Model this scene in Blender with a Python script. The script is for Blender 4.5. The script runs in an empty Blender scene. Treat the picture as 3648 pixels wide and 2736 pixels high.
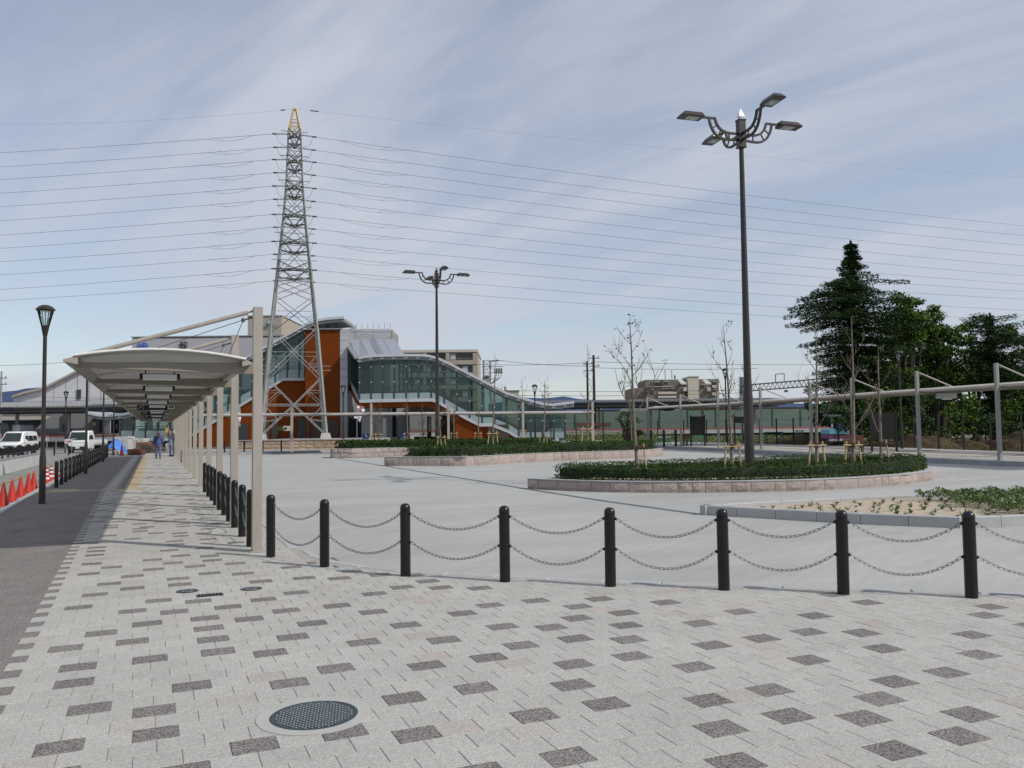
import bpy, math, random
import numpy as np
from mathutils import Vector, Matrix
random.seed(7)
PI = math.pi
scene = bpy.context.scene
COL = scene.collection

# ---------------------------------------------------------------- camera
F_PX, CX, CY, EYE = 2960.0, 1824.0, 1368.0, 1.62
YAW, PITCH, ROLL = math.atan2(1272, 2960), math.radians(3.07), 0.0115
FW = Vector((math.sin(YAW)*math.cos(PITCH), math.cos(YAW)*math.cos(PITCH), math.sin(PITCH)))
_r = Vector((math.cos(YAW), -math.sin(YAW), 0)); _u = _r.cross(FW)
RT = _r*math.cos(ROLL) - _u*math.sin(ROLL); UP = _u*math.cos(ROLL) + _r*math.sin(ROLL)
FH = Vector((math.sin(YAW), math.cos(YAW), 0)); RH = Vector((math.cos(YAW), -math.sin(YAW), 0))
cd = bpy.data.cameras.new('camera'); cam = bpy.data.objects.new('camera', cd); COL.objects.link(cam)
cam.matrix_world = Matrix(((RT.x, UP.x, -FW.x, 0), (RT.y, UP.y, -FW.y, 0), (RT.z, UP.z, -FW.z, EYE), (0, 0, 0, 1)))
cd.sensor_width = 36; cd.lens = 36*F_PX/3648; cd.clip_start = 0.1; cd.clip_end = 9000
scene.camera = cam
scene.view_settings.view_transform = 'Standard'; scene.view_settings.look = 'None'
scene.view_settings.exposure = 0.0; scene.view_settings.gamma = 1; scene.view_settings.use_curve_mapping = False

# ---------------------------------------------------------------- sun and sky
SUN_EL = math.radians(41); SUNXY = Vector((0.66, -0.75, 0)).normalized()
SUN_DIR = Vector((SUNXY.x*math.cos(SUN_EL), SUNXY.y*math.cos(SUN_EL), math.sin(SUN_EL)))
sl = bpy.data.lights.new('sun', 'SUN'); sl.energy = 3.3; sl.angle = math.radians(0.9); sl.color = (1, 0.955, 0.88)
so = bpy.data.objects.new('sun', sl); COL.objects.link(so); so.location = (30, -30, 40)
so.rotation_euler = SUN_DIR.to_track_quat('Z', 'Y').to_euler()
w = bpy.data.worlds.new('World'); scene.world = w; w.use_nodes = True
nt = w.node_tree; N = nt.nodes; N.clear()
def nd(t, **k):
    n = N.new(t)
    for a, b in k.items(): setattr(n, a, b)
    return n
def lk(a, b): nt.links.new(a, b)
sky = nd('ShaderNodeTexSky', sky_type='NISHITA', sun_disc=False, sun_elevation=SUN_EL,
         sun_rotation=math.atan2(SUNXY.x, SUNXY.y), altitude=50, air_density=1.0, dust_density=0.4, ozone_density=1.0)
bg1 = nd('ShaderNodeBackground'); bg1.inputs[1].default_value = 0.12; lk(sky.outputs[0], bg1.inputs[0])
geo = nd('ShaderNodeNewGeometry'); sep = nd('ShaderNodeSeparateXYZ')
vm = nd('ShaderNodeVectorMath', operation='SCALE'); vm.inputs['Scale'].default_value = -1.0
lk(geo.outputs['Incoming'], vm.inputs[0]); lk(vm.outputs[0], sep.inputs[0])
ab = nd('ShaderNodeMath', operation='ABSOLUTE'); lk(sep.outputs[2], ab.inputs[0])
ad = nd('ShaderNodeMath', operation='ADD'); ad.inputs[1].default_value = 0.16; lk(ab.outputs[0], ad.inputs[0])
dx = nd('ShaderNodeMath', operation='DIVIDE'); lk(sep.outputs[0], dx.inputs[0]); lk(ad.outputs[0], dx.inputs[1])
dy = nd('ShaderNodeMath', operation='DIVIDE'); lk(sep.outputs[1], dy.inputs[0]); lk(ad.outputs[0], dy.inputs[1])
cmb = nd('ShaderNodeCombineXYZ'); lk(dx.outputs[0], cmb.inputs[0]); lk(dy.outputs[0], cmb.inputs[1])
mp = nd('ShaderNodeMapping'); mp.vector_type = 'TEXTURE'; mp.inputs['Rotation'].default_value = (0, 0, math.radians(118)); mp.inputs['Scale'].default_value = (2.6, 0.85, 1)
mp.inputs['Location'].default_value = (-2.2, 4.1, 0)
lk(cmb.outputs[0], mp.inputs[0])
n1 = nd('ShaderNodeTexNoise'); n1.inputs['Scale'].default_value = 1.25; n1.inputs['Detail'].default_value = 7; n1.inputs['Roughness'].default_value = 0.52; n1.inputs['Distortion'].default_value = 0.7
n2 = nd('ShaderNodeTexNoise'); n2.inputs['Scale'].default_value = 5.5; n2.inputs['Detail'].default_value = 5; n2.inputs['Roughness'].default_value = 0.6; n2.inputs['Distortion'].default_value = 0.4
lk(mp.outputs[0], n1.inputs[0]); lk(mp.outputs[0], n2.inputs[0])
mixn = nd('ShaderNodeMath', operation='MULTIPLY_ADD'); mixn.inputs[1].default_value = 0.22; lk(n2.outputs[0], mixn.inputs[0]); lk(n1.outputs[0], mixn.inputs[2])
rmp = nd('ShaderNodeMapRange', interpolation_type='SMOOTHSTEP'); rmp.inputs[1].default_value = 0.43; rmp.inputs[2].default_value = 0.78; rmp.inputs[3].default_value = 0.42; rmp.inputs[4].default_value = 1.0
lk(mixn.outputs[0], rmp.inputs[0])
bg2 = nd('ShaderNodeBackground'); bg2.inputs[0].default_value = (0.565, 0.600, 0.685, 1); bg2.inputs[1].default_value = 1.0
ms = nd('ShaderNodeMixShader'); lk(rmp.outputs[0], ms.inputs[0]); lk(bg1.outputs[0], ms.inputs[1]); lk(bg2.outputs[0], ms.inputs[2])
wo = nd('ShaderNodeOutputWorld'); lk(ms.outputs[0], wo.inputs[0])

# ---------------------------------------------------------------- frames
def ray(px, py): return FW + RT*((px-CX)/F_PX) - UP*((py-CY)/F_PX)
def S(px, py, d):
    """point d metres ahead of the viewer, in the station frame (across, ahead, up)"""
    v = ray(px, py); t = d/v.dot(FH); return Vector((v.dot(RH)*t, d, EYE+v.z*t))
def s2w(p): return RH*p[0] + FH*p[1] + Vector((0, 0, p[2]))
def at(px, py, d): return s2w(S(px, py, d))
def G(px, py, z=0.0):
    v = ray(px, py); t = (z-EYE)/v.z; return Vector((v.x*t, v.y*t, z))
def ztop(xy, px, py):
    v = ray(px, py); k = math.hypot(xy[0], xy[1])/math.hypot(v.x, v.y); return EYE+v.z*k

# ---------------------------------------------------------------- materials
M = {}
def mat(name, col, rough=0.6, metal=0.0, var=0.12, nscale=3.0, detail=4, bump=0.0, bscale=40.0, spec=0.5, col2=None, speck=None, rnd=0.0, streak=False, coat=0.0, world=False):
    m = bpy.data.materials.new(name); m.use_nodes = True; t = m.node_tree; n = t.nodes; b = n['Principled BSDF']
    b.inputs['Roughness'].default_value = rough; b.inputs['Metallic'].default_value = metal; b.inputs['Specular IOR Level'].default_value = spec
    if coat: b.inputs['Coat Weight'].default_value = coat; b.inputs['Coat Roughness'].default_value = 0.12
    tc = n.new('ShaderNodeTexCoord'); src = tc.outputs['Object']
    if world: src = n.new('ShaderNodeNewGeometry').outputs['Position']
    fine = src
    if streak:
        mpn = n.new('ShaderNodeMapping'); mpn.inputs['Scale'].default_value = streak; t.links.new(src, mpn.inputs[0]); src = mpn.outputs[0]
    nz = n.new('ShaderNodeTexNoise'); nz.inputs['Scale'].default_value = nscale; nz.inputs['Detail'].default_value = detail; nz.inputs['Roughness'].default_value = 0.6
    t.links.new(src, nz.inputs[0])
    mr = n.new('ShaderNodeMapRange'); mr.inputs[1].default_value = 0.25; mr.inputs[2].default_value = 0.75; mr.inputs[3].default_value = 0; mr.inputs[4].default_value = 1
    t.links.new(nz.outputs[0], mr.inputs[0])
    mx = n.new('ShaderNodeMix'); mx.data_type = 'RGBA'
    c2 = col2 if col2 else tuple(c*(1+var) for c in col); c1 = col if col2 else tuple(c*(1-var) for c in col)
    mx.inputs[6].default_value = (*c1, 1); mx.inputs[7].default_value = (*c2, 1); t.links.new(mr.outputs[0], mx.inputs[0]); out = mx.outputs[2]
    if speck:
        sc, lo, hi, amt = speck
        v = n.new('ShaderNodeTexVoronoi'); v.inputs['Scale'].default_value = sc; t.links.new(fine, v.inputs[0])
        hv = n.new('ShaderNodeSeparateColor'); t.links.new(v.outputs['Color'], hv.inputs[0])
        m2 = n.new('ShaderNodeMapRange'); m2.inputs[1].default_value = 0; m2.inputs[2].default_value = 1; m2.inputs[3].default_value = lo; m2.inputs[4].default_value = hi
        t.links.new(hv.outputs[0], m2.inputs[0])
        vmul = n.new('ShaderNodeVectorMath'); vmul.operation = 'SCALE'; t.links.new(out, vmul.inputs[0]); t.links.new(m2.outputs[0], vmul.inputs['Scale']); out = vmul.outputs[0]
    if rnd:
        oi = n.new('ShaderNodeObjectInfo'); g = n.new('ShaderNodeNewGeometry')
        a = n.new('ShaderNodeMath'); a.operation = 'ADD'; t.links.new(oi.outputs['Random'], a.inputs[0]); t.links.new(g.outputs['Random Per Island'], a.inputs[1])
        f = n.new('ShaderNodeMath'); f.operation = 'FRACT'; t.links.new(a.outputs[0], f.inputs[0])
        m3 = n.new('ShaderNodeMapRange'); m3.inputs[3].default_value = 1-rnd; m3.inputs[4].default_value = 1+rnd; t.links.new(f.outputs[0], m3.inputs[0])
        vs = n.new('ShaderNodeVectorMath'); vs.operation = 'SCALE'; t.links.new(out, vs.inputs[0]); t.links.new(m3.outputs[0], vs.inputs['Scale']); out = vs.outputs[0]
    t.links.new(out, b.inputs['Base Color'])
    if bump:
        nb = n.new('ShaderNodeTexNoise'); nb.inputs['Scale'].default_value = bscale; nb.inputs['Detail'].default_value = 3; t.links.new(fine, nb.inputs[0])
        bp = n.new('ShaderNodeBump'); bp.inputs['Strength'].default_value = bump; bp.inputs['Distance'].default_value = 0.02; t.links.new(nb.outputs[0], bp.inputs['Height']); t.links.new(bp.outputs[0], b.inputs['Normal'])
    M[name] = m; return m
def glassmat(name, tint, refl=0.12, rough=0.02, haze=0.0, hcol=(0.5, 0.6, 0.6)):
    m = bpy.data.materials.new(name); m.use_nodes = True; t = m.node_tree; n = t.nodes; n.clear()
    o = n.new('ShaderNodeOutputMaterial'); tr = n.new('ShaderNodeBsdfTransparent'); tr.inputs[0].default_value = (*tint, 1)
    gl = n.new('ShaderNodeBsdfGlossy'); gl.inputs[0].default_value = (0.85, 0.95, 0.95, 1); gl.inputs[1].default_value = rough
    fr = n.new('ShaderNodeFresnel'); fr.inputs[0].default_value = 1.5
    mr = n.new('ShaderNodeMath'); mr.operation = 'ADD'; mr.inputs[1].default_value = refl; mr.use_clamp = True; t.links.new(fr.outputs[0], mr.inputs[0])
    mx = n.new('ShaderNodeMixShader'); t.links.new(mr.outputs[0], mx.inputs[0]); t.links.new(tr.outputs[0], mx.inputs[1]); t.links.new(gl.outputs[0], mx.inputs[2]); res = mx
    if haze:
        df = n.new('ShaderNodeBsdfDiffuse'); df.inputs[0].default_value = (*hcol, 1); m2 = n.new('ShaderNodeMixShader'); m2.inputs[0].default_value = haze
        t.links.new(mx.outputs[0], m2.inputs[1]); t.links.new(df.outputs[0], m2.inputs[2]); res = m2
    t.links.new(res.outputs[0], o.inputs[0]); M[name] = m; return m
mat('paver_light', (0.395, 0.386, 0.36), 0.85, var=0.08, nscale=0.9, detail=8, world=True, speck=(150, 0.74, 1.22, 0), rnd=0.05, bump=0.25, bscale=220, spec=0.3)
mat('paver_pink', (0.40, 0.366, 0.333), 0.85, var=0.08, nscale=0.9, detail=8, world=True, speck=(150, 0.72, 1.22, 0), rnd=0.05, bump=0.25, bscale=220, spec=0.3)
mat('paver_dark', (0.158, 0.144, 0.136), 0.85, var=0.12, nscale=0.9, detail=8, world=True, speck=(140, 0.30, 1.95, 0), rnd=0.08, bump=0.25, bscale=220, spec=0.3)
mat('paver_strip', (0.18, 0.163, 0.153), 0.88, var=0.14, nscale=0.9, detail=8, world=True, speck=(140, 0.5, 1.6, 0), rnd=0.06, bump=0.25, bscale=200, spec=0.3)
mat('joint', (0.33, 0.31, 0.28), 0.95, var=0.25, nscale=8)
mat('tactile', (0.40, 0.315, 0.19), 0.8, var=0.12, nscale=3, speck=(200, 0.85, 1.1, 0))
mat('concrete', (0.30, 0.30, 0.29), 0.8, var=0.10, nscale=0.35, detail=8, bump=0.12, bscale=60, speck=(60, 0.965, 1.03, 0))
mat('concrete_trowel', (0.345, 0.345, 0.330), 0.8, var=0.13, nscale=0.3, detail=9, bump=0.1, bscale=90, streak=(0.55, 2.4, 1), speck=(45, 0.96, 1.03, 0))
mat('asphalt_pale', (0.21, 0.21, 0.20), 0.9, var=0.12, nscale=0.8, detail=7, speck=(90, 0.9, 1.1, 0))
mat('soil', (0.062, 0.045, 0.027), 0.95, var=0.45, nscale=1.8, detail=9, bump=1.0, bscale=7, spec=0.1)
mat('sand', (0.42, 0.35, 0.27), 0.95, var=0.18, nscale=6, detail=8, bump=0.6, bscale=26, spec=0.2)
mat('ground', (0.13, 0.115, 0.085), 0.95, var=0.3, nscale=0.2, detail=8)
mat('channel', (0.10, 0.105, 0.115), 0.7, var=0.15)
mat('granite', (0.36, 0.365, 0.365), 0.8, var=0.08, nscale=5, speck=(180, 0.9, 1.08, 0), rnd=0.06)
mat('kerb_blue', (0.27, 0.28, 0.295), 0.8, var=0.1, nscale=5, speck=(160, 0.9, 1.08, 0), rnd=0.08)
mat(world=True, name='pink_stone', col=(0.345, 0.288, 0.262), rough=0.88, var=0.14, nscale=7, detail=8, bump=0.9, bscale=11, rnd=0.10, spec=0.25)
mat(world=True, name='tan_stone', col=(0.40, 0.30, 0.21), rough=0.88, var=0.2, nscale=3, detail=8, bump=0.8, bscale=9, rnd=0.12, spec=0.25)
mat('mortar', (0.20, 0.175, 0.15), 0.95, var=0.15, nscale=6)
mat('black_paint', (0.0075, 0.0065, 0.006), 0.30, var=0.25, nscale=3, spec=0.38, coat=0.06)
mat('brown_paint', (0.022, 0.016, 0.013), 0.36, var=0.22, nscale=4)
mat('chain_steel', (0.16, 0.165, 0.165), 0.5, metal=0.55, var=0.25, nscale=30)
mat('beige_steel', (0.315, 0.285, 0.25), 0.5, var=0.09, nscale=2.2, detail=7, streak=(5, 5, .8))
mat('column_grey', (0.24, 0.235, 0.225), 0.5, var=0.09, nscale=2.2, detail=7, streak=(5, 5, .8))
mat('beige_under', (0.21, 0.19, 0.155), 0.55, var=0.05, nscale=2.5)  # beam beige darkened, the shading under the roof put into its colour
mat('white_edge', (0.75, 0.75, 0.73), 0.4, var=0.04)
mat('diffuser', (0.72, 0.73, 0.76), 0.35, var=0.03)
mat('galv', (0.27, 0.275, 0.265), 0.55, metal=0.25, var=0.16, nscale=1.6)
mat('galv_dark', (0.10, 0.105, 0.10), 0.6, metal=0.3, var=0.2, nscale=2)
mat('yellow_steel', (0.52, 0.34, 0.10), 0.6, var=0.15, nscale=2)
mat('insulator', (0.045, 0.042, 0.040), 0.35, var=0.2)
mat('wire', (0.10, 0.095, 0.11), 0.7, var=0.1)
mat('orange_wall', (0.165, 0.036, 0.003), 0.75, var=0.10, nscale=1.2, spec=0.15)
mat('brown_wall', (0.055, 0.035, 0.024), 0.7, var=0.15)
mat('white_panel', (0.45, 0.465, 0.50), 0.45, var=0.035, nscale=1.5, rnd=0.03)
mat('lilac_shade_wall', (0.40, 0.395, 0.415), 0.6, var=0.03, nscale=0.8)  # white concourse wall, its grey-lilac shade put into the colour
mat('metal_roof', (0.36, 0.375, 0.43), 0.38, metal=0.3, var=0.07, nscale=1.5, streak=(3, 0.5, 0.5))
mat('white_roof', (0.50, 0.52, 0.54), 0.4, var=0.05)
mat('dark_frame', (0.035, 0.048, 0.050), 0.5, var=0.15)
mat('dark_void', (0.012, 0.012, 0.013), 0.8, var=0.2)
mat('frost', (0.25, 0.335, 0.34), 0.35, var=0.06, nscale=1.5)
mat('grey_wall', (0.25, 0.255, 0.265), 0.7, var=0.06)
mat('pale_wall', (0.55, 0.55, 0.56), 0.65, var=0.04, nscale=0.9)
mat('beige_block', (0.36, 0.315, 0.27), 0.8, var=0.06, nscale=0.6)
mat('beige_light', (0.50, 0.46, 0.39), 0.8, var=0.06)
mat('brown_block', (0.17, 0.145, 0.125), 0.85, var=0.15, nscale=0.8)
mat('window_dark', (0.03, 0.036, 0.042), 0.12, var=0.3, nscale=0.8)
mat('curtain', (0.42, 0.44, 0.46), 0.8, var=0.2, nscale=5)
mat('green_mesh', (0.125, 0.175, 0.148), 0.8, var=0.22, nscale=1.2, detail=7, streak=(0.6, 1, 5))
mat('red_strip', (0.36, 0.05, 0.045), 0.7, var=0.15)
mat('white_paint', (0.62, 0.63, 0.64), 0.6, var=0.08)
mat('white_dirty', (0.48, 0.48, 0.47), 0.75, var=0.16, nscale=2)
mat('hill', (0.10, 0.15, 0.27), 1.0, var=0.12, nscale=0.004, spec=0)  # blue distance haze is put into the hills' own colour
mat('bark', (0.165, 0.135, 0.10), 0.9, var=0.4, nscale=9, bump=0.6, bscale=30)
mat('bark_dark', (0.05, 0.038, 0.028), 0.95, var=0.3, nscale=5)
mat('twig', (0.115, 0.095, 0.075), 0.85, var=0.3, nscale=5)
mat('stake', (0.40, 0.29, 0.15), 0.8, var=0.25, nscale=7, streak=(8, 8, 1))
mat('binding', (0.055, 0.032, 0.02), 0.95, var=0.3, nscale=20)
mat('leaf_young', (0.085, 0.125, 0.02), 0.55, var=0.35, nscale=6, rnd=0.35)
mat('leaf_hedge', (0.021, 0.050, 0.004), 0.6, var=0.4, nscale=3, rnd=0.5, spec=0.10)
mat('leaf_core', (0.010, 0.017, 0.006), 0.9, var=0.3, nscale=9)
mat('leaf_cover', (0.085, 0.135, 0.028), 0.5, var=0.35, nscale=4, rnd=0.4)
mat('leaf_conifer', (0.027, 0.056, 0.015), 0.7, var=0.35, nscale=0.5, rnd=0.45, spec=0.15)
mat('leaf_green', (0.060, 0.110, 0.014), 0.7, var=0.4, nscale=0.35, rnd=0.45, spec=0.15)
mat('leaf_shrub', (0.034, 0.068, 0.020), 0.7, var=0.35, nscale=0.5, rnd=0.4, spec=0.15)
mat('grass_dry', (0.055, 0.058, 0.02), 0.9, var=0.4, nscale=0.8, rnd=0.4, spec=0.1)
mat('weed', (0.085, 0.11, 0.03), 0.8, var=0.35, nscale=0.8, rnd=0.35)
mat('cone_red', (0.46, 0.026, 0.012), 0.45, var=0.12, nscale=5)
mat('bar_yellow', (0.34, 0.20, 0.06), 0.6, var=0.4, nscale=4)
mat('van_white', (0.70, 0.71, 0.71), 0.22, var=0.04, nscale=1.5, coat=0.4)
mat('car_glass', (0.022, 0.03, 0.03), 0.06, var=0.3, nscale=2)
mat('rubber', (0.018, 0.018, 0.018), 0.8, var=0.2)
mat('lamp_lens', (0.55, 0.56, 0.55), 0.15, var=0.1)
mat('lamp_pane', (0.30, 0.36, 0.35), 0.1, var=0.1)
mat('sign_blue', (0.020, 0.035, 0.20), 0.5, var=0.1)
mat('sign_navy', (0.012, 0.016, 0.035), 0.5, var=0.1)
mat('logo_blue', (0.03, 0.10, 0.55), 0.5, var=0.05)
mat('logo_teal', (0.06, 0.26, 0.36), 0.5, var=0.05)
mat('text_grey', (0.16, 0.16, 0.165), 0.6, var=0.05)
mat('text_red', (0.55, 0.03, 0.04), 0.6, var=0.05)
mat('text_black', (0.012, 0.012, 0.014), 0.6, var=0.05)
mat('flag_white', (0.66, 0.66, 0.67), 0.8, var=0.06)
mat('tarp', (0.055, 0.20, 0.60), 0.45, var=0.25, nscale=4, bump=0.5, bscale=6)
mat('wood', (0.20, 0.115, 0.065), 0.85, var=0.35, nscale=5, streak=(1, 6, 6))
mat('wood_dark', (0.075, 0.060, 0.045), 0.9, var=0.35, nscale=5)
mat('rust_brown', (0.11, 0.045, 0.028), 0.85, var=0.3, nscale=6)
mat('rubble', (0.36, 0.36, 0.36), 0.95, var=0.3, nscale=6, rnd=0.25)
mat('jacket', (0.060, 0.088, 0.21), 0.9, var=0.15, nscale=6)
mat('trousers', (0.105, 0.125, 0.215), 0.9, var=0.15, nscale=6)
mat('cloth_grey', (0.26, 0.28, 0.38), 0.9, var=0.12, nscale=6)
mat('cap', (0.52, 0.50, 0.42), 0.8, var=0.1)
mat('skin', (0.33, 0.19, 0.12), 0.6, var=0.08)
mat('hair', (0.012, 0.010, 0.009), 0.6)
mat('boot', (0.02, 0.02, 0.022), 0.7)
mat('exc_blue', (0.16, 0.42, 0.55), 0.45, var=0.12, nscale=3)
mat('exc_purple', (0.30, 0.28, 0.66), 0.45, var=0.12, nscale=3)
mat('exc_pink', (0.22, 0.075, 0.17), 0.5, var=0.12, nscale=3)
mat('exc_white', (0.66, 0.65, 0.78), 0.45, var=0.08)
mat('green_frame', (0.03, 0.17, 0.10), 0.6, var=0.2)
mat('cast_iron', (0.045, 0.06, 0.072), 0.5, metal=0.3, var=0.25, nscale=20)
mat('stud_metal', (0.20, 0.22, 0.22), 0.5, metal=0.4, var=0.3, nscale=40)
mat('collar_concrete', (0.38, 0.378, 0.355), 0.85, var=0.07, nscale=6)
mat('grey_box', (0.42, 0.43, 0.44), 0.6, var=0.06)
mat('steel_bright', (0.75, 0.76, 0.78), 0.22, metal=0.85, var=0.05)
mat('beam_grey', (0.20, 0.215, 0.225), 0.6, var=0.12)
mat('roof_dark', (0.030, 0.034, 0.037), 0.7, var=0.2)
mat('blue_bus', (0.06, 0.11, 0.33), 0.5, var=0.15)
glassmat('glass', (0.58, 0.68, 0.665), 0.0, 0.02, 0.025, (0.08, 0.14, 0.14))
glassmat('glass_pale', (0.52, 0.67, 0.66), 0.05, 0.03, 0.16, (0.26, 0.34, 0.34))
glassmat('lamp_glass', (0.95, 0.97, 0.97), 0.0, 0.02)
def roofsheet(name):
    m = bpy.data.materials.new(name); m.use_nodes = True; t = m.node_tree; n = t.nodes; n.clear()
    o = n.new('ShaderNodeOutputMaterial'); d = n.new('ShaderNodeBsdfDiffuse'); d.inputs[0].default_value = (0.56, 0.55, 0.52, 1)
    tl = n.new('ShaderNodeBsdfTranslucent'); tl.inputs[0].default_value = (0.55, 0.54, 0.52, 1); mx = n.new('ShaderNodeMixShader'); mx.inputs[0].default_value = 0.36
    t.links.new(d.outputs[0], mx.inputs[1]); t.links.new(tl.outputs[0], mx.inputs[2]); t.links.new(mx.outputs[0], o.inputs[0]); M[name] = m
roofsheet('roof_sheet')

def roadway():
    # brushed concrete: broad tone drifts, fine broom streaks and scattered small stains
    m = M['concrete_trowel']; t = m.node_tree; n = t.nodes; b = n['Principled BSDF']; src = b.inputs['Base Color'].links[0].from_socket
    g = n.new('ShaderNodeNewGeometry'); out = src
    for sc, rot, stretch, lo, hi, a, c in ((0.9, 0.5, (1, 9, 1), .35, .65, .955, 1.045), (2.2, -.4, (1, 14, 1), .35, .65, .97, 1.03), (0.55, 0, (1, 1, 1), .60, .70, 1.0, .93), (3.5, .2, (1, 1.6, 1), .70, .76, 1.0, .86), (0.22, 0, (1, 1, 1), .3, .7, .95, 1.06)):
        mp_ = n.new('ShaderNodeMapping'); mp_.vector_type = 'TEXTURE'; mp_.inputs['Rotation'].default_value = (0, 0, rot); mp_.inputs['Scale'].default_value = tuple(1/s_ if s_ != 1 else 1 for s_ in stretch); t.links.new(g.outputs['Position'], mp_.inputs[0])
        nz = n.new('ShaderNodeTexNoise'); nz.inputs['Scale'].default_value = sc; nz.inputs['Detail'].default_value = 6; t.links.new(mp_.outputs[0], nz.inputs[0])
        r_ = n.new('ShaderNodeMapRange'); r_.inputs[1].default_value = lo; r_.inputs[2].default_value = hi; r_.inputs[3].default_value = a; r_.inputs[4].default_value = c; t.links.new(nz.outputs[0], r_.inputs[0])
        v = n.new('ShaderNodeVectorMath'); v.operation = 'SCALE'; t.links.new(out, v.inputs[0]); t.links.new(r_.outputs[0], v.inputs['Scale']); out = v.outputs[0]
    t.links.new(out, b.inputs['Base Color'])
roadway()
# ---------------------------------------------------------------- mesh builder
BASE = {}
def link(o): COL.objects.link(o); return o
def tag(o, label=None, cat=None, group=None, kind=None):
    if label: o['label'] = label
    if cat: o['category'] = cat
    if group: o['group'] = group
    if kind: o['kind'] = kind
    return o
def thing(name, label, cat, base=(0, 0, 0), frame='w', rotz=0.0, group=None):
    """an Empty at the thing's base; its parts are built around that base"""
    o = bpy.data.objects.new(name, None); link(o); o.empty_display_size = 0.2
    base = Vector(base)
    if frame == 's': o.location = s2w(base); o.rotation_euler.z = -YAW
    else: o.location = base
    o.rotation_euler.z += rotz
    BASE[o.name] = base if rotz == 0.0 else Vector((0, 0, 0))
    return tag(o, label, cat, group)
class MB:
    def __init__(s): s.v = []; s.f = []; s.m = []; s.mi = 0
    def q(s, *ids): s.f.append(ids); s.m.append(s.mi)
    def add(s, vs, fs):
        b = len(s.v); s.v += [tuple(p) for p in vs]
        for f in fs: s.f.append(tuple(b+i for i in f)); s.m.append(s.mi)
    def box(s, c, size, rz=0.0):
        hx, hy, hz = size[0]/2, size[1]/2, size[2]/2; ca, sa = math.cos(rz), math.sin(rz)
        P = []
        for z in (-hz, hz):
            for x, y in ((-hx, -hy), (hx, -hy), (hx, hy), (-hx, hy)): P.append((c[0]+x*ca-y*sa, c[1]+x*sa+y*ca, c[2]+z))
        s.add(P, [(3, 2, 1, 0), (4, 5, 6, 7), (0, 1, 5, 4), (1, 2, 6, 5), (2, 3, 7, 6), (3, 0, 4, 7)]); return s
    def b2(s, a, b): return s.box([(a[i]+b[i])/2 for i in range(3)], [abs(b[i]-a[i]) for i in range(3)])
    def hexa(s, P): s.add(P, [(3, 2, 1, 0), (4, 5, 6, 7), (0, 1, 5, 4), (1, 2, 6, 5), (2, 3, 7, 6), (3, 0, 4, 7)]); return s
    def bevbox(s, c, size, bv=0.01, rz=0.0):
        """box with chamfered top edges"""
        hx, hy, hz = size[0]/2, size[1]/2, size[2]/2; ca, sa = math.cos(rz), math.sin(rz); P = []
        for z, k in ((-hz, 0), (hz-bv, 0), (hz, bv)):
            for x, y in ((-hx+k, -hy+k), (hx-k, -hy+k), (hx-k, hy-k), (-hx+k, hy-k)): P.append((c[0]+x*ca-y*sa, c[1]+x*sa+y*ca, c[2]+z))
        fs = [(8, 9, 10, 11)]
        for L in (0, 4):
            for i in range(4): fs.append((L+i, L+(i+1) % 4, L+4+(i+1) % 4, L+4+i))
        s.add(P, fs); return s
    def prism(s, poly, z0, z1, axis='z'):
        """extruded polygon; axis 'z': poly in xy; 'y': poly in xz extruded from y=z0 to z1"""
        n = len(poly); P = []
        for z in (z0, z1):
            for a, b in poly: P.append((a, b, z) if axis == 'z' else ((a, z, b) if axis == 'y' else (z, a, b)))
        fs = [tuple(range(n-1, -1, -1)), tuple(range(n, 2*n))]
        for i in range(n): fs.append((i, (i+1) % n, n+(i+1) % n, n+i))
        s.add(P, fs); return s
    def cyl(s, a, b, r0, r1=None, n=10, cap=True):
        a = Vector(a); b = Vector(b); r1 = r0 if r1 is None else r1
        d = (b-a); d = d.normalized() if d.length > 1e-9 else Vector((0, 0, 1))
        u = d.orthogonal().normalized(); w_ = d.cross(u); P = []
        for c, r in ((a, r0), (b, r1)):
            for i in range(n):
                t = 2*PI*i/n; P.append(c+(u*math.cos(t)+w_*math.sin(t))*r)
        fs = [(i, (i+1) % n, n+(i+1) % n, n+i) for i in range(n)]
        if cap: fs += [tuple(range(n-1, -1, -1)), tuple(range(n, 2*n))]
        s.add(P, fs); return s
    def tube(s, pts, r, n=6):
        pts = [Vector(p) for p in pts]; rs = r if isinstance(r, (list, tuple)) else [r]*len(pts)
        b = len(s.v); u = None
        for i, p in enumerate(pts):
            d = (pts[min(i+1, len(pts)-1)]-pts[max(i-1, 0)]).normalized()
            u = d.orthogonal().normalized() if u is None else (u-d*u.dot(d)).normalized()
            w_ = d.cross(u)
            for k in range(n):
                t = 2*PI*k/n; s.v.append(tuple(p+(u*math.cos(t)+w_*math.sin(t))*rs[i]))
        for i in range(len(pts)-1):
            for k in range(n):
                s.f.append((b+i*n+k, b+i*n+(k+1) % n, b+(i+1)*n+(k+1) % n, b+(i+1)*n+k)); s.m.append(s.mi)
        s.f.append(tuple(b+k for k in range(n-1, -1, -1))); s.m.append(s.mi)
        e = b+(len(pts)-1)*n; s.f.append(tuple(e+k for k in range(n))); s.m.append(s.mi); return s
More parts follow.
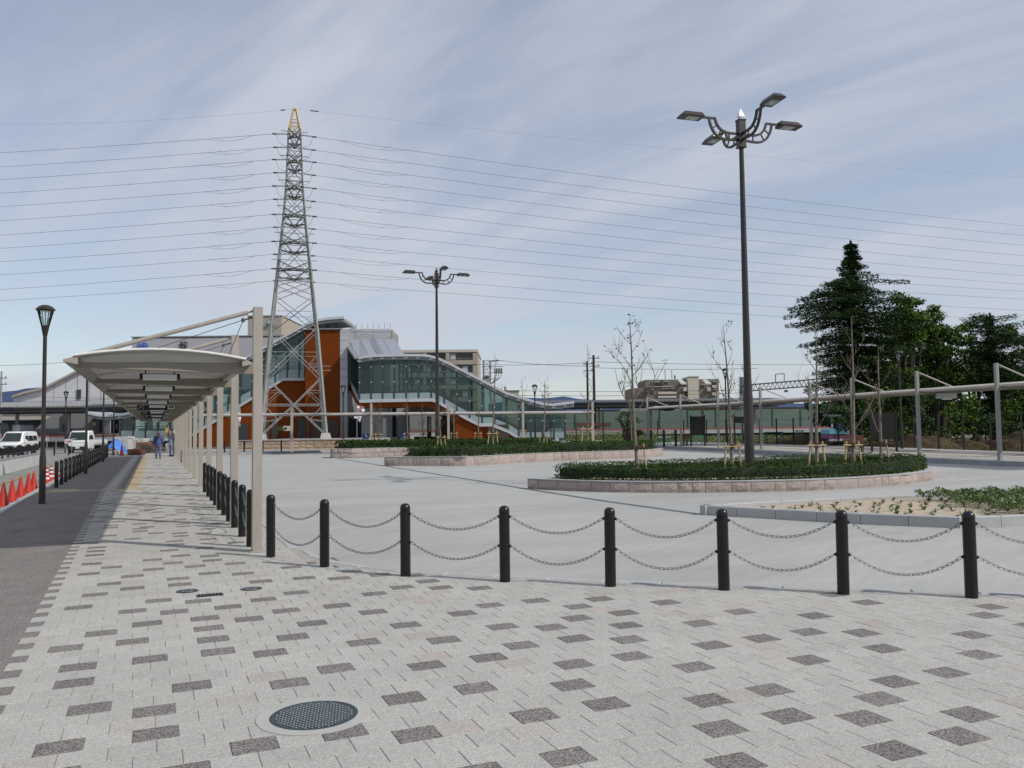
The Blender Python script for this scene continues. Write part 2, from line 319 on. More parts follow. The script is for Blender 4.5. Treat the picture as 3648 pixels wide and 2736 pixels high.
    def bar(s, a, b, w_, h, up=(0, 0, 1)):
        a = Vector(a); b = Vector(b); d = (b-a).normalized(); up = Vector(up)
        x = d.cross(up)
        if x.length < 1e-4: x = d.cross(Vector((1, 0, 0)))
        x.normalize(); y = x.cross(d); P = []
        for c in (a, b):
            for i, j in ((-1, -1), (1, -1), (1, 1), (-1, 1)): P.append(c+x*(i*w_/2)+y*(j*h/2))
        s.add(P, [(3, 2, 1, 0), (4, 5, 6, 7), (0, 1, 5, 4), (1, 2, 6, 5), (2, 3, 7, 6), (3, 0, 4, 7)]); return s
    def lathe(s, c, prof, n=16):
        b = len(s.v); c = Vector(c)
        for r, z in prof:
            for i in range(n):
                t = 2*PI*i/n; s.v.append((c.x+r*math.cos(t), c.y+r*math.sin(t), c.z+z))
        for k in range(len(prof)-1):
            for i in range(n): s.f.append((b+k*n+i, b+k*n+(i+1) % n, b+(k+1)*n+(i+1) % n, b+(k+1)*n+i)); s.m.append(s.mi)
        s.f.append(tuple(b+i for i in range(n-1, -1, -1))); s.m.append(s.mi)
        e = b+(len(prof)-1)*n; s.f.append(tuple(e+i for i in range(n))); s.m.append(s.mi); return s
    def sheet(s, pts, thick=0.0): s.add(pts, [tuple(range(len(pts)))]); return s
    def xform(s, mtx):
        s.v = [tuple(mtx @ Vector(p)) for p in s.v]; return s
    def mesh(s, name, mats, off=(0, 0, 0), smooth=None):
        me = bpy.data.meshes.new(name)
        me.from_pydata([(p[0]-off[0], p[1]-off[1], p[2]-off[2]) for p in s.v], [], s.f)
        for m_ in (mats if isinstance(mats, (list, tuple)) else [mats]): me.materials.append(M[m_])
        if len(me.materials) > 1: me.polygons.foreach_set('material_index', s.m)
        if smooth is not None:
            me.polygons.foreach_set('use_smooth', [True]*len(me.polygons)); me.set_sharp_from_angle(angle=math.radians(smooth))
        me.update(); return me
    def build(s, name, mats, parent, smooth=None, label=None, kind=None):
        me = s.mesh(name, mats, BASE.get(parent.name, (0, 0, 0)), smooth); o = bpy.data.objects.new(name, me); link(o); o.parent = parent
        BASE[o.name] = BASE.get(parent.name, Vector((0, 0, 0)))
        return tag(o, label, None, None, kind)
    def solo(s, name, mats, label, cat, frame='w', group=None, smooth=None, kind=None):
        """a thing that is one mesh, its origin at its base"""
        xs = [p[0] for p in s.v]; ys = [p[1] for p in s.v]; base = Vector(((min(xs)+max(xs))/2, (min(ys)+max(ys))/2, min(p[2] for p in s.v)))
        me = s.mesh(name, mats, base, smooth); o = bpy.data.objects.new(name, me); link(o)
        if frame == 's': o.location = s2w(base); o.rotation_euler.z = -YAW
        else: o.location = base
        BASE[o.name] = base
        return tag(o, label, cat, group, kind)
    def struct(s, name, mats, frame='w', smooth=None): return s.solo(name, mats, None, None, frame, None, smooth, 'structure')
def rawobj(name, me, parent=None, loc=(0, 0, 0), rot=(0, 0, 0)):
    o = bpy.data.objects.new(name, me); link(o); o.parent = parent; o.location = loc; o.rotation_euler = rot; return o
def children(o): return [c for c in KIDS.get(o.name, [])]
KIDS = {}
def copy_tree(o, parent=None, kids=None):
    """copy a thing, its parts and their sub-parts"""
    if kids is None:
        kids = {}
        for c in bpy.data.objects:
            if c.parent: kids.setdefault(c.parent.name, []).append(c)
    c = o.copy(); link(c); c.parent = parent
    for ch in kids.get(o.name, []): copy_tree(ch, c, kids)
    return c
def ordn(i): return ['first', 'second', 'third', 'fourth', 'fifth', 'sixth', 'seventh', 'eighth', 'ninth', 'tenth', 'eleventh', 'twelfth', 'thirteenth', 'fourteenth', 'fifteenth', 'sixteenth', 'seventeenth', 'eighteenth', 'nineteenth', 'twentieth', 'twenty-first', 'twenty-second', 'twenty-third', 'twenty-fourth', 'twenty-fifth', 'twenty-sixth', 'twenty-seventh', 'twenty-eighth', 'twenty-ninth', 'thirtieth', 'thirty-first', 'thirty-second'][i]
def leaves(name, pos, nrm, size, mname, parent=None, seed=1, aspect=0.55, jitter=0.8, tri=False, off=(0, 0, 0)):
    """many small folded leaf faces spread at pos, one mesh"""
    rg = np.random.default_rng(seed); pos = np.asarray(pos, float)-np.array(off); n = len(pos)
    nr = np.asarray(nrm, float)+rg.normal(0, jitter, (n, 3)); nr /= np.linalg.norm(nr, axis=1)[:, None]+1e-9
    a = rg.normal(0, 1, (n, 3)); a -= nr*(a*nr).sum(1)[:, None]; a /= np.linalg.norm(a, axis=1)[:, None]+1e-9
    b = np.cross(nr, a); sz = (np.asarray(size)*rg.uniform(0.6, 1.35, n))[:, None]
    v = np.stack([pos-a*sz*0.5, pos+b*sz*aspect*0.5+nr*sz*0.06, pos+a*sz*0.5, pos-b*sz*aspect*0.5-nr*sz*0.04], 1).reshape(-1, 3)
    me = bpy.data.meshes.new(name); me.vertices.add(4*n); me.vertices.foreach_set('co', v.ravel().astype(np.float32))
    me.loops.add(4*n); me.loops.foreach_set('vertex_index', np.arange(4*n, dtype=np.int32)); me.polygons.add(n)
    me.polygons.foreach_set('loop_start', np.arange(0, 4*n, 4, dtype=np.int32)); me.update(calc_edges=True)
    me.materials.append(M[mname]); o = bpy.data.objects.new(name, me); link(o); o.parent = parent
    return o
def textmesh(body, size, mname, name, parent, loc, rot, extr=0.02, align='CENTER', sx=1.0):
    cu = bpy.data.curves.new(name, 'FONT'); cu.body = body; cu.size = size; cu.extrude = extr; cu.align_x = align; cu.resolution_u = 3
    ob = bpy.data.objects.new(name+'_c', cu); link(ob); bpy.context.view_layer.update()
    me = bpy.data.meshes.new_from_object(ob.evaluated_get(bpy.context.evaluated_depsgraph_get())); bpy.data.objects.remove(ob)
    me.materials.clear(); me.materials.append(M[mname]); o = rawobj(name, me, parent, loc, rot); o.scale.x = sx; return o
# ================================================================ ground and paving
mb = MB(); mb.sheet([(-3000, -300, -0.16), (3500, -300, -0.16), (3500, 4000, -0.16), (-3000, 4000, -0.16)]); mb.struct('ground', 'ground')
mb = MB(); mb.sheet([(1.0, -12, -0.03), (42, -12, -0.03), (44, 40, -0.03), (40, 66, -0.03), (1.0, 66, -0.03)])
mb.struct('plaza_roadway', 'concrete_trowel')
mb = MB(); mb.sheet([(-40, -12, -0.10), (-2.6, -12, -0.10), (-2.6, 105, -0.10), (-40, 105, -0.10)]); mb.struct('side_road', 'asphalt_pale')
mb = MB(); mb.sheet([(2.2, 66, -0.045), (26, 66, -0.045), (26, 82, -0.045), (2.2, 82, -0.045)]); mb.struct('forecourt', 'concrete')

EDGE = [(1.84, 62.0), (1.84, 11.6), (1.86, 11.0), (1.98, 10.45), (2.2, 9.94), (2.6, 9.34), (3.27, 8.68), (4.5, 7.62), (5.9, 6.56), (6.79, 5.92), (7.55, 5.38), (9.4, 4.05), (12, 2.2)]
LEFT = [(-2.85, -3), (-2.85, 19.5), (-2.93, 23.3), (-3.02, 28), (-3.1, 33), (-3.2, 45), (-3.3, 72)]
def xat(poly, y):
    for (x0, y0), (x1, y1) in zip(poly, poly[1:]):
        if min(y0, y1) <= y <= max(y0, y1) and y0 != y1: return x0+(x1-x0)*(y-y0)/(y1-y0)
    return poly[-1][0]
walk = EDGE[::-1] + [(1.84, 72)] + LEFT[::-1]
mb = MB(); mb.prism([(p[0], p[1]) for p in walk], -0.12, -0.0045); WALK = mb.struct('walkway', 'joint')
WB = BASE[WALK.name]
PP, PW = 0.203, 0.23
DARK = {15: [13, 15], 16: [10, 17], 17: [14], 18: [5, 7, 11, 13, 16], 19: [17, 19], 20: [12, 14, 22], 21: [-1, 4, 7, 9], 22: [-3, 1, 3, 17, 20, 24, 27], 23: [9, 13], 24: [-3, -1, 5, 7, 21, 27], 25: [10, 12, 15, 17, 19, 28], 26: [-1], 27: [-3, 2, 6, 8, 13, 21], 28: [0, 4, 10, 12, 17, 25], 29: [14, 19], 30: [-3, 8, 12, 25], 31: [2, 5, 10, 13, 15], 32: [-3, -1, 1, 18], 33: [3, 7, 14], 34: [1, 10, 16], 35: [-4, -2, 4, 11, 13], 36: [1, 7], 37: [-3, 2], 38: [-1, 1, 4, 6], 39: [12], 40: [0, 2, 8, 11], 41: [-2, 3, 9], 42: [1, 5, 11], 43: [-4, -1], 44: [11], 45: [7, 9], 46: [-3, 4, 6], 47: [-2, 0, 8], 49: [-3, 0, 3, 8], 50: [2, 6], 51: [-2, 7], 53: [-4, -1, 1, 3], 55: [-3, 0, 2], 57: [-4, -1, 2], 58: [1], 61: [-4, 0, 2], 63: [-4, 4], 64: [1], 65: [-4], 66: [1, 3], 68: [-4], 69: [-2, 1], 70: [3], 71: [1], 72: [-3, 0], 74: [-1], 76: [2, 4], 77: [-1], 78: [-3, 2], 80: [-3, -1], 81: [0], 82: [2, 4], 83: [-3, -1], 84: [-4], 85: [0], 86: [4], 87: [-4, 1], 89: [-4, -2, 2], 91: [-2, 0], 93: [-1], 94: [-3], 97: [-2], 99: [-3]}
rg = random.Random(11)
near = []; far = MB()
MH = (0.85, 4.89)          # manhole
for k in range(8, 306):
    Y = (k+.5)*PP; sh = -.0225*(min(Y, 27)-11); off = .5*(k % 2); xl = xat(LEFT, Y)+0.02
    xe = xat(EDGE, Y) if Y > 2.3 else 12; xe -= 0.13
    bound = -0.95+sh
    j0 = int((xl-sh)/PW)-3; j1 = int((xe-sh)/PW)+3
    for j in range(j0, j1):
        xa = j*PW+off*PW+sh; xb = xa+PW; xc = (xa+xb)/2
        if xb < xl or xa > xe: continue
        if Y < 12 and (xa > 8.6 or xc < -2.2): continue
        dark_zone = xc < bound
        if Y > 26.3:
            kind = 3 if xc < -1.3 else (0 if (xc < -1.0 or xc > -0.35) else (2 if xc < -0.72 else (4 if xc < -0.40 else 0)))
            if kind == 0 and xc > -0.3 and rg.random() < 0.09: kind = 2
            if abs(Y-31.2) < 0.2 and xc > -0.4: kind = 4
            if abs(Y-26.5) < 0.2 and xc < -0.4: kind = 4
            if abs(Y-27.2) < 0.5 and -2.75 < xc < -2.0: kind = 4
        elif dark_zone: kind = 3
        elif j in DARK.get(k, []): kind = 2
        elif k > 72 and rg.random() < (0.045 if k < 100 else 0.10): kind = 2
        else: kind = 1 if rg.random() < 0.085 else 0
        xa = max(xa, xl); xb = min(xb, xe)
        if xb-xa < 0.03: continue
        if (xc-MH[0])**2+(Y-MH[1])**2 < 0.19**2: continue
        dz = rg.uniform(-0.0012, 0.0012)
        full = (xb-xa) > PW-1e-6
        dist = math.hypot(xc, Y)
        vis = full and Y > 3.0 and kind < 3 and (xc*RH.x+Y*RH.y)/(xc*FH.x+Y*FH.y+1e-6) < 0.63 and (xc*FH.x+Y*FH.y) > 4.0
        if vis and len(near) < 100000: near.append((dist, xc, Y, dz, kind))
        else:
            far.mi = kind; far.bevbox(((xa+xb)/2, Y, -0.015+dz), (xb-xa-0.0035, PP-0.0035, 0.03), 0.002)
near.sort()
meshes = [MB().bevbox((0, 0, -0.015), (PW-0.0035, PP-0.0035, 0.03), 0.002).mesh('paver', m_) for m_ in ('paver_light', 'paver_pink', 'paver_dark')]
for i, (d_, x, y, dz, kind) in enumerate(near):
    if i < 300: rawobj('paver', meshes[kind], WALK, (x-WB.x, y-WB.y, dz-WB.z))
    else: far.mi = kind; far.bevbox((x, y, -0.015+dz), (PW-0.0035, PP-0.0035, 0.03), 0.002)
far.build('paver', ['paver_light', 'paver_pink', 'paver_dark', 'paver_strip', 'tactile'], WALK, kind='stuff')

# manhole: mesh-cast lid in a pale collar
t = thing('manhole_cover', 'round dark cast iron manhole lid in pale concrete collar among the near pavers', 'manhole cover', (MH[0], MH[1], 0))
MB().lathe((MH[0], MH[1], -0.0155), [(0.247, 0), (0.318, 0), (0.318, 0.0205), (0.247, 0.0205), (0.247, 0)], 48).build('collar', 'collar_concrete', t)
MB().lathe((MH[0], MH[1], -0.0155), [(0.245, 0), (0.245, 0.0185), (0.232, 0.0215), (0.226, 0.018), (0.001, 0.018)], 48).build('lid', 'cast_iron', t)
mb = MB(); a = math.radians(32)
for i in range(-9, 10):
    for j in range(-9, 10):
        x = (i*math.cos(a)-j*math.sin(a))*0.0245; y = (i*math.sin(a)+j*math.cos(a))*0.0245
        if math.hypot(x, y) < 0.218: mb.bevbox((MH[0]+x, MH[1]+y, 0.0045), (0.0125, 0.0125, 0.006), 0.002, a)
mb.build('stud', 'stud_metal', t, kind='stuff')
# small service covers
for (x, y, lb) in ((0.32, 9.2, 'small round dark service cover left of the black grate'), (0.93, 9.03, 'small round dark service cover right of the black grate')):
    t = thing('service_cover', lb, 'cover', (x, y, 0), group='round service covers')
    MB().lathe((x, y, -0.02), [(0.11, 0), (0.11, 0.0235), (0.095, 0.0245), (0.08, 0.022), (0.001, 0.022)], 28).build('lid', 'cast_iron', t)
    MB().lathe((x, y, -0.02), [(0.035, 0), (0.06, 0), (0.06, 0.0248), (0.035, 0.0248), (0.035, 0)], 20).build('ring', 'stud_metal', t)
t = thing('drain_grate', 'small black rectangular grate set in the pale pavers', 'grate', (0.52, 8.88, 0))
MB().box((0.52, 8.88, -0.008), (0.25, 0.15, 0.02)).build('frame', 'cast_iron', t)
for i in range(7): MB().box((0.52-0.1+i*0.033, 8.88, 0.0045), (0.014, 0.12, 0.006)).build('bar', 'dark_void', t)
t = thing('drain_grate', 'steel road grate beside the walkway kerb near the first column', 'grate', (2.02, 10.62, -0.03))
MB().box((2.02, 10.72, -0.026), (0.24, 0.36, 0.016)).build('frame', 'cast_iron', t)
for i in range(9): MB().box((2.02, 10.58+i*0.035, -0.0165), (0.2, 0.012, 0.006)).build('bar', 'stud_metal', t)

def seglen(pts): return [((pts[i+1][0]-pts[i][0])**2+(pts[i+1][1]-pts[i][1])**2)**.5 for i in range(len(pts)-1)]
def resample(pts, step, jit=0.0, r=None):
    """points along a polyline every step metres"""
    L = seglen(pts); tot = sum(L); out = []; s_ = 0
    while s_ < tot-1e-6:
        out.append(s_); s_ += step if not jit else step*r.uniform(1-jit, 1+jit)
    if tot-out[-1] < step*0.35 and len(out) > 1: out[-1] = tot
    else: out.append(tot)
    res = []
    for q in out:
        k = 0; d_ = q
        while k < len(L)-1 and d_ > L[k]: d_ -= L[k]; k += 1
        f = min(1, d_/L[k]) if L[k] else 0
        res.append((pts[k][0]+(pts[k+1][0]-pts[k][0])*f, pts[k][1]+(pts[k+1][1]-pts[k][1])*f))
    return res
def kerb(name, pts, step, wid, z0, z1, mname, side=0.0, bv=0.012, gap=0.006):
    P = resample(pts, step); root = bpy.data.objects.new(name, None); link(root); root.location = (P[0][0], P[0][1], z0); tag(root, kind='structure')
    BASE[root.name] = Vector((P[0][0], P[0][1], z0))
    for a, b in zip(P, P[1:]):
        L = math.hypot(b[0]-a[0], b[1]-a[1]); an = math.atan2(b[1]-a[1], b[0]-a[0]); nx, ny = -math.sin(an), math.cos(an)
        mb = MB(); mb.bevbox(((a[0]+b[0])/2+nx*side, (a[1]+b[1])/2+ny*side, (z0+z1)/2), (L-gap, wid, z1-z0), bv, an); mb.build('kerb_stone', mname, root)
    return root
kerb('walkway_kerb', EDGE[1:], 0.6, 0.13, -0.10, 0.003, 'granite', 0.055)
kerb('walkway_kerb', [(1.785, 12.0+i*10) for i in range(6)], 2.0, 0.13, -0.10, 0.003, 'granite')
kerb('side_kerb', LEFT[1:], 1.2, 0.14, -0.12, 0.035, 'granite', 0.06)
# drainage line across the roadway
mb = MB(); P = [(9.88, 49), (9.70, 36), (9.45, 25), (9.30, 20), (9.28, 16.4), (9.42, 13.15)]
for a, b in zip(P, P[1:]): mb.bar((a[0], a[1], -0.031), (b[0], b[1], -0.031), 0.15, 0.014)
mb.struct('drainage_channel', 'channel')
# faint white construction marks on the roadway
rg2 = random.Random(3); mb = MB()
for (px, py, ln, an) in ((1570, 1805, .35, .2), (1500, 1760, .25, 1.1), (1260, 1897, .3, .4), (2300, 1660, 2.2, .15), (3420, 1710, 1.6, .3), (1900, 1640, 1.2, .1)):
    g = G(px, py, -0.028); mb.box((g.x, g.y, -0.0275), (ln, 0.012+rg2.random()*0.03, 0.003), an)
mb.struct('chalk_marks', 'white_dirty')

# ---- raised pavement round the far sides of the plaza
KERB = [(30.0, 12), (30.0, 22), (30.15, 26), (31.2, 34), (32.5, 39), (34, 43), (35, 48), (35.2, 53), (34.6, 57.2), (32, 61), (27, 63.5), (20, 64.6), (12.5, 64), (8.4, 62.3), (4.5, 61.8), (2.2, 61.7)]
outer = [(2.2, 80), (13.5, 67.6), (30, 72), (46, 68), (44.5, 51), (42.6, 38), (39.6, 27), (39, 12)]
mb = MB(); mb.prism(KERB+outer, -0.1, 0.16); mb.struct('far_pavement', 'concrete')
kerb('far_kerb', KERB, 0.62, 0.16, -0.08, 0.165, 'kerb_blue', 0.07, gap=0.012)
# paving bands on the far pavement
mb = MB()
for w0, w1, mi in ((1.3, 2.6, 0), (3.6, 4.6, 0), (3.0, 3.3, 1), (5.2, 8.0, 2)):
    mb.mi = mi
    for a, b in zip(KERB[:9], KERB[1:9]):
        an = math.atan2(b[1]-a[1], b[0]-a[0]); n_ = (math.sin(an), -math.cos(an))
        mb.sheet([(a[0]+n_[0]*w0, a[1]+n_[1]*w0, 0.164+mi*0.001), (a[0]+n_[0]*w1, a[1]+n_[1]*w1, 0.164+mi*0.001), (b[0]+n_[0]*w1, b[1]+n_[1]*w1, 0.164+mi*0.001), (b[0]+n_[0]*w0, b[1]+n_[1]*w0, 0.164+mi*0.001)])
mb.struct('paving_bands', ['paver_light', 'tactile', 'paver_strip'])
mb = MB(); mb.sheet([(39, 5, -0.1), (90, 0, -0.1), (110, 70, -0.1), (46, 75, -0.1), (44.5, 51, -0.1), (42.6, 38, -0.1), (39.6, 27, -0.1)]); mb.struct('bare_soil', 'soil')

# ================================================================ planters, hedges
def rough_stone(seed):
    r = random.Random(seed); nx, nz = 5, 4; V = []; Fc = []
    for j in range(nz):
        for i in range(nx):
            e = 0 if 0 < i < nx-1 and 0 < j < nz-1 else 1
            V.append((i/(nx-1)-.5, (-.5 if e else -.5-r.uniform(.05, .35)), j/(nz-1)))
    for j in range(nz-1):
        for i in range(nx-1): a = j*nx+i; Fc.append((a, a+1, a+nx+1, a+nx))
    b = len(V); V += [(-.5, .5, 0), (.5, .5, 0), (.5, .5, 1), (-.5, .5, 1)]
    Fc += [(0, b, b+1, nx-1)[::-1], ((nz-1)*nx, nz*nx-1, b+2, b+3), tuple([0]+[k*nx for k in range(1, nz)]+[b+3, b]), tuple([b+1, b+2]+[k*nx+nx-1 for k in range(nz-1, -1, -1)])]
    mb = MB(); mb.add(V, Fc); return mb.mesh('stone', 'pink_stone')
STONES = [rough_stone(i) for i in range(6)]
def inset(poly, d):
    n = len(poly); out = []; A = sum(poly[i][0]*poly[(i+1) % n][1]-poly[(i+1) % n][0]*poly[i][1] for i in range(n)); sg = 1 if A > 0 else -1
    for i in range(n):
        p0, p, p1 = Vector(poly[i-1]), Vector(poly[i]), Vector(poly[(i+1) % n])
        a = (p-p0).normalized(); b = (p1-p).normalized(); na = Vector((-a.y, a.x))*sg; nb = Vector((-b.y, b.x))*sg
        m_ = (na+nb); m_ = m_.normalized(); k = d/max(0.45, m_.dot(na)); out.append((p.x+m_.x*k, p.y+m_.y*k))
    return out
def planter(label, poly, h, course=1, seed=0):
    r = random.Random(seed); cx = sum(p[0] for p in poly)/len(poly); cy = sum(p[1] for p in poly)/len(poly)
    t = thing('planter', label, 'planter', (cx, cy, -0.03), group='stone planters on the plaza')
    inn = inset(poly, 0.10); MB().prism(inn, -0.06, h-0.02).build('wall_core', 'mortar', t)
    MB().prism(inset(poly, 0.30), h-0.08, h-0.012).build('soil_bed', 'sand', t)
    n = len(poly); cop = MB()
    o1 = inset(poly, -0.012); o2 = inset(poly, 0.30)
    for i in range(n):
        j = (i+1) % n; cop.hexa([(*o1[i], h-.018), (*o1[j], h-.018), (*o2[j], h-.018), (*o2[i], h-.018), (*o1[i], h+.004), (*o1[j], h+.004), (*o2[j], h+.004), (*o2[i], h+.004)])
    cop.build('coping', 'granite', t)
    A = sum(poly[i][0]*poly[(i+1) % n][1]-poly[(i+1) % n][0]*poly[i][1] for i in range(n)); sg = 1 if A > 0 else -1
    closed = poly+[poly[0]]; hh = (h-0.018+0.03)/course
    for c in range(course):
        P = resample(closed, 0.52, 0.4, r)
        for a, b in zip(P, P[1:]):
            an = math.atan2(b[1]-a[1], b[0]-a[0]); nx, ny = math.sin(an)*sg, -math.cos(an)*sg
            mx_, my_ = (a[0]+b[0])/2, (a[1]+b[1])/2
            if nx*(-mx_)+ny*(-my_) < 0: continue
            o = rawobj('stone', STONES[r.randrange(6)], t, (mx_-cx-nx*0.055, my_-cy-ny*0.055, c*hh), (0, 0, an if sg > 0 else an+PI))
            o.scale = (math.hypot(b[0]-a[0], b[1]-a[1])-0.012, 0.11, hh-0.008)
    return t
def hedge(label, poly, ins, wid, z0, z1, seed, dens=330, size=0.062, skip=None, leafm='leaf_hedge', cl=0.55, lo=0.0):
    """a clipped hedge that follows the planter's edge: leaf faces over twigs and a solid core coloured dark as inner shade"""
    r = np.random.default_rng(seed); c = inset(poly, ins); c = c+[c[0]]; P = np.array(resample(c, 0.25)); segs = list(zip(P[:-1], P[1:]))
    cx, cy = np.mean(P, 0)
    t = thing('hedge', label, 'hedge', (cx, cy, z0), group='evergreen hedges in the planters')
    pos = []; nrm = []; core = MB(); ph = r.uniform(0, 6.28, 4); s_acc = 0; ring = []
    for a, b in segs:
        m_ = (a+b)/2
        if skip and skip(m_): ring.append(None); s_acc += 0.25; continue
        d = b-a; L = np.linalg.norm(d); d = d/L; nn = np.array([-d[1], d[0]])
        wob = 0.5*math.sin(s_acc*2*PI/cl+ph[0])+0.3*math.sin(s_acc*2*PI/(cl*2.3)+ph[1])+0.2*math.sin(s_acc*7.7+ph[2])
        W = wid*(1+0.14*wob); Hh = (z1-z0)*(1+0.11*wob)
        n = int(dens*L*(2*Hh+wid)); th = r.uniform(-0.85, PI+0.85, n); rad = r.uniform(0.72, 1.08, n)**0.6
        cxs = np.sign(np.cos(th))*np.abs(np.cos(th))**0.55*W/2*rad; czs = np.sign(np.sin(th))*np.abs(np.sin(th))**0.6*Hh*0.62*rad
        u = r.uniform(-L*.6, L*.6, n); zc = z0+Hh*0.40
        zz = zc+czs; zz = np.where(zz < z0+.03, z0+.03+r.uniform(0, .12, n), zz)
        pos.append(np.stack([m_[0]+d[0]*u+nn[0]*cxs, m_[1]+d[1]*u+nn[1]*cxs, zz], 1))
        nrm.append(np.stack([nn[0]*np.cos(th), nn[1]*np.cos(th), np.sin(th)+0.35], 1))
        ring.append((a, nn, W*0.29, Hh*0.76)); s_acc += L
        if r.random() < 0.9:
            for _ in range(2):
                q = m_+nn*r.uniform(-W*.4, W*.4); core.cyl((q[0], q[1], z0-0.02), (q[0]+r.uniform(-.06, .06), q[1]+r.uniform(-.06, .06), z0+Hh*.5), 0.007, 0.004, 4)
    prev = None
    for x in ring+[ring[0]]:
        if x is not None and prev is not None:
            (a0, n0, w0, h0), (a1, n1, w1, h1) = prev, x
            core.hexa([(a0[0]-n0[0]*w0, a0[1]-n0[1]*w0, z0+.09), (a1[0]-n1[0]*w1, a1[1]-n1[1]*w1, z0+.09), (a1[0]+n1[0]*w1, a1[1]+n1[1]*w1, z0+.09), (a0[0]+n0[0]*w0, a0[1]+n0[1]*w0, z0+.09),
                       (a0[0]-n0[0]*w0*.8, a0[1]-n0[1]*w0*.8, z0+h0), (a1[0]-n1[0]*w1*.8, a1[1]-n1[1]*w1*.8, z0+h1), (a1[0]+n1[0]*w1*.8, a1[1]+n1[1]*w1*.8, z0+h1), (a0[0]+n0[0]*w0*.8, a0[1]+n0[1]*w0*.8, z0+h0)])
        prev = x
    core.build('stems_core', 'leaf_core', t)  # twigs plus a solid core; the hedge's inner shade is in its colour
    pos = np.concatenate(pos); nrm = np.concatenate(nrm)
    o = leaves('foliage', pos, nrm, size, leafm, t, seed, 0.5, 0.55, off=(cx, cy, z0)); o['kind'] = 'stuff'
    return t
PA = [(9.38, 20.84), (9.96, 19.65), (10.54, 18.72), (11.3, 18.02), (12.06, 17.5), (13.6, 16.82), (15.1, 16.43), (16.8, 16.4), (18.97, 16.76), (20.8, 17.55), (22.3, 18.6), (23.1, 19.8), (23.2, 21.0), (22.4, 22.0), (20, 22.0), (16.6, 21.6), (14.0, 21.4), (11.3, 21.3)]
PB = [(9.68, 37.5), (11.15, 36.32), (12.63, 35.17), (13.9, 35.5), (15.9, 36.7), (18.4, 37.6), (20.6, 37.85), (23.1, 38.2), (25.2, 39.1), (26.6, 40.2), (27.1, 41.3), (26.3, 42.2), (24, 42.0), (20, 41.0), (16, 40.3), (12.5, 39.5)]
PC = [(9.75, 50), (10.76, 49.36), (12.9, 49.6), (16, 49.2), (20, 48.2), (23, 47.4), (24.3, 48.2), (24, 50), (21, 51.8), (16, 53), (12, 53.2), (10, 52)]
planter('long pink stone planter around the tall lamp, nearest of the hedged planters', PA, 0.25, 1, 1)
planter('middle hedged stone planter with a sharp shaded left corner', PB, 0.39, 1, 2)
planter('farthest hedged stone planter, in front of the station building', PC, 0.54, 2, 3)
hedge('dark green clipped hedge ringing the nearest planter with the tall lamp', PA, 0.62, 0.80, 0.22, 0.64, 21, 640, 0.052, lambda m: m[0] < 9.9)
hedge('dark green hedge in the middle planter with the shaded corner', PB, 0.78, 1.0, 0.36, 0.86, 22, 260, 0.085, lambda m: m[0] < 10.45)
hedge('dark green hedge in the farthest planter before the station', PC, 0.72, 0.95, 0.50, 1.0, 23, 200, 0.11)

# low granite-kerbed bed near the right front
PD = [(9.39, 13.01), (9.95, 12.0), (10.79, 10.42), (11.71, 9.27), (12.71, 9.03), (14.5, 8.8), (17, 9.1), (18.2, 11), (16.5, 12.2), (13.93, 12.95), (11.7, 13.05), (10.3, 13.1)]
t = thing('planting_bed', 'low sandy planting bed edged with pale granite blocks at right', 'planting bed', (13.5, 11, -0.03))
MB().prism(inset(PD, 0.12), -0.05, 0.075).build('sand_fill', 'sand', t)
PDr = resample(PD+[PD[0]], 0.72); BD = BASE[t.name]
for a, b in zip(PDr, PDr[1:]):
    an = math.atan2(b[1]-a[1], b[0]-a[0]); L = math.hypot(b[0]-a[0], b[1]-a[1])
    MB().bevbox(((a[0]+b[0])/2-math.sin(an)*0.07, (a[1]+b[1])/2+math.cos(an)*0.07, 0.05), (L-0.008, 0.15, 0.20), 0.015, an).build('edging_block', 'granite', t)
def inside(p, poly):
    c = False; n = len(poly)
    for i in range(n):
        a, b = poly[i], poly[i-1]
        if (a[1] > p[1]) != (b[1] > p[1]) and p[0] < (b[0]-a[0])*(p[1]-a[1])/(b[1]-a[1])+a[0]: c = not c
    return c
def seedling(seed):
    r = random.Random(seed); mb = MB()
    for i in range(r.randint(7, 11)):
        a = r.uniform(0, 6.28); L = r.uniform(0.08, 0.17); up = r.uniform(0.5, 1.1); w_ = r.uniform(0.010, 0.018); d = Vector((math.cos(a), math.sin(a), 0)); pr = Vector((-math.sin(a), math.cos(a), 0))
        p0 = Vector((r.uniform(-.02, .02), r.uniform(-.02, .02), 0)); p1 = p0+d*L*.5+Vector((0, 0, L*up*.7)); p2 = p0+d*L+Vector((0, 0, L*up*.55))
        mb.add([p0-pr*w_*.4, p0+pr*w_*.4, p1+pr*w_, p1-pr*w_, p2], [(0, 1, 2, 3), (3, 2, 4)])
    return mb.mesh('seedling', 'leaf_cover')
SEED = [seedling(i) for i in range(6)]
r = random.Random(9); inn = inset(PD, 0.42); k = 0; pts = []
while len(pts) < 80 and k < 4000:
    k += 1; p = (r.uniform(9.6, 15.0), r.uniform(9.3, 12.9))
    if not inside(p, inn) or p[0] > 13.2+0.45*(p[1]-9.5)+1.0: continue
    if any((p[0]-q[0])**2+(p[1]-q[1])**2 < 0.075 for q in pts): continue
    pts.append(p)
for i, p in enumerate(sorted(pts)):
    o = rawobj('seedling', SEED[i % 6], None, (p[0], p[1], 0.07), (0, 0, r.uniform(0, 6))); s_ = r.uniform(.55, 1.05); o.scale = (s_, s_, s_)
    tag(o, 'small grassy green seedling planted in the bare sand of the low bed', 'seedling', 'seedlings in the sandy bed')
pos = []; k = 0; nr = []
rgn = np.random.default_rng(5)
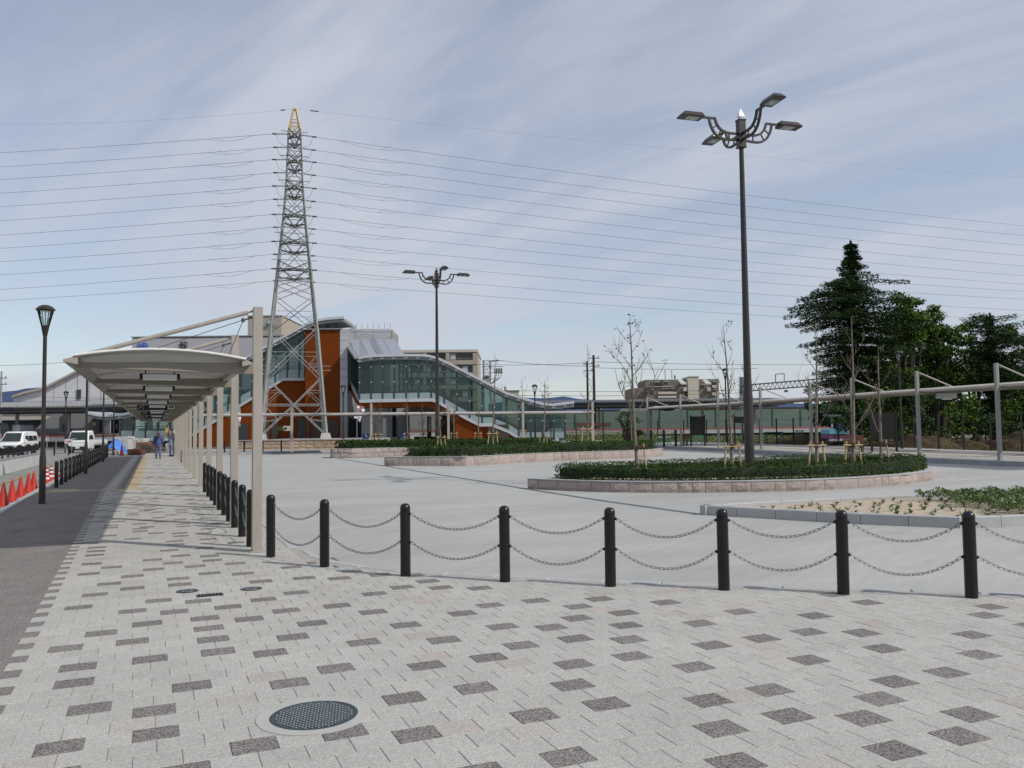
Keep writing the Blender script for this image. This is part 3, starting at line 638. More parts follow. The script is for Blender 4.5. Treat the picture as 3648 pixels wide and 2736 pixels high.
while len(pos) < 17000:
    p = (rgn.uniform(12.6, 18), rgn.uniform(8.9, 12.9))
    if not inside(p, inn) or p[0] < 13.1+0.45*(p[1]-9.5)+0.25*math.sin(p[1]*5): continue
    cell = math.sin(p[0]*9.3)*math.sin(p[1]*8.1)
    if cell < -0.35 and rgn.random() < .75: continue
    h_ = 0.08+0.17*rgn.random()**.6*(0.75+0.35*cell); pos.append((p[0], p[1], 0.07+h_)); nr.append((0, 0, 1))
t = thing('ground_cover', 'bright green leafy ground cover filling the right of the low sandy bed', 'ground cover', (15.5, 10.8, 0.07))
o = leaves('foliage', pos, nr, 0.05, 'leaf_cover', t, 6, 0.55, 0.75, off=BASE[t.name]); o['kind'] = 'stuff'

# ================================================================ bollards and chains
def bollard_proto():
    t = thing('bollard', 'tmp', 'bollard', (0, 0, 0))
    MB().lathe((0, 0, 0), [(0.057, -0.03), (0.057, 0.725), (0.052, 0.728), (0.052, 0.734)], 20).build('post', 'black_paint', t, 40)
    MB().lathe((0, 0, 0), [(0.057, 0.733), (0.058, 0.745), (0.055, 0.765), (0.047, 0.782), (0.034, 0.794), (0.018, 0.800), (0.002, 0.802)], 20).build('cap', 'black_paint', t, 60)
    for z in (0.685, 0.375):
        for sx in (-1, 1): MB().lathe((sx*0.062, 0, z), [(0.004, -0.016), (0.014, -0.010), (0.017, 0), (0.014, 0.010), (0.004, 0.016)], 8).build('chain_lug', 'black_paint', t, 60)
    return t
BOL = bollard_proto(); first = [True]
def bollard(x, y, rz, label, group):
    o = BOL if first[0] else copy_tree(BOL); first[0] = False
    o.location = (x, y, 0); o.rotation_euler = (rg.uniform(-.006, .006), rg.uniform(-.006, .006), rz); o['label'] = label; o['group'] = group; return o
def link_mesh(): 
    mb = MB(); n = 10; P = []
    for i in range(n+1):
        a = 2*PI*i/n; P.append((0.021*math.cos(a)+(0.011 if math.cos(a) > 0.01 else -0.011 if math.cos(a) < -0.01 else 0), 0.0125*math.sin(a), 0))
    mb.tube(P, 0.0031, 5); return mb
LINK = link_mesh()
def chain(a, b, z, sag, label, group, fine=True):
    a = Vector((a[0], a[1], z)); b = Vector((b[0], b[1], z)); d = (b-a).normalized(); a = a+d*0.07; b = b-d*0.07; L = (b-a).length
    sag *= rg.uniform(.9, 1.1)
    def P(t): return a.lerp(b, t)-Vector((0, 0, sag*4*t*(1-t)))
    mb = MB()
    if fine:
        n = int(L*1.06/0.045)
        for i in range(n):
            t = (i+.5)/n; p = P(t); tg = (P(min(1, t+.01))-P(max(0, t-.01))).normalized(); sd = tg.cross(Vector((0, 0, 1))).normalized(); up = sd.cross(tg)
            if i % 2: sd, up = (sd+up).normalized(), (up-sd).normalized()
            else: sd, up = (sd-up).normalized(), (up+sd).normalized()
            mt = Matrix(((tg.x, sd.x, up.x, p.x), (tg.y, sd.y, up.y, p.y), (tg.z, sd.z, up.z, p.z), (0, 0, 0, 1)))
            mb.add([mt @ Vector(q) for q in LINK.v], LINK.f)
    else:
        for i in range(14):
            p, q = P(i/14), P((i+0.72)/14); mb.cyl(p, q, 0.008, n=5)
    mb.solo('chain', 'chain_steel', label, 'chain', group=group)
FB = [(1.392, 11.198), (1.877, 10.1), (2.574, 9.046), (3.433, 8.236), (4.299, 7.51), (5.201, 6.838), (6.084, 6.165), (7.0, 5.514), (7.92, 4.86)]
RB = [(1.255, y) for y in (12.335, 13.578, 14.89, 15.98, 17.21, 18.44, 19.65, 20.95, 22.3, 24.0)]
for i, p in enumerate(FB):
    q = FB[min(i+1, len(FB)-1)]; pv = FB[max(i-1, 0)]
    bollard(p[0], p[1], math.atan2(q[1]-pv[1], q[0]-pv[0]), ('black bollard right beside the nearest beige column' if i == 0 else '%s black bollard of the curved front row, counted from the nearest column' % ordn(i)), 'bollards along the curved front edge')
for i in range(len(FB)-1):
    for z, nm in ((0.685, 'upper'), (0.375, 'lower')):
        chain(FB[i], FB[i+1], z, 0.155 if i < 1 else 0.17, '%s steel chain in the %s gap of the curved bollard row from the nearest column' % (nm, ordn(i)), 'chains of the curved front row')
for i, p in enumerate(RB): bollard(p[0], p[1], PI/2, '%s black bollard in line behind the nearest beige column' % ordn(i), 'bollards between the beige columns')
for i in range(len(RB)-1):
    for z, nm in ((0.685, 'upper'), (0.375, 'lower')): chain(RB[i], RB[i+1], z, 0.16, '%s chain in the %s gap of the bollards between the beige columns' % (nm, ordn(i)), 'chains between the beige columns', i < 5)
LBY = [28.6, 30.2, 31.7, 33.3, 34.9, 36.5, 38.1, 39.7, 41.3, 42.9, 44.5, 46.1, 47.7, 49.3, 50.9, 52.5, 54.1, 55.7, 57.3, 58.9, 60.5, 62.1, 63.7]
LB = [(-2.72-0.0075*(y-28.6), y) for y in LBY]
for i, p in enumerate(LB): bollard(p[0], p[1], PI/2, '%s black bollard from the near end of the left-hand row by the cones' % ordn(i), 'bollards of the left-hand row')
for i in range(len(LB)-1):
    for z, nm in ((0.685, 'upper'), (0.375, 'lower')): chain(LB[i], LB[i+1], z, 0.2, '%s chain in the %s gap of the left-hand bollard row from its near end' % (nm, ordn(i)), 'chains of the left-hand row', False)
for i, y in enumerate((44.2, 47.6, 51.5, 55)): bollard(1.45, y, PI/2, '%s dark bollard standing among the distant beige columns' % ordn(i), 'distant bollards by the beige columns')
for i, (x, y) in enumerate(((4.55, 62.4), (5.93, 62.9), (7.2, 62.7), (8.48, 62.5))):
    o = bollard(x, y, 0, '%s dark bollard from the left in front of the tan stone retaining wall' % ordn(i), 'bollards by the retaining wall'); o.location.z = 0.16
for i, (px, py) in enumerate(((1700+1370/2.212, 1100+1083/2.212), (1700+1472/2.212, 1100+1085/2.212), (1700+1566/2.212, 1100+1085/2.212))):
    g = G(px, py, 0.16); o = bollard(g.x, g.y, 0, '%s dark bollard from the left by the right-hand canopy end' % ordn(i), 'bollards by the right-hand canopy'); o.location.z = 0.16; o.scale = (1.6, 1.6, 1.55)
# ================================================================ covered walkways
def canopy(label, cols, side, z0, hs=1.0, wid=2.35, light=True, zc=None, rods=True, ends=(0.25, 0.25), rodflip=1, tension=True):
    """columns on one side, tapered beams, curved roof panels, gutters and tie rods; side=+1: roof lies left of the column line"""
    C_ = [Vector((c[0], c[1], z0)) for c in cols]; n = len(C_)
    t = thing('canopy', label, 'canopy', C_[0], group='covered walkway canopies')
    def frame_at(i):
        d = (C_[min(i+1, n-1)]-C_[max(i-1, 0)]).normalized(); nn = Vector((-d.y, d.x, 0))*side; return d, nn
    hb = 2.40*hs; ht = 3.32*hs
    prof = []
    for k in range(13):
        u = k/12; x = 0.17+(wid-0.17-0.12)*u; prof.append((x, hs*(2.575+0.105*(1-(2*u-1)**2))))
    rings = []
    for i in range(n):
        d, nn = frame_at(i); rings.append((C_[i], d, nn))
    a = rings[0]; rings2 = [(a[0]-a[1]*ends[0], a[1], a[2])]+rings[1:-1]+[(rings[-1][0]+rings[-1][1]*ends[1], rings[-1][1], rings[-1][2])]
    for i in range(n-1):
        (p0, d0, n0), (p1, d1, n1) = rings2[i], rings2[i+1]; mb = MB(); V = []
        g = 0.012
        for (p, d, nn, sg) in ((p0, d0, n0, 1), (p1, d1, n1, -1)):
            for (x, z) in prof: V.append(p+nn*x+d*g*sg+Vector((0, 0, z)))
            for (x, z) in prof: V.append(p+nn*x+d*g*sg+Vector((0, 0, z+0.012)))
        m_ = len(prof); Fc = []
        for k in range(m_-1):
            Fc += [(k, k+1, 2*m_+k+1, 2*m_+k), (m_+k+1, m_+k, 3*m_+k, 3*m_+k+1), (k+1, k, m_+k, m_+k+1), (2*m_+k, 2*m_+k+1, 3*m_+k+1, 3*m_+k)]
        mb.add(V, Fc); mb.build('roof_panel', 'roof_sheet', t, 50)
        for x0, x1, za, zb, nm in ((0.10, 0.22, 2.50, 2.575, 'gutter'), (wid-0.18, wid-0.02, 2.49, 2.565, 'gutter')):
            mb = MB(); P = []
            for (p, d, nn) in ((p0, d0, n0), (p1, d1, n1)):
                out = x0 if x0 < 1 else x1; inn_ = x1 if x0 < 1 else x0
                P.append([p+nn*inn_+Vector((0, 0, hs*(zb+0.012))), p+nn*out+Vector((0, 0, hs*(zb-0.025))), p+nn*out+Vector((0, 0, hs*(zb-0.055))), p+nn*inn_+Vector((0, 0, hs*(za-0.01)))])
            mb.add(P[0]+P[1], [(0, 1, 5, 4), (1, 2, 6, 5), (2, 3, 7, 6), (3, 0, 4, 7), (3, 2, 1, 0), (4, 5, 6, 7)]); mb.build(nm, 'beige_steel', t)
    # bright trim on both free ends
    for (p, d, nn), sg in ((rings2[0], -1), (rings2[-1], 1)):
        mb = MB(); mb.tube([p+d*sg*0.012+nn*x+Vector((0, 0, z+0.012)) for x, z in prof], 0.014, 5); mb.build('end_trim', 'white_edge', t)
    for i in range(n):
        p, d, nn = rings[i]
        rz = math.atan2(nn.y, nn.x)
        o = MB().box((p.x, p.y, p.z+ht/2), (0.12*hs**.5, 0.17 if hs < 1.1 else .13, ht), rz).build('column', 'beige_steel' if hs < 1.1 else 'column_grey', t)
        MB().bevbox((p.x, p.y, p.z+.008), (.20*hs, .25*hs, .016), .004, rz).build('base_plate', 'beige_steel', t)
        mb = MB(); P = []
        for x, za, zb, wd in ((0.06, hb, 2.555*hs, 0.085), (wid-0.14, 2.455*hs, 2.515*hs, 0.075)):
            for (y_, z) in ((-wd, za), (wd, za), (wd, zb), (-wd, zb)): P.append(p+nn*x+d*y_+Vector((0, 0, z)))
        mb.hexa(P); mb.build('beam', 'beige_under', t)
        if rods:
            a = p+nn*0.06+Vector((0, 0, ht-0.05)); b = p+nn*(wid-0.22)+Vector((0, 0, 2.61*hs))
            mb = MB(); mb.cyl(a.lerp(b, .035), b, 0.030*hs, n=10); mb.cyl(a, a.lerp(b, .04), 0.014*hs, n=8); mb.build('tie_rod', 'beige_steel', t, 40)
            mb = MB(); c_ = p+nn*0.07+Vector((0, 0, ht-0.14)); e = c_+nn*0.12-Vector((0, 0, 0.04)); mb.tube([c_, e], 0.012, 6); mb.lathe(e-Vector((0, 0, .03)), [(0.01, 0), (0.028, 0.015), (0.028, .045), (.01, .06)], 8)
            if tension and i < n-1:
                L = (C_[i+1]-C_[i]).length
                mb.tube([e, p+d*L*0.5+nn*(wid-0.5)+Vector((0, 0, 2.67*hs))], 0.005, 4); mb.tube([e, p+d*0.55+nn*0.36+Vector((0, 0, 2.63*hs))], 0.005, 4)
                f_ = p+d*0.55+nn*0.36+Vector((0, 0, 2.61*hs)); mb.cyl(f_, f_+Vector((0, 0, 0.06)), 0.018, n=8)
            mb.build('tension_cable', 'galv_dark', t)
        if light and i < n-1:
            q = (C_[i]+C_[i+1])/2+nn*1.22; zz = 2.46*hs
            lf = MB().box((q.x, q.y, q.z+zz), (0.56, 0.20, 0.085), rz).build('light_fitting', 'text_black', t)
            MB().box((q.x, q.y, q.z+zz-0.008), (0.47, 0.225, 0.078), rz).build('diffuser', 'diffuser', lf)
            for sx in (-1, 1): MB().box((q.x+nn.x*sx*.2, q.y+nn.y*sx*.2, q.z+zz+0.10), (0.02, 0.02, 0.14), rz).build('bracket', 'text_black', lf)
    return t
COLY = [11.8, 15.35, 18.9, 22.7, 26.9, 31.0, 35.2, 39.4, 43.6, 47.8, 52.0, 56.2, 60.4, 64.6]
CAN1 = canopy('long beige cantilever canopy over the left walkway with curved roof', [(1.28, y) for y in COLY], 1, 0.0)
canopy('low far canopy crossing in front of the station and lattice tower', [(3.0, 61.6), (8.8, 59.6), (14.2, 58.6), (19.6, 57.4), (25.0, 56.2), (30.2, 55.0)], 1, 0.16, 1.02, light=False, ends=(.3, .2), tension=False)
RC = [(29.6, 17.6), (30.43, 22.48), (31.32, 26.97), (32.24, 31.67), (33.1, 35.5), (34.15, 40.86), (35.15, 46.4), (35.4, 51.15), (35.93, 56.46)]
canopy('curving pale canopy along the right side of the plaza', RC, -1, 0.16, 1.15, light=False, ends=(.3, .3), tension=False)
# hanging direction signs under the left canopy
for i, (y, lb) in enumerate(((28.9, 'nearest navy hanging bus sign under the left canopy'), (37.4, 'middle navy hanging bus sign under the left canopy'), (45.7, 'farthest navy hanging bus sign under the left canopy'))):
    t = thing('hanging_sign', lb, 'sign', (0.03, y, 2.34), group='hanging bus signs')
    MB().box((0.03, y, 2.43), (1.12, 0.06, 0.18)).build('panel', 'sign_navy', t)
    for sx in (-.45, .45): MB().cyl((0.03+sx, y, 2.515), (0.03+sx, y, 2.62), 0.012, n=6).build('hanger', 'beige_steel', t)
    mb = MB(); x = 0.47; yy = y-0.034
    mb.b2((x-.10, yy-.002, 2.365), (x+.10, yy+.002, 2.495)); pz = mb.build('pictogram', 'white_paint', t)
    mb = MB(); mb.b2((x-.075, yy-.006, 2.42), (x+.075, yy-.003, 2.465)); mb.box((x-.045, yy-.0045, 2.405), (.03, .003, .03)); mb.box((x+.045, yy-.0045, 2.405), (.03, .003, .03)); mb.build('bus_mark', 'text_black', pz)
    textmesh('バ', 0.16, 'white_paint', 'lettering', t, (-0.44, -0.036, 0.03), (PI/2, 0, 0), 0.002)
# long grey box signs under the right canopy
for (px0, px1, py0, py1, d, lb) in ((3338, 3404, 1401, 1420, 37, 'pale grey box sign under the right canopy near the second column'), (2350, 2402, 1454, 1462, 66, 'black line of small signs under the right canopy far end')):
    a = S(px0, py1, d); b = S(px1, py0, d); t = thing('box_sign', lb, 'sign', ((a.x+b.x)/2, d, a.z), 's')
    MB().b2((a.x, d-.12, a.z), (b.x, d+.12, b.z)).build('box', 'grey_box' if d < 40 else 'text_black', t)
    MB().b2((a.x+.3*(b.x-a.x), d-.08, a.z-.05), (a.x+.75*(b.x-a.x), d+.08, a.z-.002)).build('lamp_tray', 'diffuser' if d < 40 else 'text_black', t)
    MB().cyl(((a.x+b.x)/2, d, b.z), ((a.x+b.x)/2, d, b.z+.35), .03, n=6).build('hanger', 'beige_steel', t)

# ================================================================ lamps
def big_lamp(label, x, y, zb, ztop_, k, group, dirs=(.53, .85)):
    t = thing('street_lamp', label, 'street lamp', (x, y, zb), group=group); zc = ztop_-1.06*k
    MB().lathe((x, y, 0), [(0.125*k, zb-.05), (0.125*k, zb+2.2), (0.118*k, zb+2.24), (0.098*k, zb+2.6*k), (0.06*k, zc+.03)], 20).build('pole', 'brown_paint', t, 30)
    MB().lathe((x, y, 0), [(0.17*k, zb-.05), (0.17*k, zb+.05), (.13*k, zb+.07)], 20).build('base_flange', 'brown_paint', t, 30)
    # square collar, turned with the arms
    base = -math.atan2(x, y)-math.atan2(dirs[1], dirs[0])
    cm = MB(); cm.box((x, y, zc+.38*k), (.19*k, .19*k, .76*k), base+PI/4*0); cm.box((x, y, zc+.015*k), (.215*k, .215*k, .04*k), base); cm.box((x, y, zc+.745*k), (.215*k, .215*k, .035*k), base); cm.build('collar', 'brown_paint', t)
    fm = MB(); r_ = .095*k
    for z0_, z1_, ra, rb in ((0, .05, .05, .05), (.05, .085, .05, .085), (.085, .30, .085, .003)):
        P = []
        for z_, rr in ((z0_, ra), (z1_, rb)):
            for q in range(4): a_ = base+PI/4+q*PI/2; P.append((x+math.cos(a_)*rr*1.3*k, y+math.sin(a_)*rr*1.3*k, zc+.76*k+z_*k))
        fm.hexa(P)
    fm.build('finial', 'steel_bright' if k < 1.1 else 'brown_paint', t)
    za = zc+.28*k
    for q in range(4):
        an = base+q*PI/2; dv = Vector((math.cos(an), math.sin(an), 0)); sv = Vector((-math.sin(an), math.cos(an), 0))
        def pt(r, z): return Vector((x, y, za))+dv*(r*k)+Vector((0, 0, z*k))
        arm = MB()
        up = [(.08, .09), (.36, .09), (.46, .10), (.55, .13), (.62, .175), (.68, .235), (.725, .305), (.755, .375), (.775, .45)]
        lo = [(.08, -.07), (.40, -.095), (.52, -.09), (.62, -.065), (.71, -.02), (.785, .045), (.845, .125), (.89, .215), (.925, .315), (.95, .43)]
        for Pp in (up, lo):
            for a_, b_ in zip(Pp, Pp[1:]): arm.bar(pt(*a_), pt(*b_), .055*k, .058*k, sv)
        for a_, b_ in (((.36, .09), (.36, -.085)), ((.60, .15), (.70, -.02)), ((.72, .28), (.86, .16))): arm.bar(pt(*a_), pt(*b_), .03*k, .03*k, sv)
        arm.bar(pt(.755, .45), pt(1.18, .45), .05*k, .055*k, Vector((0, 0, 1)))
        A = arm.build('arm', 'brown_paint', t)
        hm = MB(); P = []
        for z_, r0, r1, wd in ((.395, 1.17, 1.80, .165), (.43, 1.16, 1.81, .172), (.54, 1.19, 1.70, .10)):
            P.append([pt(r0, z_)-sv*wd*k, pt(r1, z_)-sv*wd*k, pt(r1, z_)+sv*wd*k, pt(r0, z_)+sv*wd*k])
        hm.add(P[0]+P[1]+P[2], [(3, 2, 1, 0), (8, 9, 10, 11)]+[(L+i, L+(i+1) % 4, L+4+(i+1) % 4, L+4+i) for L in (0, 4) for i in range(4)])
        hd = hm.build('lamp_head', 'brown_paint', t)
        lm = MB(); lm.add([pt(1.27, .392)-sv*.12*k, pt(1.62, .392)-sv*.12*k, pt(1.62, .392)+sv*.12*k, pt(1.27, .392)+sv*.12*k], [(3, 2, 1, 0)]); lm.build('lens', 'lamp_pane', hd)
        lm = MB(); lm.lathe(pt(1.44, .36), [(.002*k, .0), (.05*k, .012), (.065*k, .032)], 12); lm.build('bulb', 'lamp_lens', hd)
    return t
big_lamp('tall dark four-headed street lamp rising from the nearest hedged planter', 15.2, 18.7, 0.22, 10.62, 1.06, 'four-headed street lamps')
big_lamp('distant four-headed street lamp standing before the station glass stairs', 17.03, 52.1, 0.5, 12.35, 1.25, 'four-headed street lamps', (.25, .97))
def post_lamp(label, x, y, zb, zt, k=1.0):
    t = thing('post_lamp', label, 'street lamp', (x, y, zb), group='post lamps with bowl-shaped heads')
    MB().lathe((x, y, 0), [(0.072*k, zb-.05), (0.072*k, zb+1.02*k), (0.065*k, zb+1.1*k), (0.046*k, zb+1.32*k), (0.043*k, zt-.72*k)], 14).build('pole', 'brown_paint', t, 30)
    MB().lathe((x, y, zt-.74*k), [(.045*k, 0), (.05*k, .02*k), (.085*k, .20*k), (.075*k, .215*k), (.04*k, .25*k), (.002, .255*k)], 14).build('cup', 'brown_paint', t, 40)
    MB().lathe((x, y, zt), [(.175*k, -.155*k), (.215*k, -.12*k), (.208*k, -.105*k), (.15*k, -.045*k), (.08*k, -.012*k), (.002, 0)], 18).build('cap', 'brown_paint', t, 40)
    for q in range(4):
        a = q*PI/2+.5; MB().cyl((x+math.cos(a)*.075*k, y+math.sin(a)*.075*k, zt-.55*k), (x+math.cos(a)*.18*k, y+math.sin(a)*.18*k, zt-.15*k), .010*k, n=6).build('rib', 'brown_paint', t)
    MB().cyl((x, y, zt-.50*k), (x, y, zt-.15*k), .016*k, n=8).build('lamp_tube', 'lamp_lens', t)
    MB().lathe((x, y, 0), [(.07*k, zt-.54*k), (.165*k, zt-.16*k)], 14).build('glass_bowl', 'lamp_glass', t, 60)
    return t
post_lamp('nearest dark post lamp at the left edge above the traffic cones', -2.40, 22.2, 0, 4.66)
post_lamp('second dark post lamp along the left-hand bollard row', -2.55, 37.7, 0, 4.66)
post_lamp('third dark post lamp along the left-hand bollard row', -2.70, 52.6, 0, 4.66)
post_lamp('fourth dark post lamp at the end of the left-hand bollard row', -2.78, 67.5, 0, 4.66)
def lamp_px(label, px, py, pt_y, d, k):
    b = at(px, py, d); z = EYE+(ray(px, pt_y).z)*d/ray(px, pt_y).dot(FH); post_lamp(label, b.x, b.y, b.z, z, k)
lamp_px('distant post lamp in front of the white gabled building at left', 232, 1608, 1393, 76, 1.15)
lamp_px('post lamp in front of the white panelled strip by the lattice tower', 1223, 1572, 1371, 68, 1.25)
lamp_px('post lamp rising before the foot of the right glass stairs', 1907, 1559, 1369, 70, 1.25)
lamp_px('post lamp behind the thin tree at the right-hand canopy', 2590, 1585, 1311, 64, 1.25)
lamp_px('post lamp against the dark conifers behind the right canopy', 3214, 1597, 1248, 49.5, 1.25)

# ================================================================ young staked trees
def young_tree(label, x, y, zb, zt, seed, lean=(0, 0), spread=1.0, nleaf=30, r0=0.045, stake=1, nb=9, first=0.38, two=True):
    r = random.Random(seed); t = thing('young_tree', label, 'tree', (x, y, zb), group='young staked trees in the planters'); h = zt-zb
    P = []; n = 9
    for i in range(n+1):
        u = i/n; P.append(Vector((x+lean[0]*u+math.sin(u*5+seed)*0.05*h*.25*u, y+lean[1]*u+math.cos(u*4+seed)*.04*h*.2*u, zb-.05+h*u)))
    R = [r0*(1-u*.85)*(1.25 if i == 0 else 1) for i, u in enumerate([k/n for k in range(n+1)])]; R[-1] = .004
    MB().tube(P, R, 8).build('trunk', 'bark', t, 60)
    br = MB(); lp = []; ln = []
    def grow(p, d, L, rad, lev):
        pts = [p]; q = p; dd = d.copy(); m_ = 5
        for i in range(m_):
            dd = (dd+Vector((r.uniform(-.16, .16), r.uniform(-.16, .16), r.uniform(.02, .20)))).normalized(); q = q+dd*(L/m_); pts.append(q)
        br.tube(pts, [rad*(1-.75*i/m_) for i in range(m_+1)], 5 if lev == 0 else 4)
        for i in range(2, m_+1):
            if r.random() < .55: lp.append(pts[i]+Vector((r.uniform(-.05, .05), r.uniform(-.05, .05), r.uniform(-.03, .06)))); ln.append(d)
        if lev < 2:
            for _ in range(r.randint(2, 3) if lev == 0 else r.randint(1, 2)):
                i = r.randint(1, m_-1); a = r.uniform(0, 6.28)
                nd_ = (dd+Vector((math.cos(a), math.sin(a), .25))*.75).normalized(); grow(pts[i], nd_, L*r.uniform(.42, .68), rad*.55, lev+1)
    for i in range(nb):
        u = first+(0.93-first)*i/max(1, nb-1); k = min(int(u*n), n-1); p = P[k].lerp(P[k+1], u*n-k); a = i*2.4+seed+r.uniform(-.4, .4)
        L = h*(1-u)*r.uniform(.45, .70)*spread+h*.06; d = Vector((math.cos(a), math.sin(a), r.uniform(.75, 1.15))).normalized(); grow(p, d, L, max(.005, R[k]*.42), 0)
    br.build('branches', 'twig', t)
    if nleaf:
        r.shuffle(lp); lp2 = []
        for p in lp[:nleaf]:
            for _ in range(2): lp2.append((p[0]+r.uniform(-.05, .05), p[1]+r.uniform(-.05, .05), p[2]+r.uniform(-.04, .04)))
        o = leaves('leaves', lp2, [(0, 0, 1)]*len(lp2), 0.062*max(1, h/4.5), 'leaf_young', t, seed, .7, 1.0, off=(x, y, zb))
    if stake:
        k = max(1.0, h/4.6); sd = RH if two else RH
        hz = zb+.82*k
        for sx in (-1, 1):
            if stake == 1 or sx == 1:
                a = Vector((x, y, zb))+RH*sx*.27*k-FH*.05; b = Vector((x, y, hz+.12*k))+RH*sx*.17*k
                MB().cyl(a-Vector((0, 0, .1)), b, .028*k, .024*k, n=8).build('stake', 'stake', t, 40)
        if stake == 1: MB().cyl(Vector((x, y, hz))-RH*.27*k-FH*.05, Vector((x, y, hz))+RH*.27*k-FH*.05, .026*k, n=8).build('crossbar', 'stake', t, 40)
        else: MB().cyl(Vector((x, y, hz))-FH*.05, Vector((x, y, hz))+RH*.24*k-FH*.05, .022*k, n=8).build('crossbar', 'binding', t, 40)
        MB().cyl((x, y, hz-.06*k), (x, y, hz+.06*k), r0*1.35, n=10).build('binding', 'binding', t)
    return t
def tree_px(label, px, py, tx, ty, zvis, zb, seed, **kw):
    g = G(px, py, zvis); zt = ztop(g, tx, ty); d_ = (g.x*FH.x+g.y*FH.y); sh = (tx-px)*d_/F_PX+0.0115*(zt-zb); young_tree(label, g.x, g.y, zb, zt, seed, lean=(RH.x*sh, RH.y*sh), **kw)
def c3(x, y): return (1700+x/2.212, 1100+y/2.212)
def c4(x, y): return (2648+x/2.212, 1100+y/2.212)
def f4(x, y): return (1200+x/4.424, 1300+y/4.424)
def f5(x, y): return (1650+x/4.424, 1300+y/4.424)
tree_px('spreading young tree at the left end of the nearest planter', *c3(1265, 1245), *c3(1200, 62), .5, .22, 4, spread=.72, nleaf=90, r0=.06, stake=2, nb=13, first=.34)
tree_px('bare young tree just left of the tall lamp pole', *c3(2013, 1235), *c3(1958, 115), .5, .22, 12, spread=.62, nleaf=30, r0=.055, nb=9)
tree_px('bare young tree right of the tall lamp pole with wide low fork', *c4(580, 1225), *c4(588, 70), .5, .22, 5, spread=.6, nleaf=26, r0=.055, nb=8, first=.30)
tree_px('tallest bare young tree, second right of the tall lamp pole', *c4(865, 1225), *c4(880, 45), .5, .22, 6, spread=.55, nleaf=2, r0=.065, nb=8, first=.28)
tree_px('short young tree at the right end of the nearest planter', *c4(1085, 1205), *c4(1085, 275), .5, .22, 8, spread=.55, nleaf=18, r0=.05, nb=8, first=.3, stake=2)
tree_px('young tree at the left of the middle planter before the orange wall', *f4(1650, 1320), *f4(1600, 540), .55, .36, 15, spread=.55, nleaf=18, r0=.06)
tree_px('thin tall young tree left in the middle planter with a feathery tip', *f5(470, 1310), *f5(495, -210), .55, .36, 17, spread=.28, nleaf=5, r0=.06, nb=10)
tree_px('leafy-topped young tree near the middle of the middle planter', *f5(1265, 1295), *f5(1290, 205), .55, .36, 18, spread=.5, nleaf=60, r0=.07, first=.55)
tree_px('thin tall young tree in the middle planter before the utility poles', *f5(1955, 1265), *f5(1985, -370), .55, .36, 19, spread=.22, nleaf=4, r0=.06, nb=10)
tree_px('pale-barked young tree at the right end of the middle planter', *c3(1218, 1060), *c3(1205, 640), .55, .36, 20, spread=.45, nleaf=10, r0=.05, stake=0)
tree_px('leftmost young tree of the farthest planter', *f4(600, 1225), *f4(580, 630), .8, .5, 31, spread=.5, nleaf=20, r0=.06)
tree_px('second young tree from the left in the farthest planter', *f4(655, 1225), *f4(690, 545), .8, .5, 32, spread=.4, nleaf=10, r0=.06)
tree_px('third young tree from the left in the farthest planter', *f4(1112, 1215), *f4(1100, 380), .8, .5, 33, spread=.4, nleaf=4, r0=.07, first=.5)
tree_px('fourth young tree from the left in the farthest planter', *f4(1368, 1215), *f4(1330, 560), .8, .5, 34, spread=.35, nleaf=8, r0=.06)
tree_px('fifth young tree from the left in the farthest planter', *f4(1848, 1200), *f4(1840, 430), .8, .5, 35, spread=.35, nleaf=20, r0=.06)
tree_px('sixth young tree from the left in the farthest planter', *f5(235, 1205), *f5(250, 330), .8, .5, 36, spread=.3, nleaf=6, r0=.06)
tree_px('young tree at the right end of the farthest planter', *f5(945, 1165), *f5(930, 200), .8, .5, 37, spread=.42, nleaf=24, r0=.06)

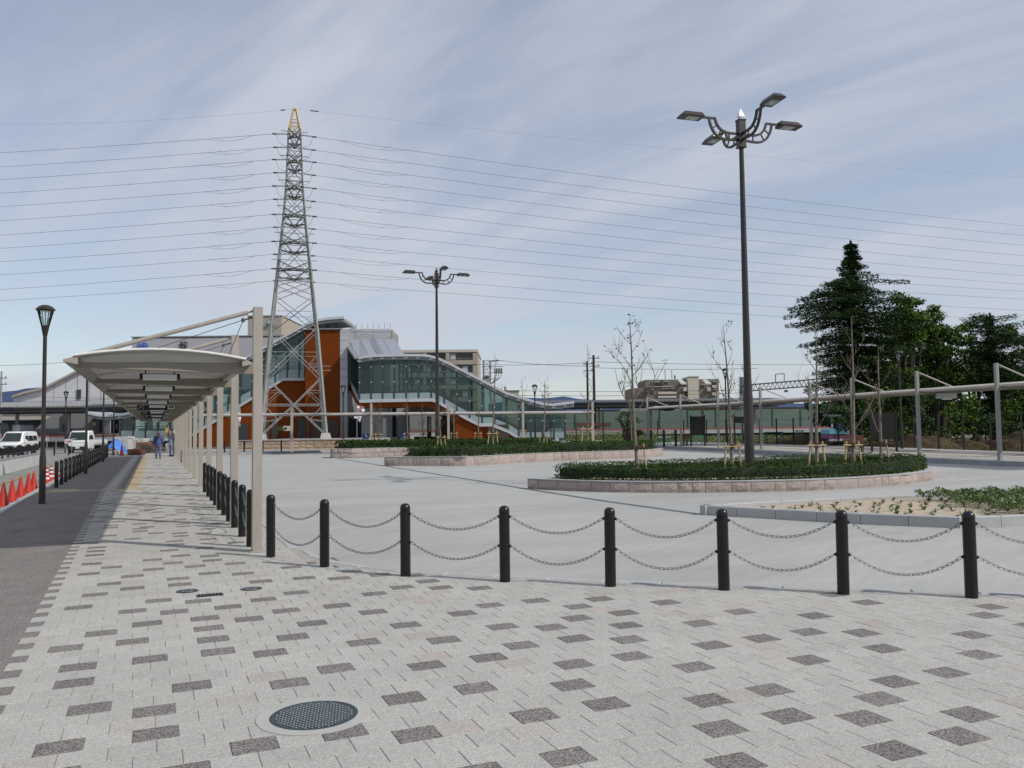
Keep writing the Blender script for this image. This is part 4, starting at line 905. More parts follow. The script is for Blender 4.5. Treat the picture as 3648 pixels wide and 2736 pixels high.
# ================================================================ conifers and dark trees at right
def conifer(label, px, pbase, ptop, d, prof, seed, mname='leaf_conifer', dens=1.0, droop=.18, lsz=.34):
    """prof: list of (image row, reach left px, reach right px) giving the uneven outline"""
    b = S(px, pbase, d); top = S(px, ptop, d).z; b.z = min(b.z, 0.3)
    t = thing('conifer', label, 'tree', b, 's'); h = top-b.z; r = random.Random(seed)
    MB().tube([(b.x, b.y, b.z-.2), (b.x+.1, b.y, b.z+h*.5), (b.x, b.y, top-.3)], [h*.022+.08, h*.014, .03], 9).build('trunk', 'bark_dark', t, 60)
    rows = [(S(px, y, d).z, l*d/F_PX, rr*d/F_PX) for y, l, rr in prof]; rows.sort()
    def reach(z):
        if z <= rows[0][0]: return rows[0][1], rows[0][2]
        for (z0, l0, r0), (z1, l1, r1) in zip(rows, rows[1:]):
            if z0 <= z <= z1: f = (z-z0)/(z1-z0+1e-6); return l0+(l1-l0)*f, r0+(r1-r0)*f
        return rows[-1][1], rows[-1][2]
    br = MB(); pos = []; nrm = []; z = b.z+h*.07
    while z < top-.15:
        L, R_ = reach(z); nbr = 9 if z < top-h*.2 else 6
        for k in range(nbr):
            a = r.uniform(0, 2*PI); ca, sa = math.cos(a), math.sin(a); base = (R_ if ca > 0 else L)*abs(ca)+(.5*(L+R_))*abs(sa); ln = base*r.uniform(.62, 1.04)
            if ln < .25: ln = .25
            rise = r.uniform(.0, .12)*ln; m_ = max(4, int(ln*3)); pts = []
            for i in range(m_+1):
                u = i/m_; pts.append(Vector((b.x+ca*ln*u, b.y+sa*ln*u, z+rise*u-droop*ln*u*u+.10*ln*max(0, u-.75))))
            if ln > 1.0: br.tube(pts, [max(.012, .05*(1-u/m_)*ln*.3) for u in range(m_+1)], 4)
            for i in range(0, m_+1):
                u = i/m_; wdt = (.14+.22*ln*(1-u)*u*1.9+.10)
                for _ in range(int(8*dens)):
                    off_ = r.uniform(-1, 1)*wdt; pos.append((pts[i].x-sa*off_+r.uniform(-.16, .16), pts[i].y+ca*off_+r.uniform(-.16, .16), pts[i].z+r.uniform(-.20, .12)-abs(off_)*.22)); nrm.append((0, 0, 1))
        z += h*r.uniform(.020, .034)
    for i in range(int(140*dens)):
        u = r.random(); pos.append((b.x+r.uniform(-.22, .22)*(1-u), b.y+r.uniform(-.22, .22)*(1-u), top-1.6*(1-u)**1+.1)); nrm.append((r.uniform(-1, 1), r.uniform(-1, 1), .4))
    zz = b.z+h*.1
    while zz < top-h*.12:      # extra inner leaf faces, added to block light through the crown
        L, R_ = reach(zz); k_ = .42
        for _ in range(40): a = r.uniform(0, 6.28); q = r.random()**.5*k_*(R_ if math.cos(a) > 0 else L); pos.append((b.x+math.cos(a)*q, b.y+math.sin(a)*q*.8, zz+r.uniform(-.2, .2))); nrm.append((math.cos(a), math.sin(a), .3))
        zz += .16
    br.build('limbs', 'bark_dark', t)
    o = leaves('crown', pos, nrm, lsz, mname, t, seed, .34, .45, off=b); o['kind'] = 'stuff'
    return t
def bushy(label, cat, name, blobs, d, seed, mname, lsz=.30, dens=34, trunk=True, zb=0.0):
    """blobs: (px, py, radius px, depth offset): crown of uneven clumps of leaf faces"""
    r = np.random.default_rng(seed); pts = [(S(x, y, d+dd), rp*d/F_PX) for x, y, rp, dd in blobs]
    cx = sum(p.x for p, _ in pts)/len(pts); b = Vector((cx, d, zb)); t = thing(name, label, cat, b, 's'); pos = []; nrm = []; tr = MB()
    for p, R_ in pts:
        nsub = max(5, int(R_*R_*3.2))
        for _ in range(nsub):
            v = r.normal(0, 1, 3); v /= np.linalg.norm(v); c = np.array(p)+v*R_*r.uniform(.45, .95)*np.array([1, 1, .85]); rs = R_*r.uniform(.22, .42)+.12; n = int(dens*rs*rs*9)+8
            w_ = r.normal(0, 1, (n, 3)); w_ /= np.linalg.norm(w_, axis=1)[:, None]; rad = rs*r.uniform(.5, 1.08, n)[:, None]; q = c+w_*rad*np.array([1.15, 1.15, .7]); pos.append(q); nrm.append(w_+np.array([0, 0, .5]))
            if trunk and r.random() < .5: tr.cyl((p.x, p.y, p.z-R_*.5), tuple(c), .05, .02, 5)
        if trunk: tr.tube([(cx+(p.x-cx)*.25, d, zb-.1), (cx+(p.x-cx)*.6, (d+p.y)/2, (zb+p.z)/2), (p.x, p.y, p.z)], [.20, .13, .04], 7)
    if trunk: tr.build('trunk', 'bark_dark', t)
    pos = np.concatenate(pos); nrm = np.concatenate(nrm); keep = pos[:, 2] > zb+.02
    o = leaves('crown' if trunk else 'foliage', pos[keep], nrm[keep], lsz, mname, t, seed, .55, .7, off=b); o['kind'] = 'stuff'
    return t
conifer('tall dark layered conifer with a pointed top behind the right canopy', 3054, 1560, 862, 62,
        [(880, 12, 14), (940, 28, 34), (990, 45, 75), (1000, 90, 200), (1030, 110, 130), (1060, 215, 120), (1100, 190, 120), (1145, 235, 140), (1180, 150, 150), (1230, 175, 160), (1290, 120, 170), (1400, 110, 180), (1500, 60, 120)], 41, dens=5.2, lsz=.21)
bushy('dense rounded dark green tree just right of the pointed conifer', 'tree', 'broadleaf_tree', [(3215, 1105, 70, 0), (3250, 1085, 55, 0), (3290, 1120, 62, 0), (3180, 1160, 80, 1), (3260, 1165, 85, 0), (3320, 1190, 70, 1), (3170, 1240, 70, 0), (3240, 1240, 75, 1), (3150, 1340, 75, 0), (3220, 1340, 70, 0), (3110, 1430, 70, 0), (3200, 1440, 70, 0)], 66, 42, 'leaf_green', .24, 50)
bushy('broad green tree to the right of the dense conifers', 'tree', 'broadleaf_tree', [(3335, 1150, 55, 0), (3380, 1190, 50, 0), (3380, 1250, 75, 2), (3330, 1300, 90, -1), (3420, 1340, 80, 1), (3260, 1390, 75, -2), (3300, 1220, 70, 0), (3200, 1300, 70, 1)], 68, 43, 'leaf_green', .24, 48)
conifer('layered pine-like tree at the far right edge with a bare trunk', 3545, 1560, 1120, 64,
        [(1130, 60, 60), (1160, 85, 110), (1220, 90, 130), (1260, 60, 120), (1300, 95, 130), (1340, 70, 110), (1400, 60, 60)], 44, 'leaf_conifer', 2.4, .02, .21)
bushy('rounded green tree between the broad tree and the layered pine', 'tree', 'broadleaf_tree', [(3455, 1180, 50, 0), (3480, 1250, 60, 1), (3440, 1310, 60, 0), (3490, 1350, 50, 0)], 70, 45, 'leaf_green', .24, 46)
bushy('dark tree at the far right edge behind the canopy columns', 'tree', 'broadleaf_tree', [(3640, 1190, 70, 3), (3660, 1290, 80, 3), (3600, 1380, 70, 2), (3680, 1420, 90, 1)], 72, 46, 'leaf_green', .26, 40)
shr = [('leftmost dark shrub under the tall conifer behind the fence', [(2990, 1480, 60, 0), (3040, 1440, 60, 1), (3030, 1530, 50, 0), (3110, 1500, 60, 0)]), ('dark shrub between the tall conifer and the mid fence posts', [(3150, 1440, 70, 0), (3190, 1520, 60, 0), (3120, 1550, 40, 0)]),
       ('grey-green shrub behind the second canopy column', [(3250, 1490, 60, 0), (3300, 1460, 55, -1), (3330, 1530, 50, 0), (3260, 1550, 40, 0)]), ('grey-green shrub behind the gap between the first two canopy columns', [(3400, 1480, 65, 0), (3440, 1530, 55, 0), (3370, 1550, 45, 0), (3460, 1430, 50, 1)]),
       ('dark shrub behind the nearest right canopy column', [(3530, 1470, 70, 0), (3570, 1530, 60, 0), (3500, 1550, 40, 0)]), ('dark shrub cut by the right edge of the view', [(3640, 1470, 70, 0), (3650, 1540, 60, 0), (3700, 1500, 70, 0)])]
for i, (lb, bl) in enumerate(shr): bushy(lb, 'shrub', 'shrub', bl, 57+i*.7, 60+i, 'leaf_shrub' if i % 2 == 0 else 'leaf_green', .2, 44, False, -.1)
bushy('distant wall of dark woodland closing the view behind the trees', 'woodland', 'woodland', [(x, 1440+((x*7) % 60), 85, 0) for x in range(2960, 3760, 70)]+[(x, 1330+((x*5) % 40), 70, 0) for x in range(3130, 3700, 90)], 80, 77, 'leaf_conifer', .38, 17, False, -.1)

# rough grass and weeds on the bare ground beyond the right-hand fence
rr = random.Random(12); pos = []
for i in range(9000):
    y = rr.uniform(22, 56); x0 = 39.3+(y-24)*.19 if y < 50 else 44.2; x = x0+.3+rr.random()**1.5*9
    if math.sin(x*1.7+y*.6)+math.sin(y*1.9) < -.2: continue
    pos.append((x, y, -.08+rr.random()**2*.42))
t = thing('rough_grass', 'patchy low grass and weeds on the soil beyond the right-hand fence', 'weeds', (44, 38, -.1)); o = leaves('foliage', pos, [(0, -.4, 1)]*len(pos), .17, 'grass_dry', t, 14, .3, .7, off=BASE[t.name]); o['kind'] = 'stuff'
# ================================================================ lattice transmission tower
TD = 75.0; TC = S(1047, 1500, TD).x; TZ0 = S(1047, 1560, TD).z
WZ = [(TZ0, 2.78), (10.6, 2.0), (16.7, 1.38), (20.8, 0.98), (24.0, 0.74), (28.9, 0.55)]
def tw(z):
    for (z0, w0), (z1, w1) in zip(WZ, WZ[1:]):
        if z <= z1: return w0+(w1-w0)*max(0, (z-z0))/(z1-z0)
    return WZ[-1][1]
TOW = thing('transmission_tower', 'tall grey steel lattice transmission tower with a yellow peak', 'tower', (TC, TD, TZ0), 's')
TROT = math.atan2(-TC, TD); TOW.rotation_euler.z += TROT     # the arms point straight along the line of sight
def trot(p): c, s_ = math.cos(TROT), math.sin(TROT); x, y = p.x-TC, p.y-TD; return Vector((TC+x*c-y*s_, TD+x*s_+y*c, p.z))
def tc(i, z): w_ = tw(z); sx, sy = ((-1, -1), (1, -1), (1, 1), (-1, 1))[i % 4]; return Vector((TC+sx*w_, TD+sy*w_, z))
for i in range(4):
    mb = MB(); zs = [z for z, _ in WZ]
    for a, b in zip(zs, zs[1:]):
        k = max(.085, .22-.005*a); mb.bar(tc(i, a), tc(i, b), k, k, (1, 1, 0))
    mb.build('leg', 'galv', TOW)
    p = tc(i, TZ0); MB().hexa([(p.x-.42, p.y-.42, TZ0-.15), (p.x+.42, p.y-.42, TZ0-.15), (p.x+.42, p.y+.42, TZ0-.15), (p.x-.42, p.y+.42, TZ0-.15), (p.x-.27, p.y-.27, TZ0+.42), (p.x+.27, p.y-.27, TZ0+.42), (p.x+.27, p.y+.27, TZ0+.42), (p.x-.27, p.y+.27, TZ0+.42)]).build('footing', 'collar_concrete', TOW)
def zy(y): return S(1047, y, TD).z
def brace(a, b, k, nm='brace'): MB().bar(a, b, k, k*.8).build(nm, 'galv', TOW)
LV = [zy(1443), zy(1348), zy(1175), zy(1062), zy(1010), zy(975)]
for f in range(4):
    i, j = f, (f+1) % 4
    za, zb_ = LV[0], LV[1]
    mid = (tc(i, za)+tc(j, za))/2
    brace(tc(i, TZ0+.3), mid, .085); brace(tc(j, TZ0+.3), mid, .085); brace(tc(i, za), tc(j, za), .08); brace(mid, tc(i, zb_), .085); brace(mid, tc(j, zb_), .085)
    for s_ in (i, j):
        a = tc(s_, (TZ0+za)/2); m2 = (tc(s_, TZ0+.3)+mid)/2; brace(a, m2, .05); brace(tc(s_, za), m2, .05)
        a = tc(s_, (zb_+za)/2); m2 = (tc(s_, zb_)+mid)/2; brace(a, m2, .05); brace(tc(s_, za), m2, .05)
    for z0_, z1_ in zip(LV[1:], LV[2:]):
        brace(tc(i, z0_), tc(j, z1_), .08); brace(tc(j, z0_), tc(i, z1_), .08)
        c_ = (tc(i, z0_)+tc(j, z1_))/2; zc_ = c_.z
        if z1_-z0_ > 2:
            brace(tc(i, zc_), c_, .05); brace(tc(j, zc_), c_, .05)
            for s_, o_ in ((i, j), (j, i)):
                q = tc(s_, z0_).lerp(tc(o_, z1_), .25); brace(tc(s_, (z0_+zc_)/2+.1), q, .045); brace(tc(s_, zc_), q, .045)
    z = LV[-1]; top = 28.9
    while z < top-.4:
        z2 = min(top, z+2*tw(z)*.95+.1); brace(tc(i, z), tc(j, z2), .07); brace(tc(j, z), tc(i, z2), .07); brace(tc(i, z2), tc(j, z2), .065); z = z2
# platform guard rings low on the tower
for z in (zy(1325), zy(1310)):
    w_ = tw(z)+.55
    for a, b in (((-1, -1), (1, -1)), ((1, -1), (1, 1)), ((1, 1), (-1, 1)), ((-1, 1), (-1, -1))):
        pass
    for sx in (-1, 1): brace(Vector((TC+sx*(w_-1.3), TD-w_*.8, z)), Vector((TC+sx*(w_+.35), TD-w_*.8, z)), .05, 'guard_bar')
# yellow peak
PKT = zy(391)
for i in range(4):
    MB().bar(tc(i, 28.9), Vector((TC+(.12 if i in (1, 2) else -.12), TD+(.12 if i > 1 else -.12), PKT)), .10, .10).build('peak_leg', 'yellow_steel', TOW)
for z, k in ((29.75, .62), (30.1, .5)):
    w_ = .55+(0.12-.55)*(z-28.9)/(PKT-28.9)
    for f in range(4):
        a, b = ((-1, -1), (1, -1), (1, 1), (-1, 1))[f], ((1, -1), (1, 1), (-1, 1), (-1, -1))[f]; MB().bar((TC+a[0]*w_, TD+a[1]*w_, z), (TC+b[0]*w_, TD+b[1]*w_, z), .05, .05).build('peak_bar', 'yellow_steel' if z < 30 else 'galv', TOW)
for f in (0, 2): 
    MB().bar(tc(f, 28.9), (TC+.35*(1 if f == 0 else -1), TD+(.35 if f else -.35), 29.75), .05, .05).build('peak_bar', 'galv', TOW); MB().bar(tc(f+1, 28.9), (TC-.35*(1 if f == 0 else -1), TD+(.35 if f else -.35), 29.75), .05, .05).build('peak_bar', 'yellow_steel', TOW)
MB().box((TC, TD, PKT+.02), (.34, .34, .16)).build('peak_cap', 'yellow_steel', TOW)
for z in (28.9, 26.6, 24.3, 21.9, 19.4, 16.9): MB().bar((TC-tw(z)-.62, TD-tw(z), z), (TC+tw(z)+.62, TD-tw(z), z), .06, .06).build('step_bar', 'galv', TOW)
NEAR = [478, 569, 663, 763.5, 859, 956]; FAR = [528, 618, 712, 811, 907, 1001]
LX = [544, 595, 640, 689, 737, 788, 838, 886, 933, 980, 1032, 1072]      # left ends at the picture's edge
RX = [800, 834, 868, 905, 941, 975, 1003, 1028, 1054, 1094, 1128, 1158]
def wirepts(a, b, sag, n=26): return [a.lerp(b, i/n)-Vector((0, 0, sag*4*(i/n)*(1-i/n))) for i in range(n+1)]
wn = 0
for L in range(6):
    zm = (S(1047, NEAR[L], TD).z*1+S(1047, FAR[L], TD).z)/2
    e1 = 1536-NEAR[L]; e2 = 1536-FAR[L]; q = e1/e2; arm_ = TD*(q-1)/(q+1)
    for sd, lab in ((-1, 'near'), (1, 'far')):
        w_ = tw(zm); tip = Vector((TC, TD+sd*arm_, zm)); mb = MB()
        for sx in (-1, 1):
            mb.bar(Vector((TC+sx*w_, TD+sd*w_, zm)), tip, .10, .10); mb.bar(Vector((TC+sx*tw(zm+1), TD+sd*tw(zm+1), zm+1.0)), tip, .08, .08)
            mb.bar(Vector((TC+sx*w_, TD+sd*w_, zm)), Vector((TC-sx*w_*.5, TD+sd*(w_+arm_)*.5, zm)), .06, .06)
        mb.bar(Vector((TC-w_*.5, TD+sd*(w_+arm_)*.5, zm)), Vector((TC+w_*.5, TD+sd*(w_+arm_)*.5, zm)), .06, .06)
        mb.bar(tip-Vector((.2, 0, 0)), tip+Vector((.2, 0, 0)), .2, .16); mb.build('crossarm', 'galv_dark', TOW)
        ins = []
        for sx in (-1, 1):
            e = tip+Vector((sx*1.82, 0, -.10)); a = tip+Vector((sx*.3, 0, 0)); im = MB(); im.cyl(a, e, .022, n=5)
            for i in range(11):
                p = a.lerp(e, (i+.8)/12); dr = (e-a).normalized(); im.cyl(p-dr*.02, p+dr*.03, .105, .06, 8)
            im.bar(e-Vector((sx*.22, 0, 0)), e+Vector((sx*.12, 0, 0)), .06, .12); im.build('insulator', 'insulator', TOW); ins.append(e)
        jp = [ins[0]+Vector((.25, 0, -.05))]+[ins[0].lerp(ins[1], u)-Vector((0, 0, 1.15*(4*u*(1-u))**.55)) for u in [.12+.76*i/12 for i in range(13)]]+[ins[1]+Vector((-.25, 0, -.05))]
        MB().tube(jp, .016, 4).build('jumper', 'wire', TOW)
        idx = 2*L+(0 if sd < 0 else 1)
        for sx, side in ((-1, 'left'), (1, 'right')):
            far_ = S(-160, LX[idx]+9, 92) if sx < 0 else S(3800, RX[idx]+19, 112)
            P = wirepts(trot(ins[0] if sx < 0 else ins[1]), far_, .12 if sx < 0 else .55)
            t = thing('power_line', '%s overhead power line from the top on the %s of the lattice tower' % (ordn(idx), side), 'power line', P[0], 's', group='power lines from the lattice tower')
            MB().tube(P, .0165, 4).build('conductor', 'wire', t)
            k0, k1 = (2, 5) if sx < 0 else (1, 3)
            fa = P[0].lerp(P[-1], .05 if sx < 0 else .022); fb = P[0].lerp(P[-1], .175 if sx < 0 else .085); fa = Vector((fa.x, fa.y, np.interp(fa.x, [p.x for p in P] if sx > 0 else [p.x for p in P[::-1]], [p.z for p in P] if sx > 0 else [p.z for p in P[::-1]])))
            fb = Vector((fb.x, fb.y, np.interp(fb.x, [p.x for p in P] if sx > 0 else [p.x for p in P[::-1]], [p.z for p in P] if sx > 0 else [p.z for p in P[::-1]])))
            lp = wirepts(fa, fb, .34, 10); mb = MB(); mb.tube(lp, .012, 4); mb.cyl(lp[6], lp[6].lerp(P[3], .0)+Vector((.9*sx, 0, .36)), .010, n=4); mb.build('damper_loop', 'wire', t)
for sx, side, far_ in ((-1, 'left', S(-160, 437, 92)), (1, 'right', S(3800, 640, 112))):
    a = Vector((TC+sx*.3, TD, PKT+.05)); t = thing('earth_wire', 'thin topmost earth wire running %s from the yellow tower peak' % side, 'power line', a, 's')
    MB().tube(wirepts(a, far_, .6), .006, 4).build('wire', 'wire', t); p = wirepts(a, far_, .6)[1].lerp(a, .45 if sx < 0 else .62)
    MB().bar(a.lerp(p, .75), a.lerp(p, 1.25), .05, .09).build('clamp', 'insulator', t)

# ================================================================ terrace and tan retaining wall
a = S(834, 1567, 66); b = S(1300, 1567, 66); RWZ = .92
mb = MB(); mb.b2((a.x, 66.25, -.1), (b.x, 99, RWZ-.02)); mb.struct('terrace', 'concrete', 's')
t = thing('retaining_wall', 'tan rough stone retaining wall below the lattice tower', 'wall', ((a.x+b.x)/2, 66, 0), 's')
MB().b2((a.x, 66.02, -.1), (b.x, 66.3, RWZ-.06)).build('wall_core', 'mortar', t)
MB().b2((a.x-.03, 65.9, RWZ-.055), (b.x, 66.4, RWZ+.03)).build('coping', 'pink_stone', t)
r = random.Random(5); TS = []
for i in range(5):
    mm = rough_stone(100+i); mm.materials[0] = M['tan_stone']; TS.append(mm)
for row in range(3):
    x = a.x
    while x < b.x-.1:
        L = min(r.uniform(.45, 1.0), b.x-x); o = rawobj('stone', TS[r.randrange(5)], t, (x+L/2-(a.x+b.x)/2, .0, row*.285), (0, 0, 0)); o.scale = (L-.02, .09, .285-.02+r.uniform(-.01, .01)); x += L

# ================================================================ station building
def bx(mb, x0, y0, x1, y1, d, th): 
    p = S(x0, y1, d); q = S(x1, y0, d); mb.b2((p.x, d, p.z), (q.x, d+th, q.z)); return mb
def lin(poly, x):
    for (x0, y0), (x1, y1) in zip(poly, poly[1:]):
        if x0 <= x <= x1: return y0+(y1-y0)*(x-x0)/(x1-x0)
    return poly[0][1] if x < poly[0][0] else poly[-1][1]
ST = thing('station_building', 'orange and glass railway station entrance with twin glazed stairways', 'building', (S(1150, 1560, 84).x, 84, 0), 's')
def stair(roof, low, d, depth, xs, x_end, roof_th=9, fr=26, clamp=True):
    # curved roof slab
    P = []; 
    for i, (x, y) in enumerate(roof): P.append((S(x, y, d), S(x, y+roof_th, d)))
    mb = MB()
    for (a, a2), (b, b2) in zip(P, P[1:]):
        mb.hexa([(a2.x, d-.45, a2.z), (b2.x, d-.45, b2.z), (b2.x, d+depth, b2.z), (a2.x, d+depth, a2.z), (a.x, d-.45, a.z), (b.x, d-.45, b.z), (b.x, d+depth, b.z), (a.x, d+depth, a.z)])
    rf = mb.build('stair_roof', 'white_roof', ST)
    mb = MB()
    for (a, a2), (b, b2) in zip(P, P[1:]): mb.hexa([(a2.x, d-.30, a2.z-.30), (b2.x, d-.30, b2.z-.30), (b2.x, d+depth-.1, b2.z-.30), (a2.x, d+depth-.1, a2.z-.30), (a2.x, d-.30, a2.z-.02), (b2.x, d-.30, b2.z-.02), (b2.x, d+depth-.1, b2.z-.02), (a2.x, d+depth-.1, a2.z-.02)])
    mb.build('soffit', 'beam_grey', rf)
    # panes, mullions, frosted parapet, white edge
    for x0, x1 in zip(xs, xs[1:]):
        brk = [x0]+[q[0] for q in roof if x0 < q[0] < x1]+[x1]; brl = [x0]+[q[0] for q in low if x0 < q[0] < x1]+[x1]
        top = [S(x, lin(roof, x)+roof_th, d) for x in brk]; bot = [S(x, lin(low, x)-fr, d) for x in brl]
        if top[0].z-bot[0].z < .3 and top[-1].z-bot[-1].z < .3: continue
        poly = [(p.x+.02, p.z) for p in bot]+[(p.x-.02, p.z-.05) for p in top[::-1]]
        MB().prism(poly, d-.01, d+.01, 'y').build('pane', 'glass', ST)
        b1 = [S(x, lin(low, x), d) for x in brl]; poly = [(p.x+.015, p.z) for p in b1]+[(p.x-.015, p.z-.03) for p in bot[::-1]]
        MB().prism(poly, d-.03, d+.03, 'y').build('parapet_panel', 'frost', ST)
    for x in xs:
        p = S(x, lin(roof, x)+roof_th, d); q = S(x, lin(low, x), d)
        if p.z-q.z < .5: continue
        m_ = MB().b2((p.x-.08, d-.06, q.z), (p.x+.08, d+.30, p.z)).build('mullion', 'dark_frame', ST)
        MB().b2((p.x-.16, d-.34, p.z-.20), (p.x+.16, d-.06, p.z-.05)).build('bracket', 'white_roof', m_)
        if clamp:
            z = q.z+1.6; cm = MB()
            while z < p.z-.4: cm.lathe((p.x, d-.03, z-.06), [(.02, 0), (.07, .04), (.07, .08), (.02, .12)], 8); z += 1.45
            if cm.v: cm.build('clamp', 'white_paint', m_)
    mb = MB()
    for (x0, y0), (x1, y1) in zip(low, low[1:]):
        a, b = S(x0, y0, d), S(x1, y1, d); mb.hexa([(a.x, d-.14, a.z-.30), (b.x, d-.14, b.z-.30), (b.x, d+.25, b.z-.30), (a.x, d+.25, a.z-.30), (a.x, d-.14, a.z), (b.x, d-.14, b.z), (b.x, d+.25, b.z), (a.x, d+.25, a.z)])
    mb.build('stair_edge', 'white_panel', ST)
    # back glazing, stair floor and inner handrail
    mb = MB(); mb2 = MB(); hr = MB(); n = 0
    for x0, x1 in zip(xs, xs[1:]):
        a, b = S(x0, lin(low, x0), d), S(x1, lin(low, x1), d); ta, tb = S(x0, lin(roof, x0)+roof_th, d), S(x1, lin(roof, x1)+roof_th, d)
        mb.add([(a.x, d+depth-.2, a.z+.9), (b.x, d+depth-.2, b.z+.9), (b.x, d+depth-.2, tb.z), (a.x, d+depth-.2, ta.z)], [(0, 1, 2, 3)])
        mb2.hexa([(a.x, d+.3, a.z-.3), (b.x, d+.3, b.z-.3), (b.x, d+depth-.15, b.z-.3), (a.x, d+depth-.15, a.z-.3), (a.x, d+.3, a.z-.05), (b.x, d+.3, b.z-.05), (b.x, d+depth-.15, b.z+.9), (a.x, d+depth-.15, a.z+.9)])
        hr.bar((a.x, d+.5, a.z+1.15), (b.x, d+.5, b.z+1.15), .06, .06); hr.bar((a.x, d+.5, a.z+.95), (b.x, d+.5, b.z+.95), .05, .05)
    mb.build('rear_glazing', 'glass', ST); mb2.build('stair_flight', 'grey_wall', ST); hr.build('handrail', 'galv', ST)
# left stairway
RL = [(318, 1466), (360, 1475), (400, 1476), (450, 1471), (520, 1455), (640, 1400), (700, 1370), (880, 1271), (1095, 1153), (1125, 1140), (1170, 1132), (1228, 1128)]
LL = [(318, 1560), (660, 1560), (723, 1522), (1010, 1346), (1086, 1346)]
stair([(x, y) for x, y in RL if x <= 1095]+[(1125, 1140), (1170, 1132), (1228, 1128)], LL, 83.5, 4.5, [430, 476, 520, 562, 604, 646, 688, 730, 772, 814, 856, 898, 940, 982, 1024, 1066, 1086], 1086, 9, 27)
for x0, x1 in ((1128, 1155), (1157, 1200), (1202, 1217)):
    p0, p1 = S(x0, lin(RL, x0)+9, 83.6), S(x1, lin(RL, x1)+9, 83.6); q = S(x0, 1171, 83.6)
    MB().prism([(p0.x, q.z), (p1.x, q.z), (p1.x, p1.z), (p0.x, p0.z)], 83.59, 83.62, 'y').build('pane', 'glass', ST)
MB().prism([(S(1195, 1171, 85.5).x, S(1195, 1171, 85.5).z), (S(1219, 1171, 85.5).x, S(1219, 1171, 85.5).z), (S(1219, 1142, 85.5).x, S(1219, 1142, 85.5).z), (S(1195, 1142, 85.5).x, S(1195, 1142, 85.5).z)], 85.4, 85.6, 'y').build('stair_head_wall', 'dark_frame', ST)
poly = [(1086, 1590), (1086, 1354), (1010, 1354), (723, 1530), (660, 1570), (660, 1590)]
MB().prism([(S(x, y, 83.55).x, S(x, y, 83.55).z) for x, y in poly][::-1], 83.55, 87.4, 'y').build('stair_wall', 'orange_wall', ST)
# orange tower block, cap, doors
mb = MB(); bx(mb, 1087, 1174, 1210, 1595, 82, 1.0); bx(mb, 1089, 1176, 1175, 1595, 83.1, 4); TB = mb.build('tower_block', 'orange_wall', ST)
mb = MB(); bx(mb, 1084, 1170, 1216, 1173.5, 81.8, 1.4); mb.build('cap', 'white_panel', TB)
for (x0, y0, x1, y1, nm, mm) in ((843, 1510, 881, 1567, 'door', 'dark_frame'), (1060, 1490, 1092, 1567, 'door', 'dark_frame'), (932, 1490, 958, 1567, 'recess', 'brown_wall'), (967, 1490, 990, 1567, 'recess', 'brown_wall')):
    d_ = 83.45 if x0 < 1085 else 81.9; mb = MB(); bx(mb, x0, y0, x1, y1, d_, .06); o = mb.build(nm, mm, ST)
    if nm == 'door': p = S(x0+6, 1545, d_); MB().box((p.x, d_-.03, p.z), (.05, .05, .25)).build('handle', 'galv', o)
mb = MB(); bx(mb, 1094, 1487, 1098+3, 1567, 81.9, .06); mb.build('door', 'dark_frame', ST)
# long low dark band along the ground floor
mb = MB(); bx(mb, 1112, 1494, 1205, 1567, 81.93, .05); mb.build('shutter', 'brown_wall', ST)
for x0, x1 in ((1000, 1035),):
    p = S(988, 1535, 80); t = thing('wall_sign', 'small cream and olive sign board on the orange wall behind the tower', 'sign', (p.x, 80, RWZ), 's')
    a, b = S(988, 1534, 80), S(1009, 1519, 80); MB().b2((a.x, 80, a.z), (b.x, 80.05, b.z)).build('olive_panel', 'leaf_cover', t)
    a, b = S(1009.5, 1535, 80), S(1034, 1517, 80); MB().b2((a.x, 79.98, a.z), (b.x, 80.05, b.z)).build('cream_panel', 'beige_light', t)
    c_ = S(1018, 1526, 80); MB().lathe((c_.x, 79.95, c_.z-.12), [(.02, 0), (.1, .05), (.12, .12), (.1, .19), (.02, .24)], 10).build('emblem', 'text_black', t)
    for xx in (992, 1030): a = S(xx, 1535, 80); MB().b2((a.x-.03, 80.06, RWZ-.02), (a.x+.03, 80.10, a.z+.3)).build('post', 'brown_paint', t)
# white panelled block
WBk = MB(); bx(WBk, 1210.5, 1173, 1391, 1480, 86.1, 6); WBo = WBk.build('panel_block', 'grey_wall', ST)
def panels(xs, ys, d):
    for x0, x1 in zip(xs, xs[1:]):
        for y0, y1 in zip(ys, ys[1:]):
            mb = MB(); bx(mb, x0+.35, y0+.35, x1-.35, y1-.35, d, .08); mb.build('panel', 'white_panel', WBo)
panels([1210.5, 1269, 1330, 1391], [1171, 1182.5, 1212], 86.0); panels([1230, 1262, 1292], [1212, 1248, 1280, 1313, 1346, 1380, 1413, 1446, 1480], 86.0); sc = MB(); bx(sc, 1212, 1174, 1237, 1590, 82.12, 3.6); sc.build('strip_core', 'grey_wall', WBo); panels([1211, 1238], [1171, 1182.5, 1212, 1248, 1280, 1313, 1346, 1380, 1413, 1446, 1480], 82.02)
mb = MB(); bx(mb, 1394, 1175, 1400, 1215, 86.5, .3); mb.build('pipe', 'beige_block', ST)
for i in range(6): mb = MB(); bx(mb, 1250+i*3.3, 1159, 1252+i*3.3, 1171, 88, .2); mb.build('louvre', 'white_paint', ST)
mb = MB(); 
for i in range(7): p = S(1270+i*20, 1170, 87); mb.b2((p.x-.02, 87, p.z), (p.x+.02, 87.04, p.z+.55))
mb.build('roof_aerial', 'galv', ST)
